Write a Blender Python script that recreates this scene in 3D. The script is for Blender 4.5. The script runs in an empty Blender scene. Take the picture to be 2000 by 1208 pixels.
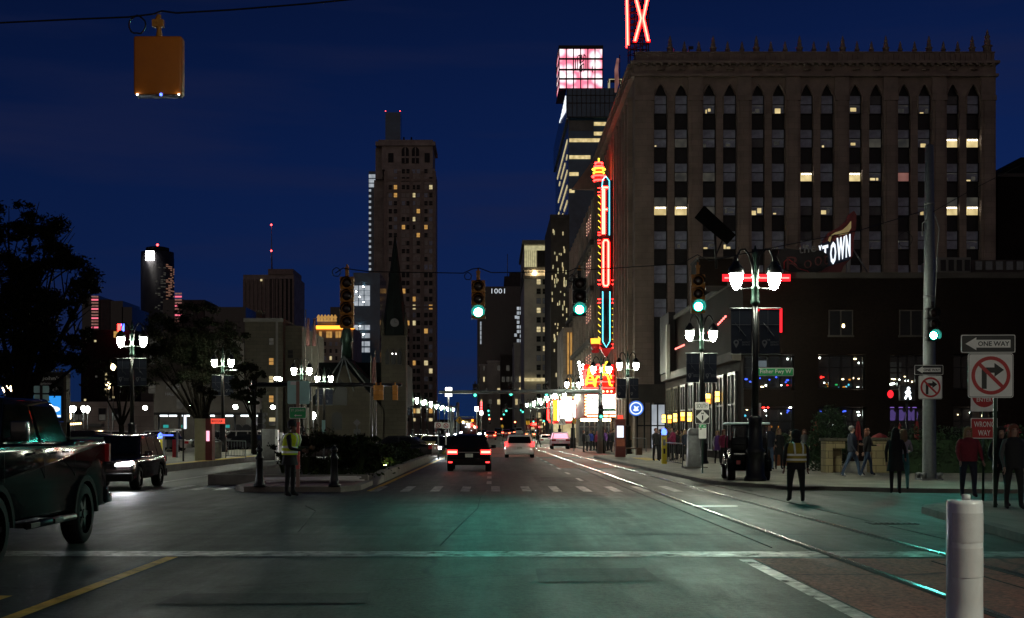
import bpy, math, random
from mathutils import Vector, Matrix
R = math.radians
random.seed(7)
S = bpy.context.scene
COL = S.collection
# ---------------------------------------------------------------- camera
# photo is 2000 px wide; street vanishing point at pixel (960, 846), eye 1.65 m above the road
F, HZ, VX, EYE = 2600.0, 846.0, 960.0, 1.65
cam_d = bpy.data.cameras.new('camera'); cam = bpy.data.objects.new('camera', cam_d); COL.objects.link(cam)
cam.location = (0, 0, EYE); cam.rotation_euler = (R(90), 0, 0)
cam_d.sensor_width = 36; cam_d.lens = F/2000*36
cam_d.shift_x = 0.02; cam_d.shift_y = 0.121
cam_d.clip_start = 0.1; cam_d.clip_end = 9000
S.camera = cam
# ---------------------------------------------------------------- world: late dusk sky
W = bpy.data.worlds.new('World'); S.world = W; W.use_nodes = True
nt = W.node_tree; nt.nodes.clear()
def N(t, **k):
    n = nt.nodes.new(t)
    for a, b in k.items(): setattr(n, a, b)
    return n
out = N('ShaderNodeOutputWorld'); bg = N('ShaderNodeBackground'); tc = N('ShaderNodeTexCoord')
sep = N('ShaderNodeSeparateXYZ'); nt.links.new(tc.outputs['Generated'], sep.inputs[0])
ramp = N('ShaderNodeValToRGB'); nt.links.new(sep.outputs['Z'], ramp.inputs[0])
def srgb(r, g, b):
    f = lambda c: c/12.92 if c <= .04045 else ((c+.055)/1.055)**2.4
    return (f(r/255), f(g/255), f(b/255), 1)
el = ramp.color_ramp.elements
el[0].position = 0.0; el[0].color = srgb(15, 37, 77)
el[1].position = 1.0; el[1].color = srgb(4, 11, 28)
e = el.new(.10); e.color = srgb(15, 34, 78)
e = el.new(.20); e.color = srgb(11, 29, 72)
e = el.new(.32); e.color = srgb(7, 21, 57)
# left of the street darker, right lighter; faint violet cloud streaks
mx = N('ShaderNodeMapRange'); nt.links.new(sep.outputs['X'], mx.inputs[0])
mx.inputs[1].default_value = -.42; mx.inputs[2].default_value = .3; mx.inputs[3].default_value = .72; mx.inputs[4].default_value = 1.15
mul = N('ShaderNodeMix', data_type='RGBA', blend_type='MULTIPLY'); mul.inputs[0].default_value = 1
nt.links.new(ramp.outputs[0], mul.inputs[6]); nt.links.new(mx.outputs[0], mul.inputs[7])
mp = N('ShaderNodeMapping'); mp.inputs['Scale'].default_value = (1.6, 1.6, 13); mp.inputs['Rotation'].default_value = (0, R(9), 0)
nt.links.new(tc.outputs['Generated'], mp.inputs[0])
nz = N('ShaderNodeTexNoise'); nz.inputs['Scale'].default_value = 2.2; nz.inputs['Detail'].default_value = 4; nt.links.new(mp.outputs[0], nz.inputs[0])
cr = N('ShaderNodeMapRange'); nt.links.new(nz.outputs[0], cr.inputs[0]); cr.inputs[1].default_value = .46; cr.inputs[2].default_value = .72; cr.inputs[4].default_value = .5
cl = N('ShaderNodeMix', data_type='RGBA'); nt.links.new(cr.outputs[0], cl.inputs[0]); nt.links.new(mul.outputs[2], cl.inputs[6]); cl.inputs[7].default_value = srgb(27, 32, 62)
# afterglow low behind the viewer (south-west), and the orange city glow that lights the facades
gy = N('ShaderNodeMapRange'); nt.links.new(sep.outputs['Y'], gy.inputs[0]); gy.inputs[1].default_value = -.15; gy.inputs[2].default_value = -.95
gz = N('ShaderNodeMapRange'); nt.links.new(sep.outputs['Z'], gz.inputs[0]); gz.inputs[1].default_value = .75; gz.inputs[2].default_value = .0
gm = N('ShaderNodeMath', operation='MULTIPLY'); nt.links.new(gy.outputs[0], gm.inputs[0]); nt.links.new(gz.outputs[0], gm.inputs[1])
ag = N('ShaderNodeMix', data_type='RGBA'); nt.links.new(gm.outputs[0], ag.inputs[0]); nt.links.new(cl.outputs[2], ag.inputs[6]); ag.inputs[7].default_value = (.23, .175, .145, 1)
nt.links.new(ag.outputs[2], bg.inputs[0]); bg.inputs[1].default_value = 1.0
nt.links.new(bg.outputs[0], out.inputs[0])
S.view_settings.view_transform = 'Standard'; S.view_settings.look = 'None'
S.view_settings.exposure = 0.0; S.view_settings.gamma = 1.0
S.cycles.max_bounces = 6; S.cycles.diffuse_bounces = 2; S.cycles.glossy_bounces = 3; S.cycles.transparent_max_bounces = 12
S.cycles.sample_clamp_indirect = 4.0; S.cycles.use_denoising = True
S.cycles.caustics_reflective = False; S.cycles.caustics_refractive = False
# ---------------------------------------------------------------- geometry helpers
def P(px, py, d): return Vector(((px-VX)*d/F, d, EYE+(HZ-py)*d/F))      # a photo pixel at depth d
def G(px, py, z=0.0):                                                    # where a pixel's ray meets height z
    d = (EYE-z)*F/(py-HZ); return Vector(((px-VX)*d/F, d, z))
class MB:
    def __init__(s): s.v = []; s.f = []; s.m = []; s.s = []
    def add(s, vs, fs, m=0, sm=False, solid=False):
        if solid:                               # outward normals whatever way round the outline was given
            V = [Vector(p) for p in vs]; c = V[0]; vol = 0
            for f in fs:
                a = V[f[0]]-c
                for i in range(1, len(f)-1): vol += a.dot((V[f[i]]-c).cross(V[f[i+1]]-c))
            if vol < 0: fs = [tuple(f)[::-1] for f in fs]
        o = len(s.v); s.v += [tuple(p) for p in vs]
        for f in fs: s.f.append([i+o for i in f]); s.m.append(m); s.s.append(sm)
        return s
    def box(s, x0, x1, y0, y1, z0, z1, m=0):
        if x0 > x1: x0, x1 = x1, x0
        if y0 > y1: y0, y1 = y1, y0
        if z0 > z1: z0, z1 = z1, z0
        return s.add([(x0,y0,z0),(x1,y0,z0),(x1,y1,z0),(x0,y1,z0),(x0,y0,z1),(x1,y0,z1),(x1,y1,z1),(x0,y1,z1)],
              [(3,2,1,0),(4,5,6,7),(0,1,5,4),(1,2,6,5),(2,3,7,6),(3,0,4,7)], m)
    def frust(s, b, t, z0, z1, m=0):      # b, t = (x0,x1,y0,y1)
        return s.add([(b[0],b[2],z0),(b[1],b[2],z0),(b[1],b[3],z0),(b[0],b[3],z0),(t[0],t[2],z1),(t[1],t[2],z1),(t[1],t[3],z1),(t[0],t[3],z1)],
              [(3,2,1,0),(4,5,6,7),(0,1,5,4),(1,2,6,5),(2,3,7,6),(3,0,4,7)], m, False, True)
    def lathe(s, prof, n=12, o=(0,0,0), m=0, sm=True, sx=1, sy=1):
        vs = []; fs = []
        ar = sum((prof[i][0]+prof[i+1][0])*(prof[i+1][1]-prof[i][1]) for i in range(len(prof)-1))
        if ar < 0: prof = prof[::-1]
        for r, z in prof:
            for i in range(n):
                a = 2*math.pi*i/n; vs.append((o[0]+r*sx*math.cos(a), o[1]+r*sy*math.sin(a), o[2]+z))
        k = len(prof)
        for j in range(k-1):
            for i in range(n):
                i2 = (i+1) % n; fs.append((j*n+i, j*n+i2, (j+1)*n+i2, (j+1)*n+i))
        s.add(vs, fs, m, sm)
        b = len(s.v)-len(vs)
        for j, rev in ((0, True), (k-1, False)):
            if prof[j][0] > 1e-4:
                ring = [b+j*n+i for i in range(n)]
                s.f.append(ring[::-1] if rev else ring); s.m.append(m); s.s.append(False)
        return s
    def tube(s, pts, r, n=6, m=0, closed=False, cap=True):
        pts = [Vector(p) for p in pts]; K = len(pts); vs = []; fs = []
        rr = r if isinstance(r, (list, tuple)) else [r]*K
        prev = None
        for i, p in enumerate(pts):
            a = pts[(i-1) % K] if (i > 0 or closed) else p; b = pts[(i+1) % K] if (i < K-1 or closed) else p
            t = (b-a).normalized() if (b-a).length > 1e-9 else Vector((0,0,1))
            if prev is None:
                u = t.cross(Vector((0,0,1)));
                if u.length < .1: u = t.cross(Vector((1,0,0)))
            else:
                u = prev - t*prev.dot(t)
                if u.length < 1e-4: u = t.cross(Vector((0,1,0)))
            u.normalize(); prev = u; w = t.cross(u)
            for j in range(n):
                an = 2*math.pi*j/n; vs.append(p+(u*math.cos(an)+w*math.sin(an))*rr[i])
        for i in range(K if closed else K-1):
            i2 = (i+1) % K
            for j in range(n):
                j2 = (j+1) % n; fs.append((i*n+j, i*n+j2, i2*n+j2, i2*n+j))
        if cap and not closed: fs.append(tuple(range(n))[::-1]); fs.append(tuple((K-1)*n+j for j in range(n)))
        return s.add(vs, fs, m, n > 4, cap and not closed)
    def prism(s, poly, y0, y1, m=0):       # (x,z) outline pushed from y0 to y1
        n = len(poly)
        return s.add([(x,y0,z) for x,z in poly]+[(x,y1,z) for x,z in poly],
             [tuple(range(n)), tuple(range(2*n-1,n-1,-1))]+[((i+1)%n, i, n+i, n+(i+1)%n) for i in range(n)], m, False, True)
    def prismx(s, poly, x0, x1, m=0, fx=None):      # (y,z) outline pushed along x; fx(z) narrows it
        n = len(poly); fx = fx or (lambda y, z: 1)
        return s.add([(x0*fx(y,z),y,z) for y,z in poly]+[(x1*fx(y,z),y,z) for y,z in poly],
             [tuple(range(n)), tuple(range(2*n-1,n-1,-1))]+[((i+1)%n, i, n+i, n+(i+1)%n) for i in range(n)], m, False, True)
    def slab(s, poly, z0, z1, m=0):        # (x,y) outline pushed up
        n = len(poly)
        return s.add([(x,y,z0) for x,y in poly]+[(x,y,z1) for x,y in poly],
             [tuple(range(n))[::-1], tuple(range(n,2*n))]+[(i, (i+1)%n, n+(i+1)%n, n+i) for i in range(n)], m, False, True)
    def sheet(s, poly, z, m=0): return s.add([(x,y,z) for x,y in poly], [tuple(range(len(poly)))], m)
    def sph(s, c, r, n=10, k=6, m=0, sc=(1,1,1)):
        prof = [(r*math.sin(math.pi*i/k), -r*math.cos(math.pi*i/k)) for i in range(k+1)]
        prof = [(max(p[0], 1e-5), p[1]*sc[2]) for p in prof]
        return s.lathe(prof, n, c, m, True, sc[0], sc[1])
    def disc(s, c, r, n=16, m=0, ry=None):      # in the XZ plane facing -y
        ry = ry or r
        return s.add([(c[0]+r*math.cos(2*math.pi*i/n), c[1], c[2]+ry*math.sin(2*math.pi*i/n)) for i in range(n)], [tuple(range(n))], m)
    def cyly(s, c, r, y0, y1, n=16, m=0):       # cylinder along y
        vs = [(c[0]+r*math.cos(2*math.pi*i/n), y, c[1]+r*math.sin(2*math.pi*i/n)) for y in (y0, y1) for i in range(n)]
        return s.add(vs, [tuple(range(n)), tuple(range(2*n-1,n-1,-1))]+[((i+1)%n, i, n+i, n+(i+1)%n) for i in range(n)], m, False, True)
    def cylx(s, c, r, x0, x1, n=20, m=0):       # cylinder along x, c = (y,z)
        vs = [(x, c[0]+r*math.cos(2*math.pi*i/n), c[1]+r*math.sin(2*math.pi*i/n)) for x in (x0, x1) for i in range(n)]
        return s.add(vs, [tuple(range(n))[::-1], tuple(range(n,2*n))]+[(i, (i+1)%n, n+(i+1)%n, n+i) for i in range(n)], m, False, True)
    def text(s, txt, cx, cz, w, h, y, m=0, bold=.0, depth=.006, shear=0, mirror=False):
        vs, fs = text_geo(txt, bold)
        x0 = min(v[0] for v in vs); x1 = max(v[0] for v in vs); z0 = min(v[1] for v in vs); z1 = max(v[1] for v in vs)
        k = (w/(x1-x0)); q = h/(z1-z0)
        o = []
        for v in vs:
            z = cz+(v[1]-(z0+z1)/2)*q; x = cx+(v[0]-(x0+x1)/2)*k*(-1 if mirror else 1)
            o.append((x, y-(depth if v[2] > 0 else 0), z+shear*(x-cx)))
        return s.add(o, fs, m)
    def xf(s, M):
        s.v = [tuple(M @ Vector(p)) for p in s.v]; return s
    def build(s, name, mats, parent=None, loc=None, bevel=0, seg=2):
        me = bpy.data.meshes.new(name); me.from_pydata(s.v, [], s.f)
        mats = mats if isinstance(mats, (list, tuple)) else [mats]
        for q in mats: me.materials.append(q)
        me.polygons.foreach_set('material_index', s.m); me.polygons.foreach_set('use_smooth', s.s)
        me.update()
        ob = bpy.data.objects.new(name, me); COL.objects.link(ob)
        if parent is not None: ob.parent = parent
        if loc is not None: ob.location = loc
        if bevel:
            b = ob.modifiers.new('bevel', 'BEVEL'); b.width = bevel; b.segments = seg; b.limit_method = 'ANGLE'; b.angle_limit = R(35)
            for p in me.polygons: p.use_smooth = True
        return ob
_TX = {}
def text_geo(txt, bold=0):
    key = (txt, bold)
    if key not in _TX:
        c = bpy.data.curves.new('lettering', 'FONT'); c.body = txt; c.size = 1; c.extrude = .02; c.offset = bold; c.resolution_u = 2
        o = bpy.data.objects.new('lettering', c); COL.objects.link(o)
        dg = bpy.context.evaluated_depsgraph_get(); ev = o.evaluated_get(dg); me = ev.to_mesh()
        _TX[key] = ([(v.co.x, v.co.y, v.co.z) for v in me.vertices], [tuple(p.vertices) for p in me.polygons])
        ev.to_mesh_clear(); bpy.data.objects.remove(o); bpy.data.curves.remove(c)
    return _TX[key]
def tag(o, label=None, cat=None, group=None, kind=None):
    if label: o['label'] = label
    if cat: o['category'] = cat
    if group: o['group'] = group
    if kind: o['kind'] = kind
    return o
def thing(name, label, cat, loc=(0,0,0), rz=0, group=None):
    o = bpy.data.objects.new(name, None); COL.objects.link(o); o.empty_display_size = .3
    o.location = loc; o.rotation_euler = (0, 0, rz)
    return tag(o, label, cat, group)
def copy_tree(o, parent=None):
    c = o.copy(); COL.objects.link(c)
    if parent is not None: c.parent = parent
    for ch in list(o.children):
        copy_tree(ch, c)
    return c
ORD = 'first second third fourth fifth sixth seventh eighth ninth tenth eleventh twelfth thirteenth fourteenth fifteenth sixteenth seventeenth eighteenth nineteenth twentieth'.split()
# ---------------------------------------------------------------- materials
M = {}
def mat(name, col, rough=.7, metal=0, var=.25, scale=3.0, bump=0, spec=.5, bscale=None, stretch=None, coat=0, rvar=0):
    m = bpy.data.materials.new(name); m.use_nodes = True; t = m.node_tree; b = t.nodes['Principled BSDF']
    b.inputs['Roughness'].default_value = rough; b.inputs['Metallic'].default_value = metal
    b.inputs['Specular IOR Level'].default_value = spec; b.inputs['Coat Weight'].default_value = coat; b.inputs['Coat Roughness'].default_value = .08
    c = tuple(col[:3]) if max(col) <= 1 else srgb(*col)[:3]
    tcn = t.nodes.new('ShaderNodeTexCoord'); src = tcn.outputs['Object']
    if stretch:
        mpn = t.nodes.new('ShaderNodeMapping'); mpn.inputs['Scale'].default_value = stretch; t.links.new(src, mpn.inputs[0]); src = mpn.outputs[0]
    n = t.nodes.new('ShaderNodeTexNoise'); n.inputs['Scale'].default_value = scale; n.inputs['Detail'].default_value = 6; n.inputs['Roughness'].default_value = .65
    t.links.new(src, n.inputs[0])
    r = t.nodes.new('ShaderNodeValToRGB'); t.links.new(n.outputs[0], r.inputs[0])
    r.color_ramp.elements[0].position = .3; r.color_ramp.elements[1].position = .7
    r.color_ramp.elements[0].color = tuple(x*(1-var) for x in c)+(1,); r.color_ramp.elements[1].color = tuple(min(1, x*(1+var)) for x in c)+(1,)
    t.links.new(r.outputs[0], b.inputs['Base Color'])
    if rvar:
        rm = t.nodes.new('ShaderNodeMapRange'); t.links.new(n.outputs[0], rm.inputs[0]); rm.inputs[1].default_value = .3; rm.inputs[2].default_value = .7
        rm.inputs[3].default_value = rough-rvar; rm.inputs[4].default_value = rough+rvar; t.links.new(rm.outputs[0], b.inputs['Roughness'])
    if bump:
        n2 = t.nodes.new('ShaderNodeTexNoise'); n2.inputs['Scale'].default_value = bscale or scale*8; n2.inputs['Detail'].default_value = 4; t.links.new(src, n2.inputs[0])
        bp = t.nodes.new('ShaderNodeBump'); bp.inputs['Strength'].default_value = bump; bp.inputs['Distance'].default_value = .02
        t.links.new(n2.outputs[0], bp.inputs['Height']); t.links.new(bp.outputs[0], b.inputs['Normal'])
    M[name] = m; return m
def brick(name, c1, c2, mortar, sc=1.0, rough=.85, bw=.5, rh=.25, off=.5):
    m = bpy.data.materials.new(name); m.use_nodes = True; t = m.node_tree; b = t.nodes['Principled BSDF']; b.inputs['Roughness'].default_value = rough
    b.inputs['Specular IOR Level'].default_value = .25
    tcn = t.nodes.new('ShaderNodeTexCoord'); sp = t.nodes.new('ShaderNodeSeparateXYZ'); t.links.new(tcn.outputs['Object'], sp.inputs[0])
    ad = t.nodes.new('ShaderNodeMath'); ad.operation = 'ADD'; t.links.new(sp.outputs[0], ad.inputs[0]); t.links.new(sp.outputs[1], ad.inputs[1])
    cb = t.nodes.new('ShaderNodeCombineXYZ'); t.links.new(ad.outputs[0], cb.inputs[0]); t.links.new(sp.outputs[2], cb.inputs[1])
    k = t.nodes.new('ShaderNodeTexBrick'); t.links.new(cb.outputs[0], k.inputs[0])
    k.inputs['Scale'].default_value = sc; k.inputs['Brick Width'].default_value = bw; k.inputs['Row Height'].default_value = rh; k.inputs['Mortar Size'].default_value = .012; k.offset = off
    k.inputs['Color1'].default_value = c1+(1,); k.inputs['Color2'].default_value = c2+(1,); k.inputs['Mortar'].default_value = mortar+(1,)
    n = t.nodes.new('ShaderNodeTexNoise'); n.inputs['Scale'].default_value = .35; n.inputs['Detail'].default_value = 8; t.links.new(tcn.outputs['Object'], n.inputs[0])
    mr = t.nodes.new('ShaderNodeMapRange'); t.links.new(n.outputs[0], mr.inputs[0]); mr.inputs[1].default_value = .3; mr.inputs[2].default_value = .7; mr.inputs[3].default_value = .7; mr.inputs[4].default_value = 1.15
    mm = t.nodes.new('ShaderNodeMix'); mm.data_type = 'RGBA'; mm.blend_type = 'MULTIPLY'; mm.inputs[0].default_value = 1
    t.links.new(k.outputs[0], mm.inputs[6]); t.links.new(mr.outputs[0], mm.inputs[7]); t.links.new(mm.outputs[2], b.inputs['Base Color'])
    M[name] = m; return m
def em(name, col, strength):
    m = bpy.data.materials.new(name); m.use_nodes = True; t = m.node_tree; t.nodes.clear()
    o = t.nodes.new('ShaderNodeOutputMaterial'); e = t.nodes.new('ShaderNodeEmission')
    e.inputs[0].default_value = tuple(col)+(1,); e.inputs[1].default_value = strength; t.links.new(e.outputs[0], o.inputs[0])
    M[name] = m; return m
def em_room(name, c1, c2, strength, scale=1.2):      # uneven glow: lit rooms, and light put onto stone parts
    m = bpy.data.materials.new(name); m.use_nodes = True; t = m.node_tree; t.nodes.clear()
    o = t.nodes.new('ShaderNodeOutputMaterial'); e = t.nodes.new('ShaderNodeEmission'); tcn = t.nodes.new('ShaderNodeTexCoord')
    gi = t.nodes.new('ShaderNodeObjectInfo'); va = t.nodes.new('ShaderNodeVectorMath'); va.operation = 'ADD'
    t.links.new(tcn.outputs['Object'], va.inputs[0]); t.links.new(gi.outputs['Location'], va.inputs[1])
    n = t.nodes.new('ShaderNodeTexVoronoi'); n.inputs['Scale'].default_value = scale; t.links.new(va.outputs[0], n.inputs[0])
    mx = t.nodes.new('ShaderNodeMix'); mx.data_type = 'RGBA'; mx.inputs[6].default_value = tuple(c1)+(1,); mx.inputs[7].default_value = tuple(c2)+(1,)
    t.links.new(n.outputs[0], mx.inputs[0]); t.links.new(mx.outputs[2], e.inputs[0]); e.inputs[1].default_value = strength; t.links.new(e.outputs[0], o.inputs[0])
    M[name] = m; return m
def glass(name, tint=(.02,.025,.035), rough=.05, alpha=.35):
    m = bpy.data.materials.new(name); m.use_nodes = True; t = m.node_tree; t.nodes.clear()
    o = t.nodes.new('ShaderNodeOutputMaterial'); tr = t.nodes.new('ShaderNodeBsdfTransparent'); pr = t.nodes.new('ShaderNodeBsdfPrincipled'); mx = t.nodes.new('ShaderNodeMixShader')
    tr.inputs[0].default_value = (.8,.85,.85,1); pr.inputs['Base Color'].default_value = tuple(tint)+(1,); pr.inputs['Roughness'].default_value = rough
    mx.inputs[0].default_value = alpha; t.links.new(tr.outputs[0], mx.inputs[1]); t.links.new(pr.outputs[0], mx.inputs[2]); t.links.new(mx.outputs[0], o.inputs[0])
    M[name] = m; return m
mat('asphalt', (.085,.09,.082), .6, 0, .3, .35, .25, .5, 60)
mat('pavement', (.21,.2,.165), .8, 0, .22, .6, .2, .4, 50)
mat('kerb', (.16,.15,.125), .8, 0, .3, 1.5, .3)
mat('red_concrete', (.15,.075,.06), .62, 0, .3, .5, .2, .5, 50)
mat('white_paint', (.36,.38,.34), .42, 0, .75, 4.5, .3, .6)
mat('yellow_paint', (.7,.42,.03), .6, 0, .35, 3, .1)
mat('tactile_yellow', (.6,.42,.05), .7, 0, .2, 3)
mat('steel_rail', (.35,.35,.36), .22, 1, .2, 8)
mat('rail_slot', (.01,.01,.01), .9)
mat('iron', (.02,.021,.02), .5, .4, .3, 6)
mat('black_metal', (.012,.013,.014), .38, .5, .2, 6)
mat('dark_green_metal', (.02,.045,.035), .35, .6, .3, 6)
mat('galvanised', (.16,.18,.18), .5, .55, .15, 9, .05)
mat('grey_metal', (.22,.23,.23), .5, .5, .2, 5)
mat('white_metal', (.7,.7,.68), .45, .1, .1, 4)
mat('signal_yellow', (.42,.17,.015), .5, 0, .2, 4)
mat('signal_dark', (.012,.012,.012), .55)
mat('lens_dark', (.025,.012,.01), .2)
mat('sign_white', (.88,.87,.84), .5, 0, .06, 5)
mat('sign_black', (.01,.011,.012), .45, 0, .1)
mat('sign_red', (.5,.02,.025), .45, 0, .1)
mat('sign_green', (.02,.42,.13), .45, 0, .1)
mat('sign_yellow', (.75,.42,.02), .45, 0, .1)
mat('sign_back', (.45,.8,.75), .5, .1, .1)
mat('navy_cloth', (.01,.016,.035), .85, 0, .2)
mat('cloth_white', (.16,.17,.19), .8)
mat('rubber', (.006,.006,.006), .8, spec=.15)
mat('visor_inside', (.0045,.0045,.0045), .8, spec=0)
mat('round_glass', (.024,.024,.03), .5, 0, .3, .2, spec=.3)
em('pink_bar', (1,.17,.26), 1.1)
em('copper_glow', (.62,.3,.2), .28)
mat('alloy', (.3,.3,.31), .3, .9, .1)
mat('dark_glass', (.004,.005,.006), .06, 0, .1, 1, 0, .22)
mat('plate_white', (.6,.6,.55), .5)
mat('chrome', (.6,.6,.62), .15, 1, .05)
mat('bark', (.009,.0075,.006), .9, 0, .4, 6, .5, spec=.03)
mat('blind_pale', (.34,.31,.27), .8, 0, .3, 1)
mat('leaf', (.007,.0095,.005), .8, 0, .5, 1.5, spec=.04)
mat('leaf_dry', (.011,.01,.006), .8, 0, .5, 1.5, spec=.04)
mat('shrub_leaf', (.016,.026,.01), .8, 0, .5, 2, spec=.05)
mat('grass_blade', (.03,.042,.016), .8, 0, .4, 2, spec=.05)
mat('hedge', (.018,.045,.014), .75, 0, .5, 2)
mat('soil', (.03,.022,.016), .95, 0, .4, 4, .4)
mat('wood', (.12,.07,.04), .7, 0, .3, 6)
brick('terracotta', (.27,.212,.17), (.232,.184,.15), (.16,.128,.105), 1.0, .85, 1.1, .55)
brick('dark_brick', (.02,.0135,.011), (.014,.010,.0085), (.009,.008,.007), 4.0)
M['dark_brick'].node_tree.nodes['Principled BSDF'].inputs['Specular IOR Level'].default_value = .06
brick('church_stone', (.062,.055,.042), (.05,.044,.034), (.03,.027,.022), 1.0, .9, .8, .4)
brick('limestone', (.095,.088,.064), (.08,.073,.055), (.05,.046,.036), 1.0, .9, .8, .4)
brick('pier_stone', (.34,.28,.15), (.26,.215,.12), (.12,.1,.06), 1.0, .9, .55, .28)
brick('tower_brick', (.36,.305,.26), (.31,.265,.225), (.24,.2,.17), .5, .9, 1.2, .6)
mat('stone_trim', (.23,.18,.143), .85, 0, .25, .8, .3)
mat('dark_stone', (.06,.052,.045), .9, 0, .3, .6, .3)
mat('pale_stone', (.5,.48,.42), .9, 0, .2, .4)
mat('grey_stone', (.15,.15,.135), .9, 0, .25, .4)
mat('spandrel', (.012,.012,.013), .55, .3)
mat('slate', (.008,.011,.011), .8, 0, .3, 1, spec=.1)
mat('curtain_glass', (.045,.095,.15), .15, 0, .3, .25)  # the sky's blue reflection is put into the base colour
mat('black_glass', (.006,.009,.012), .2, 0, .3, .2)
mat('pane_dark', (.26,.3,.4), .3, 0, .5, .9)  # bluish base colour stands in for the reflected sky
mat('pane_black', (.01,.01,.012), .45, spec=.2)
mat('blind', (.11,.11,.115), .7, 0, .2, 2)
em('lamp_white', (.95,1.0,.78), 270)
em('lamp_warm', (1,.72,.38), 25)
em('lamp_amber', (1,.55,.09), 6)
em('lamp_far', (.95,1,.9), 70)
em('signal_green', (.0,.8,.58), 1.1)
em('signal_green_core', (.10,1,.78), 760)
em('signal_red', (1,.05,.05), 10)
em('tail_red', (1,.03,.03), 6)
em('tail_core', (1,.35,.12), 9)
em('head_white', (.95,.97,1), 320)
em('head_far', (.95,.97,1), 500)
em('neon_red', (1,.013,.010), 26)
em('string_warm', (1,.55,.35), 1.2)
em('sign_digits', (.85,.92,1), .9)
em('signal_far_ring', (.0,.85,.6), .9)
em('signal_far', (.15,1,.72), 2.2)
em('neon_core', (1,.30,.18), 5)
em('neon_cyan', (.12,.75,1), 3.0)
em('neon_yellow', (1,.72,.05), 2.6)
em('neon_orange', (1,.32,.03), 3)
em('led_red', (1,.02,.03), 1.6)
em('led_red_core', (1,.16,.14), 4)
em('led_blue', (.06,.12,1), 6)
em('led_green', (.05,1,.25), 1.5)
em('sign_lit_white', (.85,.92,1), 1.3)
em('screen_white', (1,.93,.86), 15)
em('face_blue', (.08,.26,1), .75)
em('pink_glow', (1,.45,.6), 1.5)
em('screen_red', (.85,.1,.12), 1.2)
em('screen_blue', (.03,.32,.9), 1.0)
em('screen_sky', (.35,.75,1), 1.3)
em('bulb', (1,.68,.28), 6)
em('crown_pink', (1,.42,.52), 1.2)
em('crown_white', (1,.85,.9), 1.8)
em('purple_glow', (.45,.25,1), .45)
em_room('warm_glow', (1,.86,.48), (.55,.42,.2), .75)
em_room('room_yellow', (1,.8,.4), (.5,.37,.15), .95)
em_room('orange_glow', (1,.55,.15), (.6,.3,.08), .6)
em_room('room_dim', (.16,.15,.12), (.05,.05,.05), .35)
em_room('room_white', (.85,.92,1), (.4,.45,.5), .55, .7)
em_room('rose_glow', (.75,.35,.3), (.3,.12,.1), .4)
em_room('facade_uplight', (1,.9,.5), (.6,.55,.3), .55)  # self-glow standing for floodlight on stone, also used for windows
glass('shop_glass')
mat('truck_glass', (.003,.004,.004), .05, 0, .1, 1, 0, .03)
def worn(name, cov, seed):      # paint worn through to the road in patches
    t = M[name].node_tree; b = t.nodes['Principled BSDF']; o = t.nodes['Material Output']
    n = t.nodes.new('ShaderNodeTexNoise'); n.noise_dimensions = '4D'; n.inputs['W'].default_value = seed; n.inputs['Scale'].default_value = 2.6; n.inputs['Detail'].default_value = 9; n.inputs['Roughness'].default_value = .75
    tcn = t.nodes.new('ShaderNodeTexCoord'); t.links.new(tcn.outputs['Object'], n.inputs[0]); r = t.nodes.new('ShaderNodeMapRange'); t.links.new(n.outputs[0], r.inputs[0]); r.inputs[1].default_value = cov-.16; r.inputs[2].default_value = cov+.16
    mx = t.nodes.new('ShaderNodeMixShader'); tr = t.nodes.new('ShaderNodeBsdfTransparent'); t.links.new(r.outputs[0], mx.inputs[0]); t.links.new(tr.outputs[0], mx.inputs[1]); t.links.new(b.outputs[0], mx.inputs[2]); t.links.new(mx.outputs[0], o.inputs[0])
worn('white_paint', .43, 3); worn('yellow_paint', .34, 7)
m = bpy.data.materials.new('crown_panels'); m.use_nodes = True; t = m.node_tree; t.nodes.clear(); M['crown_panels'] = m       # backlit panels; white lamp spots are painted into the glow
o = t.nodes.new('ShaderNodeOutputMaterial'); e = t.nodes.new('ShaderNodeEmission'); tcn = t.nodes.new('ShaderNodeTexCoord'); n = t.nodes.new('ShaderNodeTexVoronoi'); n.inputs['Scale'].default_value = .34; n.inputs['Randomness'].default_value = .75
r = t.nodes.new('ShaderNodeValToRGB'); r.color_ramp.elements[0].position = .12; r.color_ramp.elements[0].color = (1,.9,.93,1); r.color_ramp.elements[1].position = .62; r.color_ramp.elements[1].color = (.62,.13,.2,1)
t.links.new(tcn.outputs['Object'], n.inputs['Vector']); t.links.new(n.outputs['Distance'], r.inputs[0]); t.links.new(r.outputs[0], e.inputs[0]); e.inputs[1].default_value = 2.1; t.links.new(e.outputs[0], o.inputs[0])
mat('signal_orange', (.46,.13,.004), .5, 0, .1, 3)
mat('post_white', (.9,.9,.89), .3, 0, .12, 7, 0, .6, stretch=(1,1,.4), coat=.7)
mat('foil', (.95,.95,.94), .2, .15, .06, 14, .06, coat=1)
mat('flame_maroon', (.13,.016,.018), .5)
em_room('flame_cream', (.6,.48,.22), (.4,.28,.12), .4, 2.0)
mat('script_dim', (.09,.02,.02), .5)
mat('reflector', (.9,.9,.88), .2, .3, .1, 120)
mat('pole_white', (.5,.47,.46), .6, 0, .15, 4)
mat('pole_dim', (.05,.043,.036), .5, .3, .1)
mat('kiosk_beige', (.42,.42,.24), .6, 0, .12, 3)
mat('kiosk_red', (.16,.035,.03), .6, 0, .15)
mat('poster_orange', (.5,.14,.07), .6)
mat('post_yellow', (.72,.6,.03), .5, 0, .08)
mat('sign_post_red', (.3,.2,.16), .5, .3, .1)
mat('sign_red_bright', (.6,.1,.09), .4)
mat('umbrella_red', (.28,.03,.03), .8, 0, .3, 6)
mat('pot_orange', (.3,.11,.05), .7)
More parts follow.
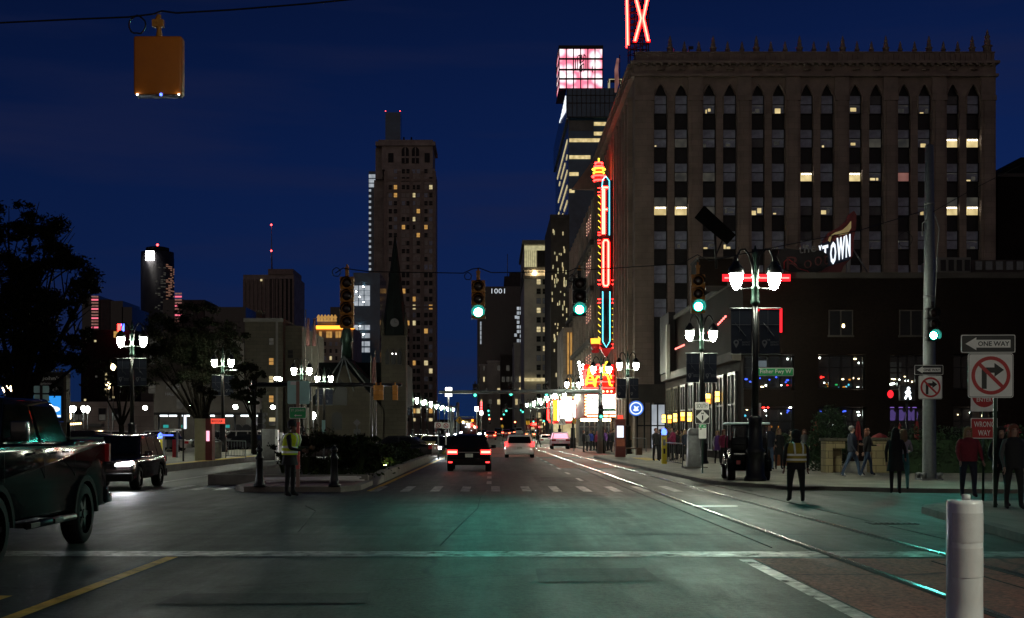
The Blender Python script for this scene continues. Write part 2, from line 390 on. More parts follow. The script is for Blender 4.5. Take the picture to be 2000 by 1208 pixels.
mat('flag_red', (.13,.055,.05), .85, 0, .5, 5)
mat('lettering_pale', (.55,.58,.55), .7)  # pale grey for the church sign lettering
mat('alloy_dark', (.04,.04,.042), .35, .8, .1)
mat('mirror_teal', (.02,.022,.023), .25, .3, .1, coat=.5)
mat('chrome_dark', (.12,.12,.125), .2, .9, .05)
mat('tail_dim', (.35,.015,.02), .25, 0, .1, coat=.5)
mat('roof_pale', (.4,.5,.52), .45, 0, .1)
em('led_blue_soft', (.12,.2,1), 1.6)
em('lamp_soft', (.85,.93,1), 3.5)
em('teal_sign', (.05,.6,.55), .5)
em('lamp_uplight', (.8,1,.3), 120)
em('screen_red_lit', (1,.10,.06), 1.0)
em('lamp_far_sign', (.85,.95,1), 5)
# ================================================================ SETTING
def struct(name, mb, m, **k): return tag(mb.build(name, m, **k), kind='structure')
# road surface: longitudinal wear streaks, cracks, damp sheen
def road_material(name, base, r0, r1):
    m = bpy.data.materials.new(name); m.use_nodes = True; t = m.node_tree; b = t.nodes['Principled BSDF']; L = t.links.new
    tcn = t.nodes.new('ShaderNodeTexCoord')
    def noise(sc, det, stretch):
        mpn = t.nodes.new('ShaderNodeMapping'); mpn.inputs['Scale'].default_value = stretch; L(tcn.outputs['Object'], mpn.inputs[0])
        n = t.nodes.new('ShaderNodeTexNoise'); n.inputs['Scale'].default_value = sc; n.inputs['Detail'].default_value = det; n.inputs['Roughness'].default_value = .7
        L(mpn.outputs[0], n.inputs[0]); return n.outputs[0]
    def mr(src, a, bb, c, d):
        n = t.nodes.new('ShaderNodeMapRange'); L(src, n.inputs[0])
        for i, q in enumerate((a, bb, c, d)): n.inputs[i+1].default_value = q
        return n.outputs[0]
    def mth(op, a, bb):
        n = t.nodes.new('ShaderNodeMath'); n.operation = op
        for i, q in enumerate((a, bb)):
            if isinstance(q, (int, float)): n.inputs[i].default_value = q
            else: L(q, n.inputs[i])
        return n.outputs[0]
    big = noise(.18, 6, (1, .6, 1)); streak = noise(.9, 5, (1, .045, 1)); fine = noise(17, 6, (1, .8, 1)); mid = noise(2.2, 5, (1, .5, 1))
    v = mth('MULTIPLY', mr(big, .3, .7, .55, 1.4), mr(streak, .3, .7, .62, 1.35)); v = mth('MULTIPLY', v, mr(mid, .3, .7, .8, 1.2)); v = mth('MULTIPLY', v, mr(fine, .34, .66, .35, 1.75))
    # wandering hairline cracks
    vo = t.nodes.new('ShaderNodeTexVoronoi'); vo.feature = 'DISTANCE_TO_EDGE'; vo.inputs['Scale'].default_value = .11
    wob = t.nodes.new('ShaderNodeVectorMath'); wob.operation = 'ADD'; wn = t.nodes.new('ShaderNodeTexNoise'); wn.inputs['Scale'].default_value = .7; wn.inputs['Detail'].default_value = 5
    L(tcn.outputs['Object'], wn.inputs[0]); L(tcn.outputs['Object'], wob.inputs[0]); L(wn.outputs[1], wob.inputs[1]); L(wob.outputs[0], vo.inputs['Vector'])
    v = mth('MULTIPLY', v, mr(vo.outputs[0], .0, .007, .25, 1))
    mxn = t.nodes.new('ShaderNodeMix'); mxn.data_type = 'RGBA'; mxn.blend_type = 'MULTIPLY'; mxn.inputs[0].default_value = 1
    mxn.inputs[6].default_value = tuple(base)+(1,); L(v, mxn.inputs[7]); L(mxn.outputs[2], b.inputs['Base Color'])
    L(mr(mth('ADD', streak, mth('MULTIPLY', mid, .6)), .55, 1.05, r0, r1), b.inputs['Roughness'])
    b.inputs['Specular IOR Level'].default_value = .27
    bp = t.nodes.new('ShaderNodeBump'); bp.inputs['Strength'].default_value = .6; bp.inputs['Distance'].default_value = .02
    L(mth('ADD', fine, mth('MULTIPLY', mid, .5)), bp.inputs['Height']); L(bp.outputs[0], b.inputs['Normal'])
    M[name] = m; return m
road_material('road_concrete', (.026,.033,.023), .44, .72)
road_material('cross_asphalt', (.017,.022,.015), .44, .72)
road_material('lane_red', (.26,.088,.062), .55, .8)
def pave_material():
    m = mat('pavement_slab', (.25,.24,.19), .8, 0, .28, .5, .2, .4, 50); t = m.node_tree; b = t.nodes['Principled BSDF']
    src = b.inputs['Base Color'].links[0].from_socket; k = t.nodes.new('ShaderNodeTexBrick'); tcn = t.nodes.new('ShaderNodeTexCoord'); t.links.new(tcn.outputs['Object'], k.inputs[0])
    k.offset = 0; k.inputs['Scale'].default_value = 1; k.inputs['Brick Width'].default_value = 1.5; k.inputs['Row Height'].default_value = 1.5; k.inputs['Mortar Size'].default_value = .012
    k.inputs['Color1'].default_value = (1,1,1,1); k.inputs['Color2'].default_value = (.85,.85,.85,1); k.inputs['Mortar'].default_value = (.35,.35,.35,1)
    mm = t.nodes.new('ShaderNodeMix'); mm.data_type = 'RGBA'; mm.blend_type = 'MULTIPLY'; mm.inputs[0].default_value = 1
    t.links.new(src, mm.inputs[6]); t.links.new(k.outputs[0], mm.inputs[7]); t.links.new(mm.outputs[2], b.inputs['Base Color'])
pave_material()
road_material('road_tar', (.017,.021,.015), .5, .76)
Q = 1150
struct('ground', MB().sheet([(-Q,-Q),(Q,-Q),(Q,Q),(-Q,Q)], 0), M['asphalt'])
struct('road', MB().sheet([(-13.8,-40),(11,-40),(11,900),(-13.8,900)], .004), M['road_concrete'])
struct('cross_street', MB().sheet([(-120,18.9),(120,18.9),(120,36.2),(-120,36.2)], .008), M['cross_asphalt'])
struct('road_rise', MB().add([(-30,150,.006),(11,150,.006),(11,300,1.2),(-30,300,1.2),(11,900,1.2),(-30,900,1.2)], [(0,1,2,3),(3,2,4,5)]), M['road_concrete'])
def rise(d): return max(0, min(1.2, (d-150)/150*1.2))
pt = MB()
for i, (x, y_, w_, l_) in enumerate(((-2.6,24.5,1.3,2.4),(1.9,27.5,.9,3.2),(-.9,31.5,1.6,1.2),(6.9,25.4,.8,2.6),(-8.2,29,2.2,1.3),(1.2,15.4,.7,1.5),(-2.2,13.2,1.0,.9),(2.4,47,.9,5),(-9.6,33,1,2.2))):
    pt.sheet([(x-w_+.08*math.sin(i*3.1),y_-l_/2),(x+w_,y_-l_/2+.07),(x+w_-.05,y_+l_/2),(x-w_+.03,y_+l_/2-.06)], .011)
struct('road_patch', pt, M['road_tar'])
# transit lane of reddish concrete along the tracks
rl = MB(); rl.sheet([(3.42,-40),(7.9,-40),(7.9,17.4),(3.42,17.4)], .009); rl.sheet([(3.2,62),(6.9,62),(6.9,86),(3.2,86)], .009); rl.sheet([(-1,90),(9,90),(9,149),(-1,149)], .009)
struct('transit_lane', rl, M['lane_red'])
# markings
mk = MB()
mk.sheet([(-12.5,17.75),(9.6,17.55),(9.6,18.35),(-12.5,18.5)], .013)
mk.sheet([(3.2,-5),(3.38,-5),(3.38,17.2),(3.2,17.2)], .013)
for px in (740, 797, 853, 910, 968, 1027, 1084, 1140, 1197, 1253, 1310, 1365): 
    x = (px-VX)*38.9/F; mk.sheet([(x-.13,37.2),(x+.13,37.2),(x+.13,40.8),(x-.13,40.8)], .013)
for px in (345, 395, 445, 490):
    x = (px-VX)*39.5/F; mk.sheet([(x-.17,38),(x+.17,38),(x+.17,41.5),(x-.17,41.5)], .013)
y = 42.6
while y < 146: mk.sheet([(-.16,y),(.0,y),(.0,y+2.6),(-.16,y+2.6)], .013); y += 5.2 if y < 70 else 6.5
y = 45.5
while y < 146: mk.sheet([(3.02,y),(3.16,y),(3.16,y+2.8),(3.02,y+2.8)], .013); y += 7.2
mk.sheet([(-11.0,44),(-10.86,44),(-10.86,60),(-11.0,60)], .013); mk.sheet([(-8.9,52),(-8.76,52),(-8.76,84),(-8.9,84)], .013)
struct('white_road_marking', mk, M['white_paint'])
ym = MB()
ym.sheet([(-4.46,-5),(-4.3,-5),(-4.14,17.6),(-4.3,17.6)], .013); ym.sheet([(-5.0,-5),(-4.86,-5),(-4.82,13.4),(-4.96,13.4)], .013)
ym.sheet([(-3.52,37.5),(-3.36,37.5),(-2.9,120),(-3.06,120)], .013)
struct('yellow_road_marking', ym, M['yellow_paint'])
# cover discs and joints in the road
cv = MB(); c = G(1396, 990)
cv.sheet([(c.x+.52*math.cos(i*math.pi/10), c.y+.42*math.sin(i*math.pi/10)) for i in range(20)], .015)
tag(cv.build('utility_cover', M['sign_white']), 'pale round utility cover set in the road between the tram rails', 'manhole cover')
cv = MB(); c = G(1562, 949, .12)
cv.sheet([(c.x+.75*math.cos(i*math.pi/10), c.y+.75*math.sin(i*math.pi/10)) for i in range(20)], .125)
tag(cv.build('manhole_cover', M['iron']), 'dark round manhole cover in the pavement beside the utility cart', 'manhole cover')
dg = thing('drain_grate', 'dark iron drain grate in the road by the near right kerb', 'drain', G(1742, 1024))
g = MB(); g.box(-.42,.42,-.25,.25,.004,.02); g.build('frame', M['rail_slot'], dg)
g = MB()
for i in range(8): g.box(-.38+i*.1,-.33+i*.1,-.22,.22,.02,.03)
g.build('grating', M['iron'], dg)
jt = MB()
jt.sheet([(-12,21.5),(9.4,21.45),(9.4,21.53),(-12,21.58)], .014)
jt.tube([(-.75,19.4,.0),(-.55,24,.0),(-.3,29,.0),(-.28,34,.0),(-.1,39,.0)], .018, 4); jt.tube([(-4.2,30,.0),(-3.7,28,.0),(-3.2,22,.0)], .016, 4)
jt.tube([(4.0,19,.0),(4.02,36,.0),(4.05,70,.0)], .02, 4); jt.tube([(7.0,20,.0),(6.98,36,.0),(6.9,46,.0)], .02, 4); jt.tube([(5.6,8,.0),(5.62,17,.0)], .018, 4)
struct('road_joint', jt, M['rail_slot'])
# tram rails: two single rails, each with a dark flangeway
for x, lab in ((4.58, 'left-hand steel tram rail sunk flush in the road, nearer the lane line'), (6.12, 'right-hand steel tram rail sunk flush in the road, nearer the kerb')):
    r = thing('tram_rail', lab, 'tram rail', (x, 0, 0), group='rails of the tram track')
    q = MB(); q.box(-.035,.035,-20,152,0,.018); q.build('rail_head', M['steel_rail'], r)
    q = MB(); q.box(-.11,-.04,-20,152,0,.0145); q.build('flangeway', M['rail_slot'], r)
# pavements with kerbs
def paving(name, poly, z=.12, top='pavement_slab', kw=.22):
    """slab with a kerb stone rim just proud of the paving"""
    mb = MB(); mb.slab(poly, -.05, z, 0); o = struct(name, mb, M['kerb'])
    c = [Vector(p) for p in poly]; n = len(c); ins = []
    area = sum(c[i].x*c[(i+1)%n].y-c[(i+1)%n].x*c[i].y for i in range(n)); sg = 1 if area > 0 else -1
    for i in range(n):
        a = (c[i]-c[i-1]).normalized(); b = (c[(i+1)%n]-c[i]).normalized(); na = Vector((-a.y,a.x))*sg; nb = Vector((-b.y,b.x))*sg
        m_ = na+nb; m_ = m_/max(.3, m_.length_squared)*2; ins.append(c[i]+m_*kw)
    s2 = MB(); s2.sheet([(p.x,p.y) for p in ins], z+.004); tag(s2.build(name+'_surface', M[top]), kind='structure'); return o
def arc(cx, cy, r, a0, a1, n=8): return [(cx+r*math.cos(R(a0+(a1-a0)*i/n)), cy+r*math.sin(R(a0+(a1-a0)*i/n))) for i in range(n+1)]
paving('pavement', [(9.2,900),(9.2,97),(8.6,93),(6.9,90),(6.6,86),(7.0,46)]+arc(15,44,8,180,262,7)+[(70,35.9),(70,900)][:2])
paving('near_pavement', [(70,29.9)]+[(14,29.9)]+arc(12.2,26.4,3.5,90,180,6)+[(7.95,20),(7.95,-20),(70,-20)], .14)
paving('far_left_pavement', [(-22.5,46),(-22.5,600),(-90,600),(-90,46)], .12)
ISL = [(-7.35,38.2),(-6.9,37.1),(-4.2,37.1),(-3.75,38.2),(-3.75,42),(-7.35,42)]
paving('median_island', ISL, .15, 'red_concrete')
paving('tram_platform', [(-13.75,52),(-13.75,126),(-21,126),(-21,52)][::-1], .28)
struct('platform_edge_strip', MB().box(-14.35,-13.8,52.3,126,.28,.29), M['tactile_yellow'])
struct('kerb_ramp', MB().box(8.6,9.6,74,82,.12,.128), M['tactile_yellow'])
# planted median behind a low concrete wall
pw = thing('planter_wall', 'low grey concrete wall around the planted median strip', 'planter', (-3.6,42,0))
q = MB(); q.prismx([(0,0),(2.6,.36),(2.6,0)], -.3, 0); q.box(-.3,0,2.6,150,0,.36); q.build('side_wall', M['kerb'], pw, bevel=.02)
q = MB(); q.box(-5.2,-.32,.2,.5,0,.32); q.build('end_wall', M['kerb'], pw, bevel=.02)
q = MB(); q.box(-5.4,-5.2,.2,150,0,.34); q.build('far_side_wall', M['kerb'], pw, bevel=.02)
struct('planting_soil', MB().box(-8.78,-3.92,42.5,192,0,.25), M['soil'])

# ================================================================ BUILDINGS
_WM = {}
def win_mesh(w, h, style, frame, pane, low, deep):
    """one window: frame with a meeting rail, two sashes; style adds what is lit inside"""
    k = (round(w,3), round(h,3), style, frame, pane, low, round(deep,3))
    if k in _WM: return _WM[k]
    q = MB(); t = max(.05, w*.05); y = -deep
    q.box(-w/2, -w/2+t, y, 0, 0, h); q.box(w/2-t, w/2, y, 0, 0, h); q.box(-w/2+t, w/2-t, y, 0, 0, t); q.box(-w/2+t, w/2-t, y, 0, h-t, h)
    q.box(-w/2+t, w/2-t, y*.9, 0, h*.5-t*.4, h*.5+t*.4)
    yp = y*.4
    q.add([(-w/2+t,yp,h*.5),(w/2-t,yp,h*.5),(w/2-t,yp,h-t),(-w/2+t,yp,h-t)], [(0,1,2,3)], 1)
    q.add([(-w/2+t,yp,t),(w/2-t,yp,t),(w/2-t,yp,h*.5),(-w/2+t,yp,h*.5)], [(0,1,2,3)], 2)
    if style.startswith('bit'):
        rb = random.Random(style); x_ = rb.uniform(.08,.3)
        for _ in range(rb.choice((1,1,2,3))):
            b = x_+rb.uniform(.08,.45); z0 = t*1.4+h*rb.choice((0,0,.04,.1)); z1 = z0+h*rb.uniform(.05,.26)
            if b > .93: break
            q.add([(-w/2+w*x_,yp-.01,z0),(-w/2+w*b,yp-.01,z0),(-w/2+w*b,yp-.01,z1),(-w/2+w*x_,yp-.01,z1)], [(0,1,2,3)], rb.choice((3,3,5))); x_ = b+rb.uniform(.05,.15)
        q.add([(-w/2+w*.1,yp-.008,h*.5-t),(w/2-w*.1,yp-.008,h*.5-t),(w/2-w*.1,yp-.008,h*.42),(-w/2+w*.1,yp-.008,h*.44)], [(0,1,2,3)], 5)
    if style == 'ceil':
        q.add([(-w/2+w*.2,yp-.01,h*.40),(w/2-w*.1,yp-.01,h*.40),(w/2-w*.1,yp-.01,h*.45),(-w/2+w*.2,yp-.01,h*.45)], [(0,1,2,3)], 4)
    o = q.build('window', [M[frame], M[pane], M[low], M['room_yellow'], M['screen_white'], M['room_dim']]); me = o.data; bpy.data.objects.remove(o); _WM[k] = me
    return me
def put_window(root, x, y, z, w, h, style='dark', frame='black_metal', pane='pane_dark', low='pane_dark', deep=.12, rz=0):
    o = bpy.data.objects.new('window', win_mesh(w, h, style, frame, pane, low, deep)); COL.objects.link(o); o.parent = root; o.location = (x, y, z); o.rotation_euler[2] = rz
    return o
def grid(root, cols, rows, w, h, d, x0, pick, y=0., deep=.12, frame='black_metal', limit=100):
    """windows at photo pixels cols x rows on the front face; beyond `limit` the rest are one 'stuff' part"""
    k = d/F; items = [(px, py) for py in rows for px in cols]; rest = MB(); n = 0; pm = ['pane_black', 'pane_dark', 'warm_glow', 'room_dim', 'orange_glow', 'room_white', 'blind_pale']
    for px, py in items:
        pane = pick(px, py)
        if pane is None: continue
        x = (px-VX)*k-x0; z = EYE+(HZ-py)*k
        if n < limit:
            put_window(root, x, y, z-h*k/2, w*k, h*k, 'dark', frame, pane, pane, deep); n += 1
        else:
            rest.box(x-w*k/2, x+w*k/2, y-deep*.5, y, z-h*k/2, z+h*k/2, pm.index(pane) if pane in pm else 0)
    if rest.v: tag(rest.build('window_rows', [M[a] for a in pm], root), kind='stuff')
def block(name, label, px0, px1, ptop, d, dep, m, cat='building', group=None, zb=0):
    """a building body whose front face fills the given photo pixels at depth d"""
    a = P(px0, ptop, d); b = P(px1, ptop, d)
    r = thing(name, label, cat, ((a.x+b.x)/2, d, 0), group=group); w = b.x-a.x
    MB().box(-w/2, w/2, 0, dep, zb, a.z).build('wall', M[m], r)
    return r, (a.x+b.x)/2, w, a.z
def zz(py, d): return EYE+(HZ-py)*d/F
def xx(px, d): return (px-VX)*d/F
rnd = random.Random(3)

# ---- the ten-storey office building on the right
OB = thing('office_building', 'ten storey brown terracotta office block with pointed arches and a spiked parapet', 'building', (14, 130, 0))
def ox(px): return (px-1240)*.05
def oz(py): return zz(py, 130)
WID = ox(1945); ZT = oz(122)
MB().box(0, WID, 1.0, 48, 0, ZT).build('wall', M['terracotta'], OB)
op = [(1277.5+95.3*k+40.5*j) for k in range(7) for j in range(2)]
edges = [1240]+[v for a in op for v in (a, a+27)]+[1945]
zs = oz(187)
for i in range(0, len(edges), 2):
    a, b = ox(edges[i]), ox(edges[i+1]); wide = (b-a) > 1.0
    q = MB(); q.box(a, b, 0 if wide else .3, 1.0, 0, zs)
    if wide: q.box(a+.25, b-.25, -.14, 0, 0, zs-.5); q.box(a-.02, b+.02, -.2, 0, zs-.5, zs)
    q.build('pier' if wide else 'mullion', M['terracotta'], OB)
for px in op:
    a, b = ox(px), ox(px+27); m_ = (a+b)/2; ztop = oz(150); za = oz(163)
    lhs = [(a+(m_-a)*t, zs+(za-zs)*(1-(1-t)**1.6)) for t in [i/7 for i in range(8)]]
    poly = [(a, ztop)]+lhs[:-1]+[(m_, za)]+[(a+b-x, z) for x, z in lhs[:-1]][::-1]+[(b, ztop)]
    MB().prism(poly, .3, 1.0).build('arch_head', M['stone_trim'], OB)
    # the inner raised rim of the arch
    MB().tube([(x, .27, z) for x, z in [(a, oz(222))]+lhs+[(a+b-x, z) for x, z in lhs[:-1]][::-1]+[(b, oz(222))]], .09, 5).build('arch_moulding', M['stone_trim'], OB)
    MB().box(a+.02, b-.02, .84, .97, 0, oz(158)).build('spandrel_strip', M['spandrel'], OB)
for i in range(0, len(edges), 2):
    a, b = ox(edges[i]), ox(edges[i+1]); MB().box(a, b, .3 if (b-a) < 1 else 0.02, 1.0, zs, oz(150)).build('arcade_block', M['stone_trim'], OB)
lit = {(2,0):'bit0',(4,0):'bit2',(5,0):'bit0',(10,0):'bit1',(11,0):'bit0',(2,1):'bit0',(3,1):'bit2',(5,1):'bit2',(12,1):'low',(13,1):'low',(8,1):'bit1',(6,2):'low',(8,2):'low',(10,2):'rose',(12,2):'bit1',
       (0,3):'full',(1,3):'full',(3,3):'bit1',(5,3):'bit0',(7,3):'bit0',(12,3):'full',(13,3):'full',(9,4):'bit2',(3,4):'bit1',(2,4):'bit0',(5,4):'bit1',(8,4):'dimlow',(13,4):'bit1',(0,1):'bit0',(8,0):'bit0',(9,2):'bit0',(13,2):'bit0',(6,4):'bit1',(4,1):'dimlow',(7,1):'bit0',(4,3):'bit1',(10,4):'bit0',(1,4):'bit0',(11,3):'bit1',(6,3):'dimlow',(11,1):'bit1',(9,3):'dimlow'}
for j, px in enumerate(op):
    for r in range(7):
        s = lit.get((j, r), 'dark'); z = oz(221+66.5*r)+.03; h = 1.88; x = ox(px+13.5)
        pane = 'blind' if rnd.random() < .22 else 'pane_dark'; low = 'pane_dark' if rnd.random() < .7 else 'room_dim'; st = s
        if s == 'low': low = 'room_yellow'; st = 'ceil'
        if s.startswith('bit'): st = 'bit%d_%d' % (j, r); low = 'pane_dark'
        if s == 'full': pane = 'room_dim'; low = 'room_yellow'; st = 'ceil'
        if s == 'rose': low = 'rose_glow'; st = 'dark'
        if s == 'dimlow': low = 'blind'; st = 'dark'
        put_window(OB, x, .83, z, 1.31, h, st, 'spandrel', pane, low, .2)
q = MB(); q.box(-.3, WID+.2, -.25, 1.0, oz(150), oz(145)); q.box(-.1, WID+.05, .12, 1.0, oz(144), oz(126)); q.box(-.4, WID+.3, -.35, 1.0, oz(125), oz(120))
for i in range(48):
    x = .4+i*(WID-.8)/47; q.box(x-.14, x+.14, -.4, .12, oz(129), oz(126))
for px in op:
    x = ox(px+13.5); q.lathe([(.01,-.1),(.3,-.06),(.42,0),(.3,.06),(.01,.1)], 8, (x, .1, oz(136)))
q.build('cornice', M['stone_trim'], OB)
q = MB(); q.box(.1, WID-.1, .1, .9, oz(119), oz(103)); q.box(.05, WID-.05, .0, 1.0, oz(103), oz(101))
for i in range(70): x = .3+i*(WID-.6)/69; q.box(x-.1, x+.1, .0, .1, oz(118), oz(104))
q.box(.1, .9, .9, 47.9, oz(119), oz(103)); q.build('parapet', M['stone_trim'], OB)
def finial(h, r): return [(r,0),(r,.25*h),(r*1.3,.28*h),(r*.7,.36*h),(r*.8,.5*h),(r*.45,.6*h),(r*.7,.68*h),(r*.3,.8*h),(r*.36,.85*h),(.02,h)]
fx = sorted([edges[i] + (edges[i+1]-edges[i])/2 for i in range(2, len(edges)-1, 4)])
fp = MB().lathe(finial(1.7,.3), 8).build('finial', M['stone_trim'], OB); fm = MB().lathe(finial(1.15,.23), 8).build('finial', M['stone_trim'], OB)
first = {id(fp): True, id(fm): True}
for i in range(22):
    px = 1310+i*28.2; src = fp if i % 3 == 0 else fm
    o = src if first[id(src)] else src.copy()
    if not first[id(src)]: COL.objects.link(o)
    first[id(src)] = False; o.location = (ox(px), .5, oz(101))
MB().lathe(finial(2.3,.42), 8).build('finial', M['stone_trim'], OB, (ox(1932), .5, oz(101)))
# street side of the block: pilasters, dark window strips
for i in range(15):
    y0 = 2.2+i*3.05; q = MB(); q.box(-.45, 0, y0, y0+.95, 0, oz(190)); q.box(-.5, 0, y0-.05, y0+1.0, oz(190), oz(180)); q.build('pilaster', M['terracotta'], OB)
    q = MB(); q.box(-.06, 0, y0+.98, y0+3.0, 5.5, oz(195)); q.build('window_strip', M['pane_black'], OB)
q = MB(); q.box(-.5, 0, 1.0, 48, oz(150), oz(145)); q.box(-.25, 0, 1.0, 48, oz(145), oz(125)); q.box(-.6, 0, 1.0, 48, oz(125), oz(120))
for i in range(60): y0 = 1.4+i*.77; q.box(-.55, -.25, y0, y0+.3, oz(140), oz(128))
q.build('side_cornice', M['stone_trim'], OB); MB().box(-.55, 0, 2, 47.5, 5.2, 5.6).build('side_ledge', M['stone_trim'], OB)
# corner entrance on the ground floor
q = MB(); q.box(-.3, 3.2, -.35, 0, 4.6, 5.4); q.box(-.2, 3.2, -.2, 0, 5.4, 6.4); q.build('entrance_fascia', M['dark_stone'], OB)
q = MB(); q.box(.3, 2.9, -.12, -.02, .2, 4.4); q.build('entrance_glazing', M['room_white'], OB)
q = MB()
for x in (.2, .9, 1.55, 2.2, 2.95): q.box(x-.07, x+.07, -.22, -.12, 0, 4.6)
q.box(.2, 2.95, -.2, -.12, 2.3, 2.42); q.build('entrance_frame', M['black_metal'], OB)
# round blue lit sign over the corner entrance
rs = thing('round_sign', 'round blue lit sign over the corner entrance of the office block', 'sign', P(1242, 798, 127.5))
q = MB(); q.cyly((0,0), .78, -.1, .25, 20); q.build('sign_case', M['black_metal'], rs)
q = MB(); q.disc((0,-.115,0), .74, 20); q.build('sign_face', M['face_blue'], rs)
q = MB(); q.tube([(.55*math.cos(i*.3142), -.13, .55*math.sin(i*.3142)) for i in range(20)], .06, 5, closed=True); q.prism([(-.3,-.2),(-.08,-.28),(.26,-.22),(.16,.02),(.3,.2),(.02,.14),(-.2,.26),(-.14,.0)], -.14, -.12); q.build('emblem', M['sign_lit_white'], rs)

# ---- theatre beyond it
TH = thing('theatre_building', 'brown stone theatre beyond the office block with a sloped lit soffit', 'building', (14.2, 180, 0))
q = MB(); q.box(0, 30, 0, 60, 0, zz(372,180)); q.build('wall', M['tower_brick'], TH)
q = MB(); q.prism([(-3.4, zz(372,180)), (0, zz(372,180)), (.05, zz(306,180)), (-.4, zz(312,180))], -.6, 0); q.build('soffit', M['stone_trim'], TH)
q = MB()
for i in range(11): q.box(-.5, 0, 2+i*5.2, 3.3+i*5.2, 0, zz(385,180))
q.build('pilaster_row', M['tower_brick'], TH)
for i in range(10):
    for zc in (8.5, 15.5, 22.5, 28.5):
        if rnd.random() < .85:
            q = MB(); q.box(-.12, 0, 3.9+i*5.2, 6.6+i*5.2, zc, zc+4.2); q.build('window', M['rose_glow'] if rnd.random() < .55 else M['pane_black'], TH)  # rose panes glow to stand for the red light of the sign
for zc in (7.2, 14.4, 21.4, 27.6):
    o = MB().box(-.9, 0, 0, 60, zc-.5, zc+.2).build('string_course', M['dark_stone'], TH)
for zc, n_ in ((12.4,9),(19,8),(25.8,8),(31.5,7)):
    for i in range(n_):
        q = MB(); y0 = 3+i*1.25
        for j in range(5): q.box(-.62, -.54, y0, y0+.1, zc-j*.42-.1*(i%3), zc-j*.42+.14)
        q.build('string_light', M['string_warm'] if i % 3 == 0 else M['rose_glow'], TH)

# ---- low brick restaurant building on the corner
BR = thing('brick_restaurant', 'low dark brick restaurant on the right corner with big street windows', 'building', (13.6, 72, 0))
def bx(px): return xx(px, 72)-13.6
def bz(py): return zz(py, 72)
ZB = bz(533); W2 = 58
wins = [(1452,1552),(1598,1692),(1738,1812),(1862,1940)]
q = MB(); q.box(0, W2, .9, 32, 0, ZB-.3)
ed = [0]+[v for a in wins for v in (bx(a[0]), bx(a[1]))]+[W2]
for i in range(0, len(ed), 2): q.box(ed[i] if i else .02, ed[i+1], 0, .9, 0, bz(692))
for a in wins: q.box(bx(a[0]), bx(a[1]), .05, .9, bz(795), bz(762)); q.box(bx(a[0]), bx(a[1]), .1, .9, 0, bz(870))
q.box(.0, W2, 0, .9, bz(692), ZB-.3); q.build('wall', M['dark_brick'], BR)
q = MB(); q.box(-.15, W2, -.15, 32.2, ZB-.3, ZB); q.build('parapet_cap', M['dark_stone'], BR)
lightcols = ['led_blue','lamp_warm','led_blue','neon_orange','lamp_far','neon_cyan','led_green','neon_red']
bits = {0: [(1462,740,0),(1470,745,0),(1478,742,0),(1490,738,2),(1508,741,0),(1522,736,2),(1541,746,0),(1544,742,0),(1456,749,1),(1543,752,7),(1485,752,1),(1502,752,4),(1494,755,1),(1530,752,4),(1545,700,4),(1458,798,4),(1464,800,1),(1456,806,4),(1490,799,7),(1496,797,7),(1500,802,4),(1505,797,7),(1545,802,0),(1543,806,0),(1549,797,4),(1530,808,4),(1503,812,4),(1502,832,3),(1513,834,3),(1527,834,3),(1460,812,5)],
        1: [(1603,698,1),(1607,698,4),(1678,700,1),(1684,708,4),(1611,736,7),(1614,736,7),(1622,750,3),(1620,757,6),(1624,754,3),(1640,751,6),(1645,757,5),(1655,756,3),(1660,755,5),(1665,751,5),(1653,740,1),(1666,741,3),(1672,738,1),(1685,739,1),(1682,757,4),(1609,804,0),(1653,804,0),(1657,803,0),(1683,805,4),(1684,811,4),(1635,830,4),(1617,747,4)],
        2: [(1742,733,1),(1749,739,1),(1755,740,1),(1763,741,4),(1775,735,1),(1780,743,4),(1748,750,4),(1752,749,4),(1790,745,1),(1744,748,1)],
        3: [(1880,810,1),(1905,806,4),(1925,812,1)]}
for k, (a, b) in enumerate(wins):
    for zlo, zhi in ((bz(760), bz(694)), (bz(868), bz(797))):
        fr = MB(); A, B = bx(a), bx(b); n = 4
        for i in range(n+1): x = A+.06+(B-A-.12)*i/n; fr.box(x-.045, x+.045, .3, .42, zlo, zhi)
        fr.box(A, B, .3, .42, zlo, zlo+.09); fr.box(A, B, .3, .42, zhi-.09, zhi); fr.box(A, B, .31, .41, zlo+(zhi-zlo)*.62, zlo+(zhi-zlo)*.62+.06)
        f = fr.build('window', M['black_metal'], BR)
        MB().box(A+.02, B-.02, .35, .36, zlo+.02, zhi-.02).build('pane', M['shop_glass'], f)
    for (px, py, c) in bits[k]:
        s = rnd.uniform(.03,.055); lb = MB().sph((bx(px), .62+rnd.uniform(0,.2), bz(py)), s, 6, 4, 0, (rnd.uniform(.8,2.2),1,rnd.uniform(.7,1.4))).build('bar_light', M[lightcols[c]], BR)
q = MB(); q.box(bx(1740), bx(1766), .5, .52, bz(726), bz(707)); q.box(bx(1740), bx(1766), .5, .52, bz(739), bz(730)); q.build('lit_interior', M['room_dim'], BR)
for px in (1749, 1766, 1780, 1793):
    q = MB(); q.sph((bx(px), .6, bz(798)), .13, 7, 5); q.lathe([(.05,0),(.2,-.15),(.16,-.55),(.02,-.6)], 8, (bx(px), .6, bz(801))); q.build('glowing_jersey', M['purple_glow'], BR)
q = MB(); q.box(bx(1478), bx(1502), .5, .54, bz(724), bz(703)); t = q.build('television', M['black_metal'], BR)
q = MB(); q.box(bx(1479), bx(1501), .48, .5, bz(723), bz(704)); q.build('screen', M['room_white'], t)
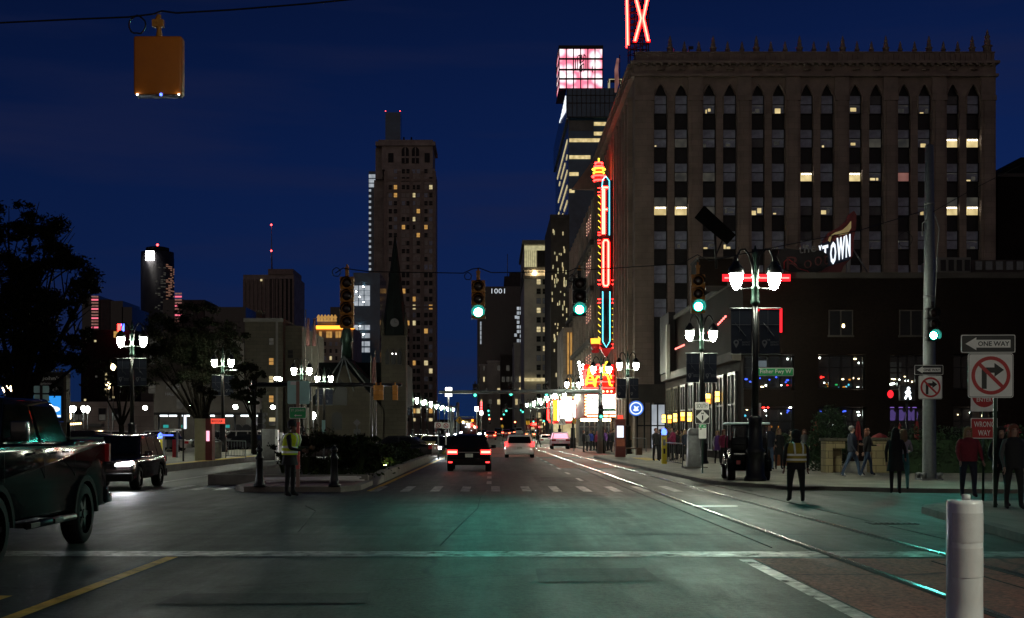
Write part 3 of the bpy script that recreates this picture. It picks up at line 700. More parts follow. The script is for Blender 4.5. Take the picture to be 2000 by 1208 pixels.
def up_win(a, b, t0, t1, pane, red=False):
    q = MB(); A, B = bx(a), bx(b); z0, z1 = bz(t1), bz(t0)
    q.box(A-.1, B+.1, -.06, .02, z0-.1, z0); q.box(A-.05, A, -.05, .02, z0, z1); q.box(B, B+.05, -.05, .02, z0, z1); q.box(A-.05, B+.05, -.05, .02, z1, z1+.06); q.box((A+B)/2-.04, (A+B)/2+.04, -.04, 0, z0, z1)
    f = q.build('window', M['dark_stone'], BR); MB().box(A, B, -.02, -.005, z0, z1).build('pane', M[pane], f)
    if red:
        q = MB(); q.box(A-.3, B+.3, -.14, -.06, z1+.1, z1+.25); q.box(B+.15, B+.3, -.14, -.06, z0, z1+.1); q.build('red_neon_border', M['led_red'], BR)
up_win(1620, 1664, 608, 655, 'pane_black'); up_win(1482, 1516, 612, 650, 'pane_black', True); up_win(1758, 1800, 608, 655, 'pane_black')
q = MB(); q.box(bx(1645), bx(1649), -.05, -.03, bz(640), bz(634)); q.build('glowing_reflection', M['lamp_warm'], BR)  # small glowing chip stands for a lamp reflected in the pane
# neon bar along the corner roof edge
q = MB(); z = bz(546)
q.box(bx(1408), bx(1540), -.5, -.42, z-.16, z+.22, 0); q.box(bx(1412), bx(1537), -.54, -.5, z-.02, z+.05, 1); q.build('roof_neon_bar', [M['led_red'], M['led_red_core']], BR)
# the street side: LED strips, tall windows, lanterns come below
for d0, d1, z0, z1 in ((76.5, 79.5, 8.3, 8.0), (80.5, 83, 7.95, 7.8), (93, 98, 7.75, 7.75)):
    for i in range(5): y0 = d0-72+(d1-d0)*i/5; MB().box(-.16, -.1, y0, y0+(d1-d0)/9, z0+(z1-z0)*i/5, z0+(z1-z0)*i/5+.1).build('red_light_strip', M['led_red_core'], BR)
for i in range(8):
    y0 = 1.6+i*3.8; q = MB(); q.box(-.14, 0, y0, y0+.12, .6, 5.0); q.box(-.14, 0, y0+2.3, y0+2.42, .6, 5.0); q.box(-.14, 0, y0+1.15, y0+1.25, .6, 5.0); q.box(-.13, 0, y0, y0+2.4, 4.9, 5.05); q.box(-.12, 0, y0, y0+2.4, 3.2, 3.3); q.box(-.13, 0, y0, y0+2.4, .55, .65)
    f = q.build('window', M['limestone'] if i > 5 else M['black_metal'], BR); MB().box(-.06, -.02, y0+.1, y0+2.3, .65, 4.9).build('pane', M['room_dim'] if i > 4 else M['pane_black'], f)
q = MB(); q.box(-.5, 0, .5, 31, 5.6, 6.1); q.build('string_course', M['dark_stone'], BR)
q = MB(); q.box(-.5,-.0, 26.5, 31.5, 6.2, 10.6); q.build('sign_panel', M['spandrel'], BR)
q = MB(); q.box(-.75,-.52, 25.6, 26.4, 5.6, 9.6); q.build('banner_board', M['grey_stone'], BR)
# wall lanterns
lp = [(1299,104-.6,2.62),(1313,100,2.55),(1326,97,2.62),(1340,93.2,2.66),(1354,90,2.6),(1390,82.2,3.62),(1410,78.8,3.66)]
for i, (px, d, z) in enumerate(lp):
    lo = 'farthest along the wall' if i == 0 else ('high, nearest the street corner' if i == 6 else ('high, next to the corner one' if i == 5 else ORD[i]+' from the far end of the wall'))
    r = thing('wall_lantern', 'amber lantern on the restaurant side wall, '+lo, 'lantern', (13.6-.2, d, z-.1), group='amber lanterns along the restaurant wall')
    q = MB(); q.box(-.16,.16,-.18,.18,.53,.58); q.box(-.16,.16,-.18,.18,.2,.25); q.box(-.16,.16,-.18,.18,-.1,-.06); q.box(.1,.2,-.06,.06,-.1,.6); q.build('frame', M['black_metal'], r)
    q = MB(); q.box(-.13,.09,-.15,.15,.25,.53); q.build('glass_shade', M['lamp_amber'], r); q = MB(); q.box(-.13,.09,-.15,.15,-.06,.2); q.build('glass_shade', M['neon_orange'] if i % 2 else M['lamp_amber'], r)
# brick stair head and tilted board on the roof
sh = thing('rooftop_stair_head', 'small brick stair head on the restaurant roof behind the corner neon bar', 'roof structure', (0,0,0)); sh.location = P(1398, 545, 76)
MB().box(-.95,.95,0,3,-.4,1.15).build('wall', M['dark_brick'], sh); MB().box(-1.02,1.02,-.08,3.08,1.15,1.25).build('cap', M['dark_stone'], sh)
tb = thing('tilted_board', 'dark tilted board on a post above the restaurant roof', 'billboard', P(1397, 440, 74))
q = MB(); q.prism([(-1.14,.42),(-.63,1.08),(1.14,-.57),(.66,-1.08)], -.12, .12); q.build('panel', M['visor_inside'], tb, bevel=.02)
q = MB(); q.tube([(0,.2,0),(.1,.2,-2.4)], .07, 8); q.tube([(.6,.2,-.4),(.1,.2,-1.6)], .05, 6); q.build('post', M['black_metal'], tb)
# ---- roof sign with flame and lettering
RS = thing('flame_roof_sign', 'flame-shaped roof sign with white TOWN letters over dark neon script', 'sign', P(1600, 533, 73))
def rp(px, py): return ((px-1600)*73/F, (533-py)*73/F)
fl = [(1588,540),(1598,505),(1602,490),(1607,472),(1618,455),(1637,445),(1650,435),(1660,418),(1668,412),(1673,420),(1672,445),(1667,470),(1666,500),(1656,512),(1648,520),(1640,540)]
MB().prism([rp(*p) for p in fl], 0, .35).build('flame_board', M['flame_maroon'], RS)
inn = [(1617,470),(1620,462),(1630,455),(1645,450),(1655,441),(1662,432),(1662,446),(1655,457),(1640,460),(1630,458),(1624,462),(1621,474)]
MB().prism([rp(*p) for p in inn], -.05, 0).build('flame_inlay', M['flame_cream'], RS)
in2 = [(1624,471),(1629,463),(1642,463),(1656,459),(1661,452),(1660,458),(1648,466),(1634,466),(1628,474)]
MB().prism([rp(*p) for p in in2], -.06, 0).build('flame_inlay', M['flame_maroon'], RS)
MB().prism([rp(*p) for p in [(1600,478),(1662,456),(1659,508),(1612,523),(1600,512)]], -.04, 0).build('letter_panel', M['navy_cloth'], RS)
for ch, px, zc, w, h in (('T',1611,495,11,30),('O',1626.5,495,11.5,44),('W',1641.5,486,16,44),('N',1655.5,481,9,44)):
    a = rp(px, zc); q = MB(); q.text(ch, a[0], a[1], w*73/F, h*73/F, -.06, 0, .03, .06, .25); q.build('letter', M['sign_lit_white'], RS)
q = MB(); a = rp(1604, 489); q.text('Y', a[0]-.08, a[1], .17, .5, -.06, 0, .03, .06, .2); q.build('letter', M['sign_lit_white'], RS)
sc = [(1514,505),(1518,492),(1530,488),(1560,492),(1598,492),(1612,500),(1614,520),(1600,532),(1575,538),(1545,536),(1525,528)]
MB().prism([rp(*p) for p in sc], -.55, -.35).build('script_board', M['spandrel'], RS)
a = rp(1572, 488); q = MB(); q.text('the', a[0], a[1], .95, .5, -.58, 0, .0, .05, .12); q.build('neon_script', M['grey_metal'], RS)
q = MB()
for ch, px, py, w, h in (('R',1545,517,26,26),('o',1573,519,15,16),('o',1593,513,14,18),('t',1607,510,8,20)):
    a = rp(px, py); q.text(ch, a[0], a[1], w*73/F, h*73/F, -.58, 0, -.01, .05, .1)
q.build('neon_script', M['script_dim'], RS)
q = MB(); q.tube([(*(lambda a: (a[0], -.57, a[1]))(rp(px,py)),) for px, py in ((1527,528),(1527,515),(1534,508),(1550,520),(1556,528),(1572,532),(1583,542))], .025, 5); q.build('neon_swash', M['sign_red'], RS)
q = MB(); q.tube([(1.9,.3,1.4),(2.9,.6,-.05)], .04, 5); q.box(1.55,1.75,.1,.3,-.1,1.2); q.build('brace', M['grey_metal'], RS)

# ---- far right edge building
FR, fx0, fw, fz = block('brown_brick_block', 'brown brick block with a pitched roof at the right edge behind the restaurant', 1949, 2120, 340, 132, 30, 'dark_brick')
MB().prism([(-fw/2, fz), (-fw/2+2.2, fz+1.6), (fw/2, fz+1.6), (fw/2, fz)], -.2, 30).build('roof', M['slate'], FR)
q = MB(); q.box(-fw/2-.1, fw/2, -.25, 0, fz-.35, fz); q.build('eaves', M['dark_stone'], FR)
AC, ax, aw, az = block('roof_plant_box', 'mottled grey rooftop plant box above the restaurant roof at right', 1832, 1896, 503, 78, 3, 'grey_stone', 'roof structure', zb=ZB-.3)
q = MB()
for i in range(4): q.box(-aw/2+.15+i*.47, -aw/2+.45+i*.47, -.05, 0, az-.8, az-.15)
q.build('louvre', M['spandrel'], AC)
AC2, ax, aw, az = block('rooftop_duct_box', 'long dark rooftop duct box at the right frame edge', 1898, 2030, 508, 80, 3, 'dark_stone', 'roof structure', zb=ZB-.3)
q = MB()
for i in range(6): q.box(-aw/2+.2+i*.62, -aw/2+.6+i*.62, -.05, 0, az-.6, az-.1)
q.build('louvre', M['galvanised'], AC2)
# ---- glass headquarters tower with lit crown
GT = thing('glass_tower', 'blue glass tower with a pink lit crown bearing a white emblem', 'building', (xx(1150,300), 300, 0))
def tx(px): return xx(px,300)-xx(1150,300)
def tz(py): return zz(py,300)
# front face 1110..1240, left side recedes toward the street axis
q = MB(); q.box(tx(1110), tx(1250), 0, 60, 0, tz(232)); q.build('lower_body', M['curtain_glass'], GT)
q = MB(); q.box(tx(1106), tx(1250), -1.5, 62, tz(232), tz(176)); q.build('upper_body', M['curtain_glass'], GT)
q = MB()
for px in range(1108, 1245, 9): q.box(tx(px)-.06, tx(px)+.06, -1.62, -1.5, tz(232), tz(176))
for py in (232, 205, 190): q.box(tx(1106), tx(1250), -1.6, -1.5, tz(py)-.08, tz(py)+.08)
q.build('mullions', M['spandrel'], GT)
for i in range(12):
    y0 = 4+i*4.6
    for r in range(11):
        py = 268+r*30; q = MB(); q.box(tx(1110)-.12, tx(1110), y0, y0+3.9, tz(py)-.25, tz(py)+.35)
        if i*11+r < 100 and rnd.random() < .8: q.build('window', M['warm_glow'], GT)
for py, a, b in ((243,1160,1192),(262,1160,1192),(275,1112,1178),(308,1112,1153),(341,1112,1130),(374,1112,1122)):
    q = MB(); q.box(tx(a), tx(b), -.15, 0, tz(py)-.35, tz(py)+.45); f = q.build('window', M['room_yellow'], GT)
q = MB(); q.box(tx(1112), tx(1158), -.12, 0, tz(256), tz(236)); q.build('soffit', M['grey_stone'], GT)
# crown, set back on the roof
def t2x(px): return xx(px,340)-xx(1150,300)
def t2z(py): return zz(py,340)
q = MB(); q.box(t2x(1093), t2x(1177), 40, 54, t2z(176), t2z(95)); cr_ = q.build('crown', M['crown_panels'], GT)
q = MB()
for py in (95, 116, 137, 155, 175): q.box(t2x(1091), t2x(1178), 39.6, 54.2, t2z(py)-.22, t2z(py)+.22)
for px in (1092, 1106, 1120, 1134, 1148, 1162, 1177): q.box(t2x(px)-.14, t2x(px)+.14, 39.65, 39.95, t2z(176), t2z(95))
q.box(t2x(1091), t2x(1178), 39.5, 54.3, t2z(95), t2z(90)); q.build('frame', M['black_metal'], cr_)
q = MB()
def bar(x0,y0,x1,y1,t=.16): q.tube([(t2x(x0),39.3,t2z(y0)),(t2x(x1),39.3,t2z(y1))], t*.8, 4)
for a in ((1124,118,1124,136),(1128,112,1128,140),(1128,112,1132,109),(1132,109,1132,126),(1132,126,1140,120),(1140,120,1140,108),(1140,108,1144,112),(1144,112,1144,140),(1148,118,1148,136),(1132,132,1140,126),(1132,132,1132,142),(1140,126,1140,142),(1136,109,1136,119),(1136,130,1136,142)): bar(*a)
q.build('emblem', M['galvanised'], cr_)
q = MB()
for j in range(7): q.box(tx(1106)-.12, tx(1106), 2+j*4, 4.6+j*4, tz(212)+j*.6, tz(183)-(6-j)*.0)
q.build('side_lettering', M['sign_lit_white'], GT)
q = MB(); q.tube([(tx(1095),20,tz(95)),(tx(1095),20,tz(80))], .12, 5); q.tube([(tx(1170),20,tz(95)),(tx(1170),20,tz(82))], .12, 5); q.box(tx(1120), tx(1250), 2, 30, tz(176), tz(171)); q.build('roof_rail', M['black_metal'], GT)
# roof house beside crown, green-lit
rh = thing('rooftop_pavilion', 'small green lit steel pavilion on the glass tower roof', 'roof structure', (xx(1205,296), 300, tz(172)))
q = MB(); 
for x in (-1.2, 1.6): 
    for y in (1, 4): q.tube([(x,y,0),(x,y,2.2)], .1, 5)
q.tube([(-1.2,1,2.2),(1.6,1,2.2)], .1, 5); q.tube([(-1.2,1,2.2),(-.4,4,2.8)], .1, 5); q.build('frame', M['facade_uplight'], rh)  # steel frame glows by itself in place of green light on it
MB().box(-1.4,1.8,.8,4.2,2.25,2.4).build('roof', M['dark_green_metal'], rh)

# ---- neon theatre blade sign, hung from the street side of the block (plane across the pavement)
BS = thing('neon_blade_sign', 'tall vertical neon theatre sign spelling FOX with a tiered finial', 'sign', (xx(1184,150), 150, 0))
def sx(px): return xx(px,150)-xx(1184,150)
def sz(py): return zz(py,150)
MB().box(sx(1172), sx(1196), .05, .9, sz(680), sz(352)).build('sign_case', M['spandrel'], BS, bevel=.05)
q = MB(); q.prism([(sx(1172),sz(680)),(sx(1184),sz(700)),(sx(1196),sz(680))], .05, .9); q.build('sign_tip', M['sign_red'], BS)
def neon(pts, r, m, name='neon_tube', y=-.12): return MB().tube([(sx(a), y, sz(b)) for a, b in pts], r*.65, 6).build(name, M[m], BS)
neon([(1175,372),(1177,352),(1183,345),(1190,354),(1190,460)], .09, 'neon_cyan'); 
neon([(1177,570),(1177,667),(1184,679),(1191,667),(1191,570)], .09, 'neon_cyan')
def letter(paths):
    q = MB()
    for p in paths: q.tube([(sx(a), -.1, sz(b)) for a, b in p], .17, 6, 0); q.tube([(sx(a), -.2, sz(b)) for a, b in p], .075, 6, 1)
    q.build('neon_letter', [M['neon_red'], M['neon_core']], BS)
letter([[(1177,458),(1177,367)],[(1177,367),(1187,367)],[(1177,410),(1186,410)],[(1180,458),(1180,370)]])
letter([[(1178,555),(1178,474),(1180,470),(1186,470),(1188,474),(1188,555),(1186,559),(1180,559),(1178,555)]])
q = MB(); q.tube([(sx(1179),-.1,sz(660)),(sx(1189),-.1,sz(585))], .1, 5); q.tube([(sx(1189),-.1,sz(660)),(sx(1179),-.1,sz(585))], .1, 5); q.build('unlit_letter', M['spandrel'], BS)
for side in (-1, 1):
    for y in list(range(385, 455, 12))+list(range(482, 545, 13))+list(range(600, 668, 12)):
        if side == 1 and y < 590: continue
        x = 1173 if side < 0 else 1195
        neon([(x+side*0.0, y+3), (x+side*5, y-2 if side < 0 else y+4)], .06, 'neon_yellow', 'neon_dash')
    for y in (368, 376, 382, 455, 460, 470, 476, 548, 556, 585, 592, 673, 680):
        if side == 1 and y < 545: continue
        x = 1173 if side < 0 else 1195
        neon([(x, y), (x+side*5.5, y)], .075, 'neon_red', 'neon_dash')
# tiered finial
q = MB()
for py, r, m_ in ((352,.55,0),(344,.75,0),(337,.6,1),(330,.72,1),(325,.5,0),(318,.42,0)):
    q.tube([(sx(1170)+r*math.cos(i*.524), .4+r*math.sin(i*.524), sz(py)) for i in range(12)], .1, 5, m_, closed=True)
q.tube([(sx(1170),.4,sz(318)),(sx(1170),.4,sz(308))], .1, 6, 1); q.build('finial', [M['neon_red'], M['neon_yellow']], BS)
MB().lathe([(.5,0),(.5,1),(.3,1.5),(.4,1.8),(.15,2.2)], 10, (sx(1170), .4, sz(354))).build('finial_core', M['sign_red'], BS)
q = MB(); q.box(sx(1196), xx(1206,150)-xx(1184,150), .3, .6, sz(600), sz(590)); q.box(sx(1196), sx(1206), .3, .6, sz(440), sz(430)); q.build('bracket', M['black_metal'], BS)
# marquee
MQ = thing('theatre_marquee', 'bright theatre marquee with bulb-edged panels and golden neon figures', 'marquee', (xx(1172,146), 146, 0))
def mx_(px): return xx(px,146)-xx(1172,146)
def mz(py): return zz(py,146)
MB().box(mx_(1141), mx_(1204), 0, 16, mz(816), mz(762)).build('canopy_body', M['sign_red'], MQ, bevel=.05)
q = MB(); q.box(mx_(1147), mx_(1169), -.1, -.03, mz(808), mz(772)); q.build('poster_panel', M['screen_white'], MQ)
q = MB()
for a, b in (((1150,800),(1158,776)),((1158,776),(1166,800)),((1153,790),(1163,790)),((1150,776),(1166,782)),((1160,806),(1167,796))): q.tube([(mx_(a[0]),-.13,mz(a[1])),(mx_(b[0]),-.13,mz(b[1]))], .06, 5)
q.build('poster_picture', M['screen_red'], MQ)
q = MB(); q.box(mx_(1177), mx_(1201), -.1, -.03, mz(808), mz(772)); q.build('message_panel', M['screen_white'], MQ)
bm = MB().sph((0,0,0), .12, 6, 4).build('bulb', M['bulb'], MQ, (mx_(1144), -.15, mz(768)))
for i in range(1, 34):
    o = bm.copy(); COL.objects.link(o)
    if i < 8: o.location = (mx_(1144), -.15, mz(768+i*6))
    elif i < 21: o.location = (mx_(1144+(i-7)*4.4), -.15, mz(813))
    elif i < 28: o.location = (mx_(1203), -.15, mz(812-(i-20)*6))
    else: o.location = (mx_(1146+(i-27)*8), -.15, mz(765))
q = MB()
def curve(pts, r): q.tube([(mx_(x),-.2,mz(y)) for x, y in pts], r, 6)
curve([(1145,753),(1145,744),(1148,736),(1150,722),(1152,715),(1155,722),(1156,736),(1160,744),(1160,753)], .12)
for y_, w_ in ((728,2),(735,4),(742,6),(749,7)): curve([(1152.5-w_,y_),(1152.5+w_,y_)], .08)
curve([(1162,756),(1163,742),(1167,736),(1172,738),(1177,733),(1181,722),(1180,714),(1184,712)], .12)
curve([(1172,738),(1174,746),(1171,756)], .1); curve([(1180,730),(1186,734),(1189,742),(1191,752),(1196,754)], .12); curve([(1183,724),(1190,728),(1194,740)], .08)
q.sph((mx_(1185),-.2,mz(710)), .22, 8, 5); q.build('neon_figure', M['neon_yellow'], MQ)
MB().box(mx_(1140), mx_(1200), .3, 3, mz(762), mz(712)).build('upper_panel', M['sign_red'], MQ)
q = MB()
for py in (722, 734, 746, 758): q.box(mx_(1141), mx_(1199), .2, .28, mz(py)-.06, mz(py)+.06)
q.tube([(mx_(1143),-.1,mz(758)),(mx_(1143),-.1,mz(726)),(mx_(1160),-.1,mz(714)),(mx_(1196),-.1,mz(714))], .1, 5); q.build('red_neon_line', M['neon_red'], MQ)
q = MB()
for i in range(9): q.sph((mx_(1131+i*1.2), .5, mz(708+(i*7)%44)), .13, 6, 4)
q.build('string_light', M['lamp_far'], MQ)
lt = thing('red_roof_lantern', 'small red lit urn lantern under the tip of the neon blade sign', 'lantern', P(1163, 690, 149))
MB().lathe([(.35,0),(.5,.25),(.25,.4),(.45,.5),(.55,1.0)], 10).build('urn', M['sign_red'], lt); MB().lathe([(.5,0),(.55,.6)], 10, (0,0,1.02)).build('lamp', M['neon_orange'], lt)
# second, whiter marquee farther on
M2 = thing('white_marquee', 'glaring white and orange lit marquee farther down the right pavement', 'marquee', (xx(1102,190), 190, 0))
k2 = 190/F
MB().box(-1.7, 1.7, 0, 8, zz(828,190), zz(778,190)).build('canopy_body', M['sign_red'], M2)
MB().box(-.9, 1.5, -.12, -.03, zz(822,190), zz(782,190)).build('message_panel', M['screen_white'], M2)
MB().box(-1.6, -1.0, -.12, -.03, zz(822,190), zz(782,190)).build('orange_panel', M['neon_orange'], M2)
MB().box(-1.8, 1.8, -.2, -.05, zz(779,190), zz(775,190)).build('top_light', M['bulb'], M2)
q = MB(); q.tube([(-2.3,-.1,zz(782,190)),(-2.3,-.1,zz(820,190)),(-1.9,-.1,zz(826,190)),(-1.5,-.1,zz(826,190))], .14, 6); q.build('neon_hook', M['neon_red'], M2)
MB().box(-1.7, 1.7, 1, 8, 0, zz(828,190)).build('shop_front', M['warm_glow'], M2)
# lit shop windows under the theatre marquee
SF = thing('theatre_foyer_front', 'glazed theatre foyer front lit under the marquee', 'shop front', (xx(1172,152), 152, 0))
MB().box(-2.4, 2.4, .1, .3, .15, 3.3).build('glazing', M['room_dim'], SF)
q = MB()
for i in range(9): x = -2.4+i*.6; q.box(x-.05, x+.05, -.05, .1, .1, 3.4)
q.box(-2.4, 2.4, -.04, .1, 2.3, 2.4); q.build('frame', M['galvanised'], SF)
MB().box(-2.2, 2.2, -.2, 0, 3.0, 3.25).build('soffit_lamp', M['lamp_warm'], SF)
# ---- rooftop scaffold sign: red neon X on the office block roof
XS = thing('rooftop_neon_sign', 'red neon X letter on a steel scaffold on the office block roof', 'sign', (xx(1252,140), 140, zz(103,130)))
def qx(px): return xx(px,140)-xx(1252,140)
zX = zz(103,130)
def qz(py): return zz(py,140)-zX
def xl(off, m_, r, y):
    q = MB()
    q.tube([(qx(1240+off),y,qz(82)),(qx(1252+off),y,qz(38)),(qx(1240+off),y,qz(-8))], r, 6); q.tube([(qx(1266+off),y,qz(82)),(qx(1256+off),y,qz(38)),(qx(1266+off),y,qz(-8))], r, 6); return q
q = MB()
for off in (-2.2, 1.2):
    for a in (xl(off, 0, .10, -.25),): q.add(a.v, a.f, 0, True)
a = xl(-.5, 0, .06, -.3); q.add(a.v, a.f, 1, True); q.build('neon_letter', [M['neon_red'], M['neon_core']], XS)
MB().prism([(qx(1236),qz(84)),(qx(1251),qz(38)),(qx(1236),qz(-10)),(qx(1243),qz(-10)),(qx(1254.5),qz(30)),(qx(1263),qz(-10)),(qx(1271),qz(-10)),(qx(1258),qz(38)),(qx(1271),qz(84)),(qx(1263),qz(84)),(qx(1254.5),qz(47)),(qx(1244),qz(84))], -.12, .1).build('letter_board', M['sign_red'], XS)
q = MB(); q.tube([(qx(1228),.5,qz(86)),(qx(1226),.5,qz(-10))], .12, 6, 0); q.tube([(qx(1225),.6,qz(90)),(qx(1224),.6,qz(-10))], .09, 6, 0); q.tube([(qx(1227),.4,qz(86)),(qx(1225),.4,qz(-10))], .05, 5, 1); q.build('neon_side_letter', [M['neon_red'], M['neon_core']], XS)
q = MB()
for x0 in (1232, 1244, 1256, 1268):
    q.tube([(qx(x0),.6,0),(qx(x0),.6,qz(-12))], .07, 5); q.tube([(qx(x0),2.6,0),(qx(x0),2.6,qz(-12))], .07, 5)
for py in range(95, -10, -12):
    for y in (.6, 2.6): q.tube([(qx(1230),y,qz(py)),(qx(1270),y,qz(py))], .045, 4); q.tube([(qx(1230),y,qz(py)),(qx(1270),y,qz(py-12))], .04, 4)
q.build('scaffold', M['black_metal'], XS)
fl_ = thing('roof_flagpole', 'roof flagpole with a drooping striped flag at the corner of the office block', 'flag', (xx(1214,140), 142, zX))
MB().tube([(0,0,-1),(0,0,3.2)], .05, 6).build('pole', M['black_metal'], fl_); MB().tube([(-.2,0,2.8),(-.35,.1,1.6),(-.3,0,.2),(-.45,.1,-.8)], [.12,.2,.24,.1], 6).build('flag', M['rose_glow'], fl_)  # flag cloth is given a rose glow of its own
an = thing('roof_antenna', 'thin antenna frame on the office block roof near its left corner', 'antenna', (xx(1325,130), 133, zX))
q = MB(); q.tube([(0,0,0),(0,0,1.2)], .05, 5); q.tube([(-1,0,.35),(1,0,.35)], .05, 5); q.tube([(.9,0,.3),(.9,0,1.4)], .06, 5); q.build('frame', M['black_metal'], an)
an = thing('roof_floodlight', 'tilted floodlight on a short mast on the office block roof', 'floodlight', (xx(1352,130), 133, zX))
q = MB(); q.tube([(0,0,0),(0,0,.8),(.25,0,1.3)], .06, 5); q.build('mast', M['black_metal'], an); MB().box(.1,.55,-.15,.15,1.2,1.45).build('lamp_head', M['black_metal'], an)

# ---- towers down the street
rw = random.Random(11)
def pk(p_warm, p_dim, warm='warm_glow', dark='pane_black'):
    def f(px, py):
        r = rw.random()
        return warm if r < p_warm else ('pane_dark' if r < p_warm+p_dim else dark)
    return f
# slender old skyscraper
d = 480; BT = thing('brown_skyscraper', 'slender brown brick skyscraper with arched top windows and a roof stack', 'building', (xx(800,d), d, 0)); x0 = xx(800,d)
def wx(px): return xx(px,d)-x0
MB().box(wx(752), wx(849), 0, 24, 0, zz(330,d)).build('shaft', M['tower_brick'], BT)
MB().box(wx(727), wx(752), 7, 30, 0, zz(345,d)).build('side_wing', M['tower_brick'], BT)
q = MB(); q.box(wx(745), wx(845), 1.5, 22, zz(330,d), zz(284,d)); q.box(wx(731), wx(745), 5, 24, zz(345,d), zz(284,d)); q.box(wx(733), wx(850), .5, 23, zz(284,d), zz(276,d)); q.box(wx(738), wx(845), 2, 22, zz(276,d), zz(271,d)); q.build('crown', M['tower_brick'], BT)
MB().box(wx(750), wx(780), 6, 14, zz(272,d), zz(212,d)).build('roof_stack', M['curtain_glass'], BT)
q = MB(); q.box(wx(785), wx(788), 6, 7, zz(272,d), zz(261,d)); q.box(wx(800), wx(803), 6, 7, zz(272,d), zz(261,d)); q.build('vent_pipe', M['slate'], BT)
for px in (750.5, 779): MB().sph((wx(px), 6, zz(209.5,d)), .16, 6, 4).build('warning_lamp', M['signal_red'], BT)
for px in (791, 811):
    q = MB(); pts = [(wx(px-7), zz(318,d)), (wx(px+7), zz(318,d))]+[(wx(px)+(7*d/F)*math.cos(t*math.pi/8), zz(293,d)+(7*d/F)*math.sin(t*math.pi/8)) for t in range(9)]
    q.prism(pts, 1.2, 1.49); f = q.build('arched_window', M['pane_black'], BT)
    q = MB(); q.box(wx(px)-.15, wx(px)+.15, 1.0, 1.2, zz(318,d), zz(287,d)); q.box(wx(px-7), wx(px+7), 1.0, 1.2, zz(306,d)-.3, zz(306,d)+.3); q.build('frame', M['tower_brick'], f)
for px in (763, 834): MB().box(wx(px-5), wx(px+5), 1.2, 1.5, zz(316,d), zz(298,d)).build('window', M['pane_black'], BT)
special = {(788,362):1, (797,378):1}
def bpk(px, py):
    if px < 770 and py < 355: return None
    r = rw.random()
    return 'warm_glow' if r < .035 else ('orange_glow' if r < .09 else ('blind_pale' if r < .36 else ('pane_dark' if r < .55 else 'pane_black')))
grid(BT, (762.5,772.5,788,797,808,817,832,841.5), [335+15.6*i for i in range(32)], 7, 9, d, x0, bpk, 0, .25, 'tower_brick')
q = MB()
for py in (352, 374, 600, 790, 815): q.box(wx(752)-.2, wx(849)+.2, -.35, 0, zz(py,d)-.4, zz(py,d)+.4)
for px in (753, 779, 803, 825, 848): q.box(wx(px)-.6, wx(px)+.6, -.3, 0, 0, zz(335,d))
q.build('string_course', M['stone_trim'], BT)
sg, sx0, sw, sz_ = block('slim_glass_tower', 'slim dark glass tower tight against the left of the brown skyscraper', 720, 733, 335, 500, 20, 'curtain_glass')
for i in range(3): MB().box(-sw/2+.1, sw/2, -.3, 0, zz(345+i*9,500)-.6, zz(345+i*9,500)+.7).build('window', M['room_white'], sg)
q = MB()
for i in range(30): q.box(-sw/2+.1, -sw/2+.9, -.2, 0, zz(372+i*11,500)-.5, zz(372+i*11,500)+.3)
tag(q.build('window_rows', M['room_white'], sg), kind='stuff')
# office slab with lit floors
d = 420; OF, fx0, fw, fz = block('lit_office_slab', 'dark office slab with bright white lit floors left of the church spire', 690, 742, 533, d, 25, 'curtain_glass')
def of(px): return xx(px,d)-fx0
for py in (563, 573, 583, 593, 640, 656, 672, 684):
    for a, b in ((690,700),(701,711),(712,723)):
        MB().box(of(a), of(b)-.1, -.2, 0, zz(py,d)-.75, zz(py,d)+.75).build('window', M['room_white'], OF)
    MB().sph((of(696+(py%3)*7), -.4, zz(py,d)+.4), .16, 6, 4).build('ceiling_lamp', M['lamp_far'], OF)
block('dark_flat_block', 'dark flat-topped block behind the orange lit hotel', 645, 692, 600, 450, 20, 'black_glass')
# orange-lit hotel top
d = 380; HO, hx, hw, hz = block('orange_lit_block', 'dark old block with an orange floodlit cornice left of the lit offices', 617, 690, 640, d, 25, 'tower_brick')
def ho(px): return xx(px,d)-hx
MB().box(ho(617), ho(692), -.5, -.1, zz(640,d)-.5, zz(640,d)+.5).build('glowing_cornice', M['neon_orange'], HO)  # cornice glows in place of floodlight falling on it
MB().box(ho(617), ho(654), 3, 12, hz, zz(628,d)).build('roof_house', M['tower_brick'], HO)
q = MB()
for i in range(6): q.lathe([(.5,0),(.4,.8),(.6,1.2),(.1,2)], 7, (ho(620+i*6.5), 2.5, zz(627,d)))
q.build('roof_urns', M['orange_glow'], HO)  # urns glow by themselves to stand for floodlight
for px in (626, 640, 646, 658, 664, 683): MB().box(ho(px)-.35, ho(px)+.35, -.3, 0, zz(660,d), zz(648,d)).build('window', M['orange_glow'], HO)
grid(HO, range(624, 690, 11), range(672, 760, 14), 5, 8, d, hx, pk(.02,.2), 0, .2, 'tower_brick')
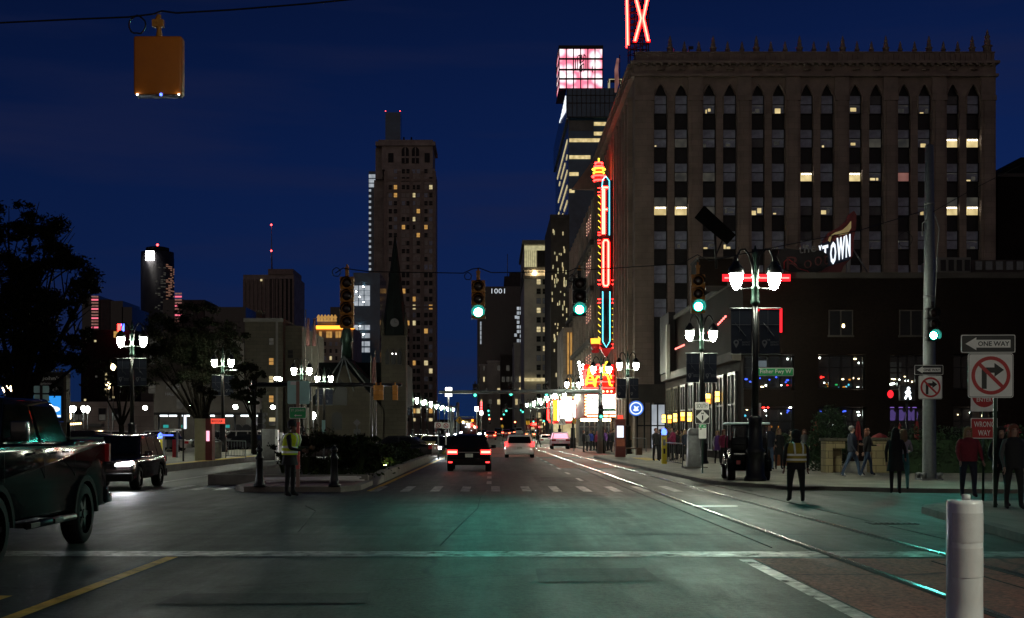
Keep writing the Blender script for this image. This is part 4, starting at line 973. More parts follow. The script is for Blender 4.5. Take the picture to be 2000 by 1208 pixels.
# antenna tower block
d = 700; AT, hx, hw, hz = block('antenna_block', 'pale ribbed tower block with a tall red lit antenna mast', 475, 574, 537, d, 40, 'tower_brick')
def at(px): return xx(px,d)-hx
MB().box(at(524), at(573), -.8, 30, hz, zz(526,d)).build('roof_storey', M['stone_trim'], AT)
q = MB()
for px in range(477, 576, 8): q.box(at(px)-.5, at(px)+.5, -.9, 0, 0, zz(546,d))
q.build('rib', M['stone_trim'], AT)
q = MB()
for px in (532, 541, 550, 559, 568): q.box(at(px)-.9, at(px)+.9, -.4, 0, 20, zz(545,d))
q.build('window_strip', M['pane_black'], AT)
q = MB(); q.tube([(at(528),5,hz),(at(527),5,zz(437,d))], [.5,.12], 5); q.build('antenna_mast', M['grey_metal'], AT)
for py in (437, 488): MB().sph((at(527), 4.5, zz(py,d)), .5, 6, 4).build('warning_lamp', M['signal_red'], AT)
for px, py in ((506,620),(513,626),(511,548)): MB().box(at(px)-.5, at(px)+.5, -1.2, -.9, zz(py,d)-.5, zz(py,d)+.5).build('window', M['warm_glow'], AT)
# round glass tower
d = 1080; RT = thing('round_tower', 'far round glass tower with a bright square sign near its top', 'building', (xx(295.5,d), d+20, 0)); rr = 32.5*d/F
ht = zz(487,d)
MB().lathe([(rr,0),(rr,ht-5),(rr*.985,ht-5),(rr*.985,ht)], 32).build('shaft', M['round_glass'], RT)
MB().lathe([(rr*.7,ht),(rr*.7,ht+3.6),(rr*.5,ht+4.3),(.1,ht+4.5)], 24).build('roof', M['slate'], RT)
MB().tube([(0,0,ht+6),(0,0,zz(474,d))], .5, 5).build('mast', M['grey_metal'], RT); MB().sph((0,0,zz(472,d)), 1, 6, 4).build('warning_lamp', M['signal_red'], RT)
a = math.atan2(-.97, -.2); MB().box(xx(281,d)-xx(295.5,d), xx(297,d)-xx(295.5,d), -rr-1.1, -rr+1, zz(507,d), zz(489,d)).build('square_sign', M['screen_white'], RT)
n = 0; q = MB()
for r in range(34):
    for j in range(9):
        an = R(-80+j*9.5); z = zz(514+r*3.4,d); p = .15+.75*(j/8 if j < 7 else .5)
        if rw.random() < p*.75:
            M_ = Matrix.Translation((math.cos(an)*(rr+.25), math.sin(an)*(rr+.25), z)) @ Matrix.Rotation(an+math.pi/2, 4, 'Z')
            w_ = MB().box(-.95,.95,-.2,.2,-.4,.4).xf(M_)
            if n < 100: w_.build('window', M['copper_glow'] if j > 3 else M['room_dim'], RT); n += 1
            else: q.add(w_.v, w_.f)
if q.v: tag(q.build('window_rows', M['copper_glow'], RT), kind='stuff')
# dark blocks at the left horizon
d = 620
def strip_block(lab, px0, px1, pt, strip=None, mat_='black_glass', d=620, wins=0, top=False):
    b, hx, hw, hz = block('dark_block', lab, px0, px1, pt, d, 30, mat_)
    if strip:
        for i in range(strip[3]):
            py = strip[2]+i*6; MB().box(xx(strip[0],d)-hx, xx(strip[1],d)-hx, -.4, 0, zz(py,d)-.35, zz(py,d)+.35).build('pink_light_bar', M['pink_bar'] if i % 3 == 1 else M['rose_glow'], b)
    for i in range(wins): MB().box(*(lambda x: (x-.4, x+.4))(rw.uniform(-hw/2+1, hw/2-1)), -.3, 0, *(lambda z: (z, z+.8))(rw.uniform(hz*.3, hz*.9))).build('window', M['warm_glow'] if i % 2 else M['room_dim'], b)
    if top: MB().box(hw*.12, hw*.3, -.4, -.1, hz-3.2, hz-.6).build('lit_edge', M['orange_glow'], b)
    return b
strip_block('dark far block with a stack of pink light bars beside the big left tree', 160, 194, 578, (179,192,580,11))
strip_block('brown far block right of the pink barred one', 196, 215, 585, None, 'dark_stone')
strip_block('low dark far block with a few lit windows and a lit roof edge', 158, 262, 645, None, 'dark_brick', 560, 9, True)
strip_block('dark far block left of the round tower', 216, 240, 588)
strip_block('small dark far block touching the round tower on its left', 238, 258, 600)
strip_block('dark far block with a pink bar stack right of the round tower', 318, 358, 585, (342,355,574,10))
strip_block('pinkish far block behind the middle tree', 358, 400, 586, None, 'dark_stone')
strip_block('low flat far block between the middle tree and the antenna tower', 398, 480, 600)
# rose tower on rw side of the pink bars: small sign
rs2 = thing('far_rooftop_sign', 'tiny red and blue lit sign on a far roof left of the double lamp', 'sign', P(236, 640, 555))
MB().box(-1.4,-.1,0,.3,-1.5,1.5).build('red_panel', M['neon_red'], rs2); MB().box(.1,1.4,0,.3,-1.5,1.5).build('blue_panel', M['led_blue'], rs2)
# ---- beige church house and church, left middle
d = 150; BH, hx, hw, hz = block('beige_stone_house', 'plain beige stone building with a few lit windows behind the middle trees', 478, 552, 622, d, 25, 'limestone')
def bh(px): return xx(px,d)-hx
MB().box(bh(541), bh(585), 2, 22, 0, zz(634,d)).build('side_wing', M['limestone'], BH)
q = MB(); q.box(bh(491), bh(503), 3, 5, hz, zz(602,d)); q.build('chimney', M['limestone'], BH)
q = MB(); q.box(bh(541)-.12, bh(541)+.12, -.15, 0, 0, hz); q.box(bh(478)-.1, bh(552)+.1, -.2, 0, hz-.4, hz); q.build('trim', M['grey_stone'], BH)
for py, m_ in ((668,'room_dim'),(707,'orange_glow'),(742,'warm_glow'),(780,'orange_glow')): put_window(BH, bh(530), 0, zz(py,d)-.4, .6, .85, 'dark', 'limestone', m_, m_, .12)
put_window(BH, bh(532), 0, zz(824,d)-.5, .8, 1.0, 'dark', 'limestone', 'warm_glow', 'room_dim', .12)
for px, py in ((562,800),(574,800),(562,690),(570,720)): put_window(BH, bh(px), 2, zz(py,d)-.5, .7, 1.0, 'dark', 'limestone', 'pane_black', 'pane_black', .12)
d = 140; LB, hx, hw, hz = block('low_stone_hall', 'low old stone hall with arched doors behind the canopy and trees at left', 300, 480, 745, d, 20, 'dark_stone')
def lb(px): return xx(px,d)-hx
for px, py in ((310,668),(310,700),(345,760),(352,790),(410,775),(400,790),(297,760)):
    put_window(LB, lb(px), 0, zz(py,d)-.5, .8, 1.1, 'dark', 'dark_stone', 'room_dim', 'room_dim', .12)
for px in (466, 482, 497):
    pts = [(lb(px)-.45, .2), (lb(px)+.45, .2)]+[(lb(px)+.45*math.cos(t*math.pi/8), 2.1+.45*math.sin(t*math.pi/8)) for t in range(9)]
    MB().prism(pts, -.14, -.02).build('arched_door', M['pane_black'], LB)
q = MB(); q.text('MUSIC', lb(338), zz(758,d), 1.3, .3, -.1); q.text('HALL', lb(332), zz(770,d), .9, .3, -.1); q.build('wall_lettering', M['cloth_white'], LB)
b, hx, hw, hz = block('tall_dark_hall', 'taller dark hall rising behind the canopy between lamp and middle tree', 275, 420, 650, 170, 20, 'dark_stone')
for px, py in ((297,668),(297,705)): put_window(b, xx(px,170)-hx, 0, zz(py,170)-.5, .7, 1.4, 'dark', 'dark_stone', 'room_dim', 'room_dim', .12)
b, hx, hw, hz = block('brick_annex', 'low brick annex warmly lit by wall lamps left of the double lamp', 125, 305, 785, 160, 15, 'tower_brick')
for px in (147, 161, 200, 226): put_window(b, xx(px,160)-hx, 0, zz(822,160), .9, 1.5, 'dark', 'dark_stone', 'pane_black', 'room_dim', .1)
MB().prism([(-1.5+xx(192,160)-hx, zz(834,160)), (xx(204,160)-hx, zz(834,160)), (xx(203,160)-hx, zz(828,160)), (xx(182,160)-hx, zz(828,160))], -1.2, 0).build('awning', M['grey_stone'], b)
vs = thing('vertical_sign', 'thin vertical warm lit letter sign beside the yellow globe lamps', 'sign', P(208, 750, 130))
q = MB()
for i, c in enumerate('ARMRY'): q.text(c, 0, .95-i*.48, .24, .34, -.1, 0, .02, .05)
q.build('lettering', M['warm_glow'], vs); MB().box(-.28,.28,-.04,.1,-1.3,1.25).build('board', M['black_metal'], vs)
# church
d = 132; CH = thing('stone_church', 'dark stone church with gabled front, steep slate roof and tall clock spire', 'church', (xx(690,d), d, 0)); x0 = xx(690,d)
def cx(px): return xx(px,d)-x0
q = MB(); q.prism([(cx(600),0),(cx(760),0),(cx(760),zz(790,d)),(cx(600),zz(790,d))], 1.5, 22); q.prism([(cx(618),0),(cx(748),0),(cx(748),zz(800,d)),(cx(672),zz(712,d)),(cx(618),zz(800,d))], 0, 1.5); q.build('wall', M['church_stone'], CH)
q = MB(); q.prism([(cx(590),zz(795,d)),(cx(672),zz(694,d)),(cx(770),zz(795,d))], 1.6, 23); q.box(cx(600), cx(780), 8, 22, zz(790,d), zz(700,d)); q.build('roof', M['slate'], CH)
q = MB()
for a, b in (((672,696),(640,748)),((672,696),(655,765)),((672,696),(692,765)),((672,696),(716,752))): q.tube([(cx(a[0]),-.2,zz(a[1],d)),(cx(b[0]),-.6,zz(b[1],d))], .07, 5)
q.build('ridge_roll', M['galvanised'], CH)
MB().lathe([(.55,0),(.5,1.6),(.7,1.8),(.35,3.2),(.06,5.2)], 8, (cx(674), 1.5, zz(700,d))).build('roof_turret', M['dark_green_metal'], CH)
pts = [(cx(648), zz(840,d)), (cx(668), zz(840,d))]+[(cx(658)+.5*math.cos(t*math.pi/8), zz(815,d)+.5*math.sin(t*math.pi/8)) for t in range(9)]
MB().prism(pts, -.1, -.01).build('arched_door', M['pane_black'], CH)
pts = [(cx(652), zz(792,d)), (cx(678), zz(792,d)), (cx(678), zz(762,d)), (cx(665), zz(740,d)), (cx(652), zz(762,d))]
MB().prism(pts, -.12, -.01).build('gable_window', M['pane_black'], CH)
MB().box(cx(744), cx(792), .5, 3.2, 0, zz(655,d)).build('tower', M['church_stone'], CH)
for px in (756, 768, 780): MB().prism([(cx(px-4), zz(712,d)), (cx(px+4), zz(712,d)), (cx(px+4), zz(690,d)), (cx(px), zz(680,d)), (cx(px-4), zz(690,d))], .35, .48).build('belfry_window', M['pane_black'], CH)
MB().lathe([(1.35,0),(1.2,1.2),(.06,zz(455,d)-zz(655,d))], 8, (cx(769), 1.8, zz(655,d)), sm=False).build('spire', M['slate'], CH)
q = MB(); 
for x in (746, 792): q.lathe([(.22,0),(.2,1),(.02,2.4)], 6, (cx(x), .8, zz(655,d)))
q.build('pinnacle', M['church_stone'], CH)
q = MB(); q.cyly((cx(770), zz(630,d)), .42, .3, .6, 16); f = q.build('clock_face', M['blind'], CH)
q = MB(); q.box(cx(770)-.02, cx(770)+.02, .26, .29, zz(630,d), zz(630,d)+.3); q.box(cx(770), cx(770)+.22, .26, .29, zz(630,d)-.02, zz(630,d)+.02); q.build('clock_hand', M['sign_black'], f)
for px in (766, 773): MB().sph((cx(px), .2, zz(691,d)), .05, 6, 4).build('tower_lamp', M['screen_white'], CH)

# ---- right street row beyond the theatre
d = 330; CL, hx, hw, hz = block('classical_tower', 'grey classical office tower with a floodlit colonnade top', 1024, 1076, 478, d, 40, 'pale_stone')
def cl_(px): return xx(px,d)-hx
q = MB(); q.box(cl_(1020), cl_(1078), -.8, 40, hz, hz+1); q.box(cl_(1022), cl_(1077), -.4, 40, zz(528,d), zz(528,d)+.7); q.box(cl_(1022), cl_(1077), -.5, 40, zz(545,d), zz(545,d)+.7); q.build('cornice', M['grey_stone'], CL)
MB().box(cl_(1024), cl_(1076), -.3, -.02, hz-1.5, hz-.3).build('glowing_frieze', M['facade_uplight'], CL)  # frieze and the columns below glow in place of floodlight
for px in (1026, 1030, 1034, 1038, 1042, 1046, 1070): MB().box(cl_(px)-.2, cl_(px)+.2, -.35, 0, zz(527,d), hz-1.5).build('glowing_column', M['facade_uplight'], CL)
MB().box(cl_(1049), cl_(1067), -.25, 0, zz(527,d), zz(485,d)).build('loggia', M['pane_black'], CL)
for px in (1044, 1071): MB().sph((cl_(px), -.6, zz(534,d)), .5, 7, 5).build('flood_lamp', M['lamp_warm'], CL)
grid(CL, (1052,1064), [551+18.6*i for i in range(15)], 8.5, 11, d, hx, pk(.22,.3,'warm_glow'), 0, .25, 'grey_stone')
q = MB(); q.box(cl_(1024), cl_(1076), -.9, 0, zz(742,d)-.4, zz(742,d)+.4); q.build('lower_cornice', M['warm_glow'], CL)  # stone cornice glows to stand for light washing over it
SD, hx, hw, hz = block('lit_street_tower', 'dark mid-rise with sparkling window strings between theatre and classical tower', 1076, 1112, 420, 262, 30, 'dark_stone')
for i in range(60):
    x = xx(rw.uniform(1078, 1108), 262)-hx; z = zz(rw.uniform(430, 740), 262); MB().box(x-.09, x+.09, -.25, 0, z, z+rw.uniform(.3,1.1)).build('window', M['warm_glow'] if rw.random() < .6 else M['facade_uplight'], SD)
q = MB(); q.box(-hw/2-.2, hw/2, -.4, 0, hz-.8, hz); q.box(-hw/2, hw/2, -.4, 0, zz(700,262), zz(695,262)); q.build('cornice', M['dark_stone'], SD)
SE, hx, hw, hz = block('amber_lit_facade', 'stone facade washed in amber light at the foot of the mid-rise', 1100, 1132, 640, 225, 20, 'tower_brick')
for i in range(5): MB().box(-hw/2+.2+i*.5, -hw/2+.45+i*.5, -.25, 0, zz(760,225), zz(650,225)).build('pilaster', M['orange_glow'] if i in (1,2) else M['tower_brick'], SE)  # amber light is put into two pilasters as glow
MB().box(-hw/2-.2, hw/2, -.5, 0, zz(735,225)-.3, zz(735,225)+.3).build('ledge', M['tower_brick'], SE)
d = 520; BG, hx, hw, hz = block('black_glass_tower', 'black glass tower with the lit number 1001 at its top', 932, 1024, 560, d, 40, 'black_glass')
q = MB(); q.text('1001', xx(973,d)-hx, zz(569,d), 26*d/F, 9.5*d/F, -.3, 0, -.01, .1); q.build('number_sign', M['sign_digits'], BG)
for px, py in [(1012,603+i*9) for i in range(8)]+[(1018,603+i*9) for i in range(8)]+[(1008,620),(1007,655),(1003,657)]:
    if rw.random() < .75: MB().box(xx(px,d)-hx-.5, xx(px,d)-hx+.5, -.3, 0, zz(py,d)-.6, zz(py,d)+.6).build('window', M['room_white'], BG)
for i in range(5): MB().box(xx(939,d)-hx-.25, xx(939,d)-hx+.25, -.3, 0, zz(632+i*9,d)-.9, zz(632+i*9,d)+.6).build('window', M['room_white'], BG)
b, hx, hw, hz = block('stepped_dark_tower', 'stepped dark tower top behind the black glass tower', 985, 1024, 540, 560, 30, 'dark_stone')
MB().box(-2, hw/2, 3, 20, hz, hz+2.2).build('upper_step', M['dark_stone'], b); MB().tube([(-2.8,5,hz),(-2.8,5,hz+10)], .15, 5).build('mast', M['grey_metal'], b)
row = [('pale ribbed street block with tall uplit windows low down the avenue', 937, 952, 712, 470, 'pale_stone'), ('grey street block with vertical piers at the middle of the avenue', 952, 978, 705, 440, 'pale_stone'), ('darker narrow street block before the classical tower', 978, 1004, 693, 410, 'dark_stone'), ('tall narrow street block leaning on the classical tower', 1004, 1026, 670, 380, 'pale_stone')]
for lab, a, b_, t, dd, m_ in row:
    r, hx, hw, hz = block('street_block', lab, a, b_, t, dd, 30, m_, group='older blocks down the right side of the avenue'); n = max(3, int(hw/1.1))
    for i in range(n): MB().box(-hw/2+hw*i/n, -hw/2+hw*i/n+.3, -.4, 0, 0, hz-1).build('pier', M[m_], r)
    for i in range(n):
        for j in range(4):
            if rw.random() < .35: MB().box(-hw/2+hw*i/n+.35, -hw/2+hw*(i+1)/n-.05, -.15, 0, zz(720+j*22,dd)-.7, zz(720+j*22,dd)+.9).build('window', M['warm_glow'] if rw.random() < .6 else M['room_dim'], r)
    MB().box(-hw/2-.2, hw/2+.2, -.6, 0, hz-.6, hz).build('cornice', M[m_], r)
r, hx, hw, hz = block('low_distant_hall', 'low dark hall closing the avenue on the left horizon', 848, 930, 820, 600, 30, 'dark_brick')
for i in range(7): MB().box(-hw/2+1+i*2.3, -hw/2+1.6+i*2.3, -.2, 0, hz-2.4, hz-1.4).build('window', M['warm_glow'] if i % 2 else M['rose_glow'], r)
r, hx, hw, hz = block('avenue_end_block', 'dark block closing the avenue in the middle distance', 930, 1062, 800, 640, 30, 'dark_stone')
for i in range(12): MB().box(-hw/2+1+i*2.6, -hw/2+2+i*2.6, -.2, 0, 5+(i*3)%7, 6+(i*3)%7).build('window', M['warm_glow'] if i % 3 else M['neon_red'], r)

# lit shop rows far down the avenue
rl_ = random.Random(21)
for lab, a, b_, d in (('far lit shop row left of the lane line, under the far green signals', 946, 985, 520), ('far lit shop row in the middle of the avenue with orange and white signs', 986, 1030, 480), ('lit shop row at the foot of the classical tower', 1028, 1072, 325), ('small lit shop row on the left horizon behind the oncoming headlights', 900, 940, 540)):
    r, hx, hw, hz = block('shop_row', lab, a, b_, 818, d, 12, 'dark_stone', group='lit shop rows at the end of the avenue')
    for i in range(15):
        x = xx(rl_.uniform(a+1, b_-3), d)-hx; z = zz(rl_.uniform(822, 845), d); w_ = rl_.uniform(.3, 1.3)*d/400; h_ = rl_.uniform(.25, .7)*d/400
        MB().box(x, x+w_, -.5-.03*i, -.1, z, z+h_).build('shop_sign' if i % 2 else 'shop_window', M[rl_.choice(['screen_white','warm_glow','neon_red','bulb','lamp_warm','led_green','sign_lit_white','neon_orange','warm_glow','signal_red'])], r)
# ================================================================ STREET LAMPS
def lamp_proto(banners=True, low=False):
    r = thing('street_lamp', 'lamp', 'street lamp')
    q = MB(); q.lathe([(.36,0),(.36,.12),(.3,.2),(.29,.9),(.33,1.0),(.24,1.08),(.21,1.9),(.25,2.0),(.13,2.1)], 12 if not low else 8); q.build('base', M['black_metal'], r)
    q = MB(); q.lathe([(.12,2.1),(.1,4.2),(.085,5.6)], 10 if not low else 6); q.build('pole', M['black_metal'], r)
    q = MB(); q.lathe([(.085,5.6),(.15,5.66),(.15,5.72),(.12,5.8),(.11,6.1),(.15,6.16),(.09,6.22),(.085,6.45),(.13,6.5),(.06,6.6),(.05,7.1),(.09,7.16),(.02,7.5)], 10 if not low else 6); q.build('capital', M['dark_green_metal'], r)
    for s in (-1, 1):
        q = MB(); pts = [(s*(.06+.54*(1-math.cos(t*math.pi/6))/2*1.0 if t < 3 else .06+.54*(1-math.cos(t*math.pi/6))/2), 0, 6.45+.95*math.sin(t*math.pi/6*.88)) for t in range(7)]
        q.tube(pts, .035, 6 if not low else 4); q.tube([(s*.06,0,6.15),(s*.4,0,6.12)], .025, 4); q.sph((s*.42,0,6.12), .05, 6, 4); q.build('arm', M['black_metal'], r)
        h = MB().lathe([(.05,7.0),(.1,6.98),(.13,6.9),(.24,6.78),(.27,6.62),(.235,6.6),(.235,6.64),(.02,6.66)], 12 if not low else 8, (s*.6,0,0)).build('lamp_hood', M['black_metal'], r)
        MB().lathe([(.2,6.63),(.208,6.5),(.175,6.3),(.1,6.14),(.02,6.09)][::-1], 12 if not low else 8, (s*.6,0,0)).build('globe', M['lamp_white'], h)
    if banners:
        q = MB(); q.tube([(-.82,-.02,5.5),(.82,-.02,5.5)], .022, 5); q.tube([(-.8,-.02,4.05),(.8,-.02,4.05)], .015, 4); q.build('banner_bar', M['galvanised'], r)
        for s in (-1, 1):
            x0 = s*.13; x1 = s*.77; q = MB(); q.box(min(x0,x1), max(x0,x1), -.03, -.01, 4.07, 5.47); b = q.build('banner', M['navy_cloth'], r)
            q = MB(); c = (x0+x1)/2-.16
            q.add([(c+.085*math.cos(t*.3142), -.034, 4.42+.085*math.sin(t*.3142)) for t in range(20)]+[(c+.04*math.cos(t*.3142), -.034, 4.42+.04*math.sin(t*.3142)) for t in range(20)], [(i, (i+1)%20, 20+(i+1)%20, 20+i) for i in range(20)])
            q.add([(c-.07,-.034,4.37),(c,-.034,4.24),(c+.07,-.034,4.37),(c,-.034,4.345)], [(0,1,2,3)])
            if not low:
                for k, w in enumerate(('THE','DISTRICT','DETROIT')): q.text(w, c+(.11+.1*(len(w) > 3))+.1*(len(w) > 3)+.01, 4.50-k*.075, .12 if k == 0 else .26, .055, -.033, 0, .01, .003)
            xm = (x0+x1)/2
            q.box(xm-.055, xm-.048, -.036, -.031, 4.75, 5.45); q.box(min(x0,x1)+.02, max(x0,x1)-.02, -.036, -.031, 4.98, 4.99); q.tube([(xm-.2,-.035,5.05),(xm+.15,-.035,4.62)], .005, 4)
            q.build('banner_print', M['cloth_white'], b)
    return r
LP0 = lamp_proto(); LP1 = lamp_proto(True, True); LP2 = lamp_proto(False, True)
def prune(src):
    for c in list(src.children):
        prune(c)
    bpy.data.objects.remove(src)
def place_lamp(proto, px, py, lab, group, z=.1, rz=0, d=None):
    d = d or 4.78*F/(HZ-py); o = copy_tree(proto); o.location = (xx(px, d), d, z); o.rotation_euler[2] = rz; tag(o, lab, None, group); return o
gR, gL, gM = 'twin globe lamps on the right pavement', 'twin globe lamps on the left side', 'twin globe lamps down the median'
place_lamp(LP0, 1475, 552, 'tall black twin globe street lamp with navy banners by the Fisher Fwy sign', gR)
place_lamp(LP0, 1370, 658, 'black twin globe street lamp with banners behind the SOUTH sign', gR, rz=R(8))
place_lamp(LP1, 1226, 717, 'black twin globe street lamp with dark banners in front of the round blue sign', gR)
place_lamp(LP2, 1174, 724, 'bannerless twin globe street lamp in front of the golden neon figures', gR)
place_lamp(LP0, 258, 670, 'black twin globe street lamp with banners behind the oncoming dark SUV', gL)
l = place_lamp(LP0, 435, 716, 'black twin globe street lamp with a side arm above the tram platform', gL, z=.28)
q = MB(); q.tube([(-.1,0,5.85),(2.2,0,5.9)], .05, 6); q.sph((2.3,0,5.9), .09, 8, 5); q.build('side_arm', M['galvanised'], l)
place_lamp(LP1, 589, 727, 'twin globe street lamp directly behind the blank green sign back', gM)
place_lamp(LP1, 633, 742, 'twin globe street lamp left of the church gable, with banners at its pole', gM)
for i, (px, py) in enumerate(((683,756),(706,763),(741,771),(757,772),(776,776),(791,780),(806,782),(822,786),(834,789),(848,794),(858,796),(868,799),(880,801))):
    place_lamp(LP1 if i < 6 else LP2, px, py, 'twin globe lamp in the left row running to the horizon, %s after the church gable' % ORD[i], gM)
for i, (px, py) in enumerate(((1119,753),(1093,772),(1076,776),(1062,783),(1050,788),(1036,792))):
    place_lamp(LP2, px, py, 'twin globe lamp on the far right pavement, %s beyond the white marquee mast arm' % ORD[i], gR)
for x, y, lab in ((8.5, 5.0, 'twin globe street lamp of the right row standing beside the viewer'),):  # added lamp out of view that lights the post and lane
    o = place_lamp(LP1, 960, 600, lab, gR if x > 0 else gL); o.location = (x, y, .1)
for p in (LP0, LP1, LP2): prune(p)
# yellowish single globe lamps at the left
def post_lamp(px, py, lab, m_='lamp_warm', d=120, r=.25, grp='small lamps around the left buildings'):
    h = zz(py, d); o = thing('post_lamp', lab, 'lamp', (xx(px, d), d, 0), group=grp)
    MB().lathe([(.12,0),(.12,.4),(.05,.5),(.04,h-r)], 6).build('post', M['black_metal'], o); MB().lathe([(.06,h-r*1.5),(r*.6,h-r),(r,h-r*.2),(r*.7,h+r*.7),(.02,h+r)], 8).build('globe', M[m_], o); return o
for px, py, lab, m_, d in ((221,716,'yellow globe post lamp beside the double lamp, the higher of two','lamp_warm',125),(212,752,'yellow globe post lamp beside the vertical letter sign, the lower of two','lamp_warm',125),(10,758,'warm globe post lamp at the left edge behind the pickup truck','lamp_warm',110),(23,758,'smaller warm globe post lamp next to the leftmost one','lamp_warm',118),
    (138,799,'white globe post lamp just right of the church sign','lamp_far',130),(144,798,'white globe post lamp touching the one right of the church sign','lamp_far',133),(135,813,'low yellow globe post lamp at the foot of the church sign','lamp_warm',128),(163,798,'white globe post lamp, left of the pair over the brick annex','lamp_far',130),(171,799,'white globe post lamp, right of the pair over the brick annex','lamp_far',133),(513,795 if 0 else 882,'x',None,0)):
    if m_: post_lamp(px, py, lab, m_, d)
def wall_lamp(px, py, d, lab, m_='lamp_far', r=.22):
    o = thing('wall_lamp', lab, 'lamp', P(px, py, d), group='floodlights on the left buildings')
    MB().box(-.14,.14,.05,.4,-.1,.22).build('housing', M['black_metal'], o); MB().sph((0,-.1,0), r, 8, 5, 0, (1,.6,.9)).build('lens', M[m_], o)
for px, py, d, lab in ((284,797,136,'floodlight on the hall wall behind the oncoming SUV'),(370,796,136,'floodlight on the hall wall behind the tram shelter'),(460,795,136,'floodlight above the white lit canopy right of the platform lamp'),(540,740,145,'left floodlight of the pair on the beige stone house'),(547,741,145.5,'right floodlight of the pair on the beige stone house'),(533,796,147,'low floodlight on the beige stone house by the signal'),(487,788,138,'small dim floodlight beside the slim tree trunk')):
    wall_lamp(px, py, d, lab, r=.16 if 'dim' in lab else .24)
pl = post_lamp(612, 811, 'white globe post lamp between the flagpoles and the median shrubs', 'lamp_far', 110, .22)
for i in range(6):
    o = thing('string_bulb', 'small warm bulb of the low string right of the church sign, %s from the left' % ORD[i], 'lamp', P(134+i*4.6, 829-i*.3, 128), group='string of bulbs right of the church sign')
    MB().sph((0,0,0), .11, 6, 4).build('bulb', M['bulb'], o); MB().lathe([(.05,.1),(.05,.25)], 6).build('socket', M['black_metal'], o)

# ================================================================ TRAFFIC SIGNALS
def signal_head(parent, n=3, lit=2, body='signal_yellow', s=1.0, litm=('signal_green','signal_green_core'), two_sided=False):
    """sections stacked downwards from z=0, faces -y"""
    h = .36*s; w = .19*s
    q = MB()
    for i in range(n): q.box(-w, w, 0, .22*s, -(i+1)*h+.008, -i*h-.008)
    q.box(-.05*s,.05*s,.06*s,.14*s,0,.2*s)
    q.build('housing', M[body], parent, bevel=.015)
    for i in range(n):
        zc = -(i+.5)*h; r = .145*s
        q = MB(); seg = 12; a0, a1 = R(-35), R(215); vs = []; 
        for k in range(seg+1):
            a = a0+(a1-a0)*k/seg
            for rr, y in ((r*1.03,-.005),(r*(1.34 if i == lit else 1.12),-.2*s)): vs.append((rr*math.cos(a), y, zc+rr*math.sin(a)))  # lit visor flares wider so its lit inside suggests the halo
        q.add(vs, [(2*k, 2*k+2, 2*k+3, 2*k+1) for k in range(seg)], 0, True); q.build('visor', M['visor_inside' if i == lit else 'signal_dark'], parent)
        q = MB()
        if i == lit:
            q.add([(r*.98*math.cos(t*.3927), -.012, zc+r*.98*math.sin(t*.3927)) for t in range(16)], [tuple(range(16))], 0)
            q.add([(r*.74*math.cos(t*.3927), -.016, zc+r*.74*math.sin(t*.3927)) for t in range(16)], [tuple(range(16))], 1)
            q.build('lit_lens', [M[litm[0]], M[litm[1]]], parent)
        else:
            q.sph((0,0.02,zc), r, 12, 6, 0, (1,.35,1)); q.build('lens', M['lens_dark'], parent)
def hang_signal(px, ptop, lab, d=37, n=3, lit=2, body='signal_yellow', rz=0):
    o = thing('traffic_light', lab, 'traffic light', P(px, ptop, d), rz, 'signals hung on the span wire'); signal_head(o, n, lit, body)
    q = MB(); q.tube([(0,.1,.2),(0,.1,.34)], .03, 6); q.box(-.06,.06,.05,.15,.2,.26); q.build('hanger', M['signal_yellow'], o); return o
hang_signal(934, 547, 'yellow three-lens signal lit green, hanging over the lanes left of the neon sign')
hang_signal(1132, 542, 'dark-bodied signal lit green, hanging beside the neon blade sign', body='signal_dark')
hang_signal(1364, 536, 'olive-yellow signal lit green, hanging left of the tall banner lamp', body='signal_yellow')
hang_signal(677, 540, 'unlit four-lens orange signal hanging before the skyscraper', n=4, lit=-1)
# the near box signal seen from behind
nb = thing('signal_box', 'orange back of a box signal hanging from the wire at upper left', 'traffic light', P(311, 74, 18))
q = MB(); q.box(-.325,.325,-.1,.1,-.79,0); q.build('housing', M['signal_orange'], nb, bevel=.03)
for x, m_ in ((-.27,'screen_white'),(.05,'led_blue'),(.29,'screen_white')): MB().sph((x,-.105,-.795), .012 if m_ != 'led_blue' else .02, 8, 5).build('lens_glint', M[m_], nb)
q = MB(); q.tube([(0,0,0),(0,0,.12),(-.03,0,.2),(0,0,.31)], [.05,.03,.05,.03], 6); q.box(-.09,.06,-.04,.04,.14,.24); q.build('hanger', M['signal_yellow'], nb)
MB().box(-.3,.3,-.09,.09,-.8,-.788).build('base_panel', M['signal_dark'], nb)
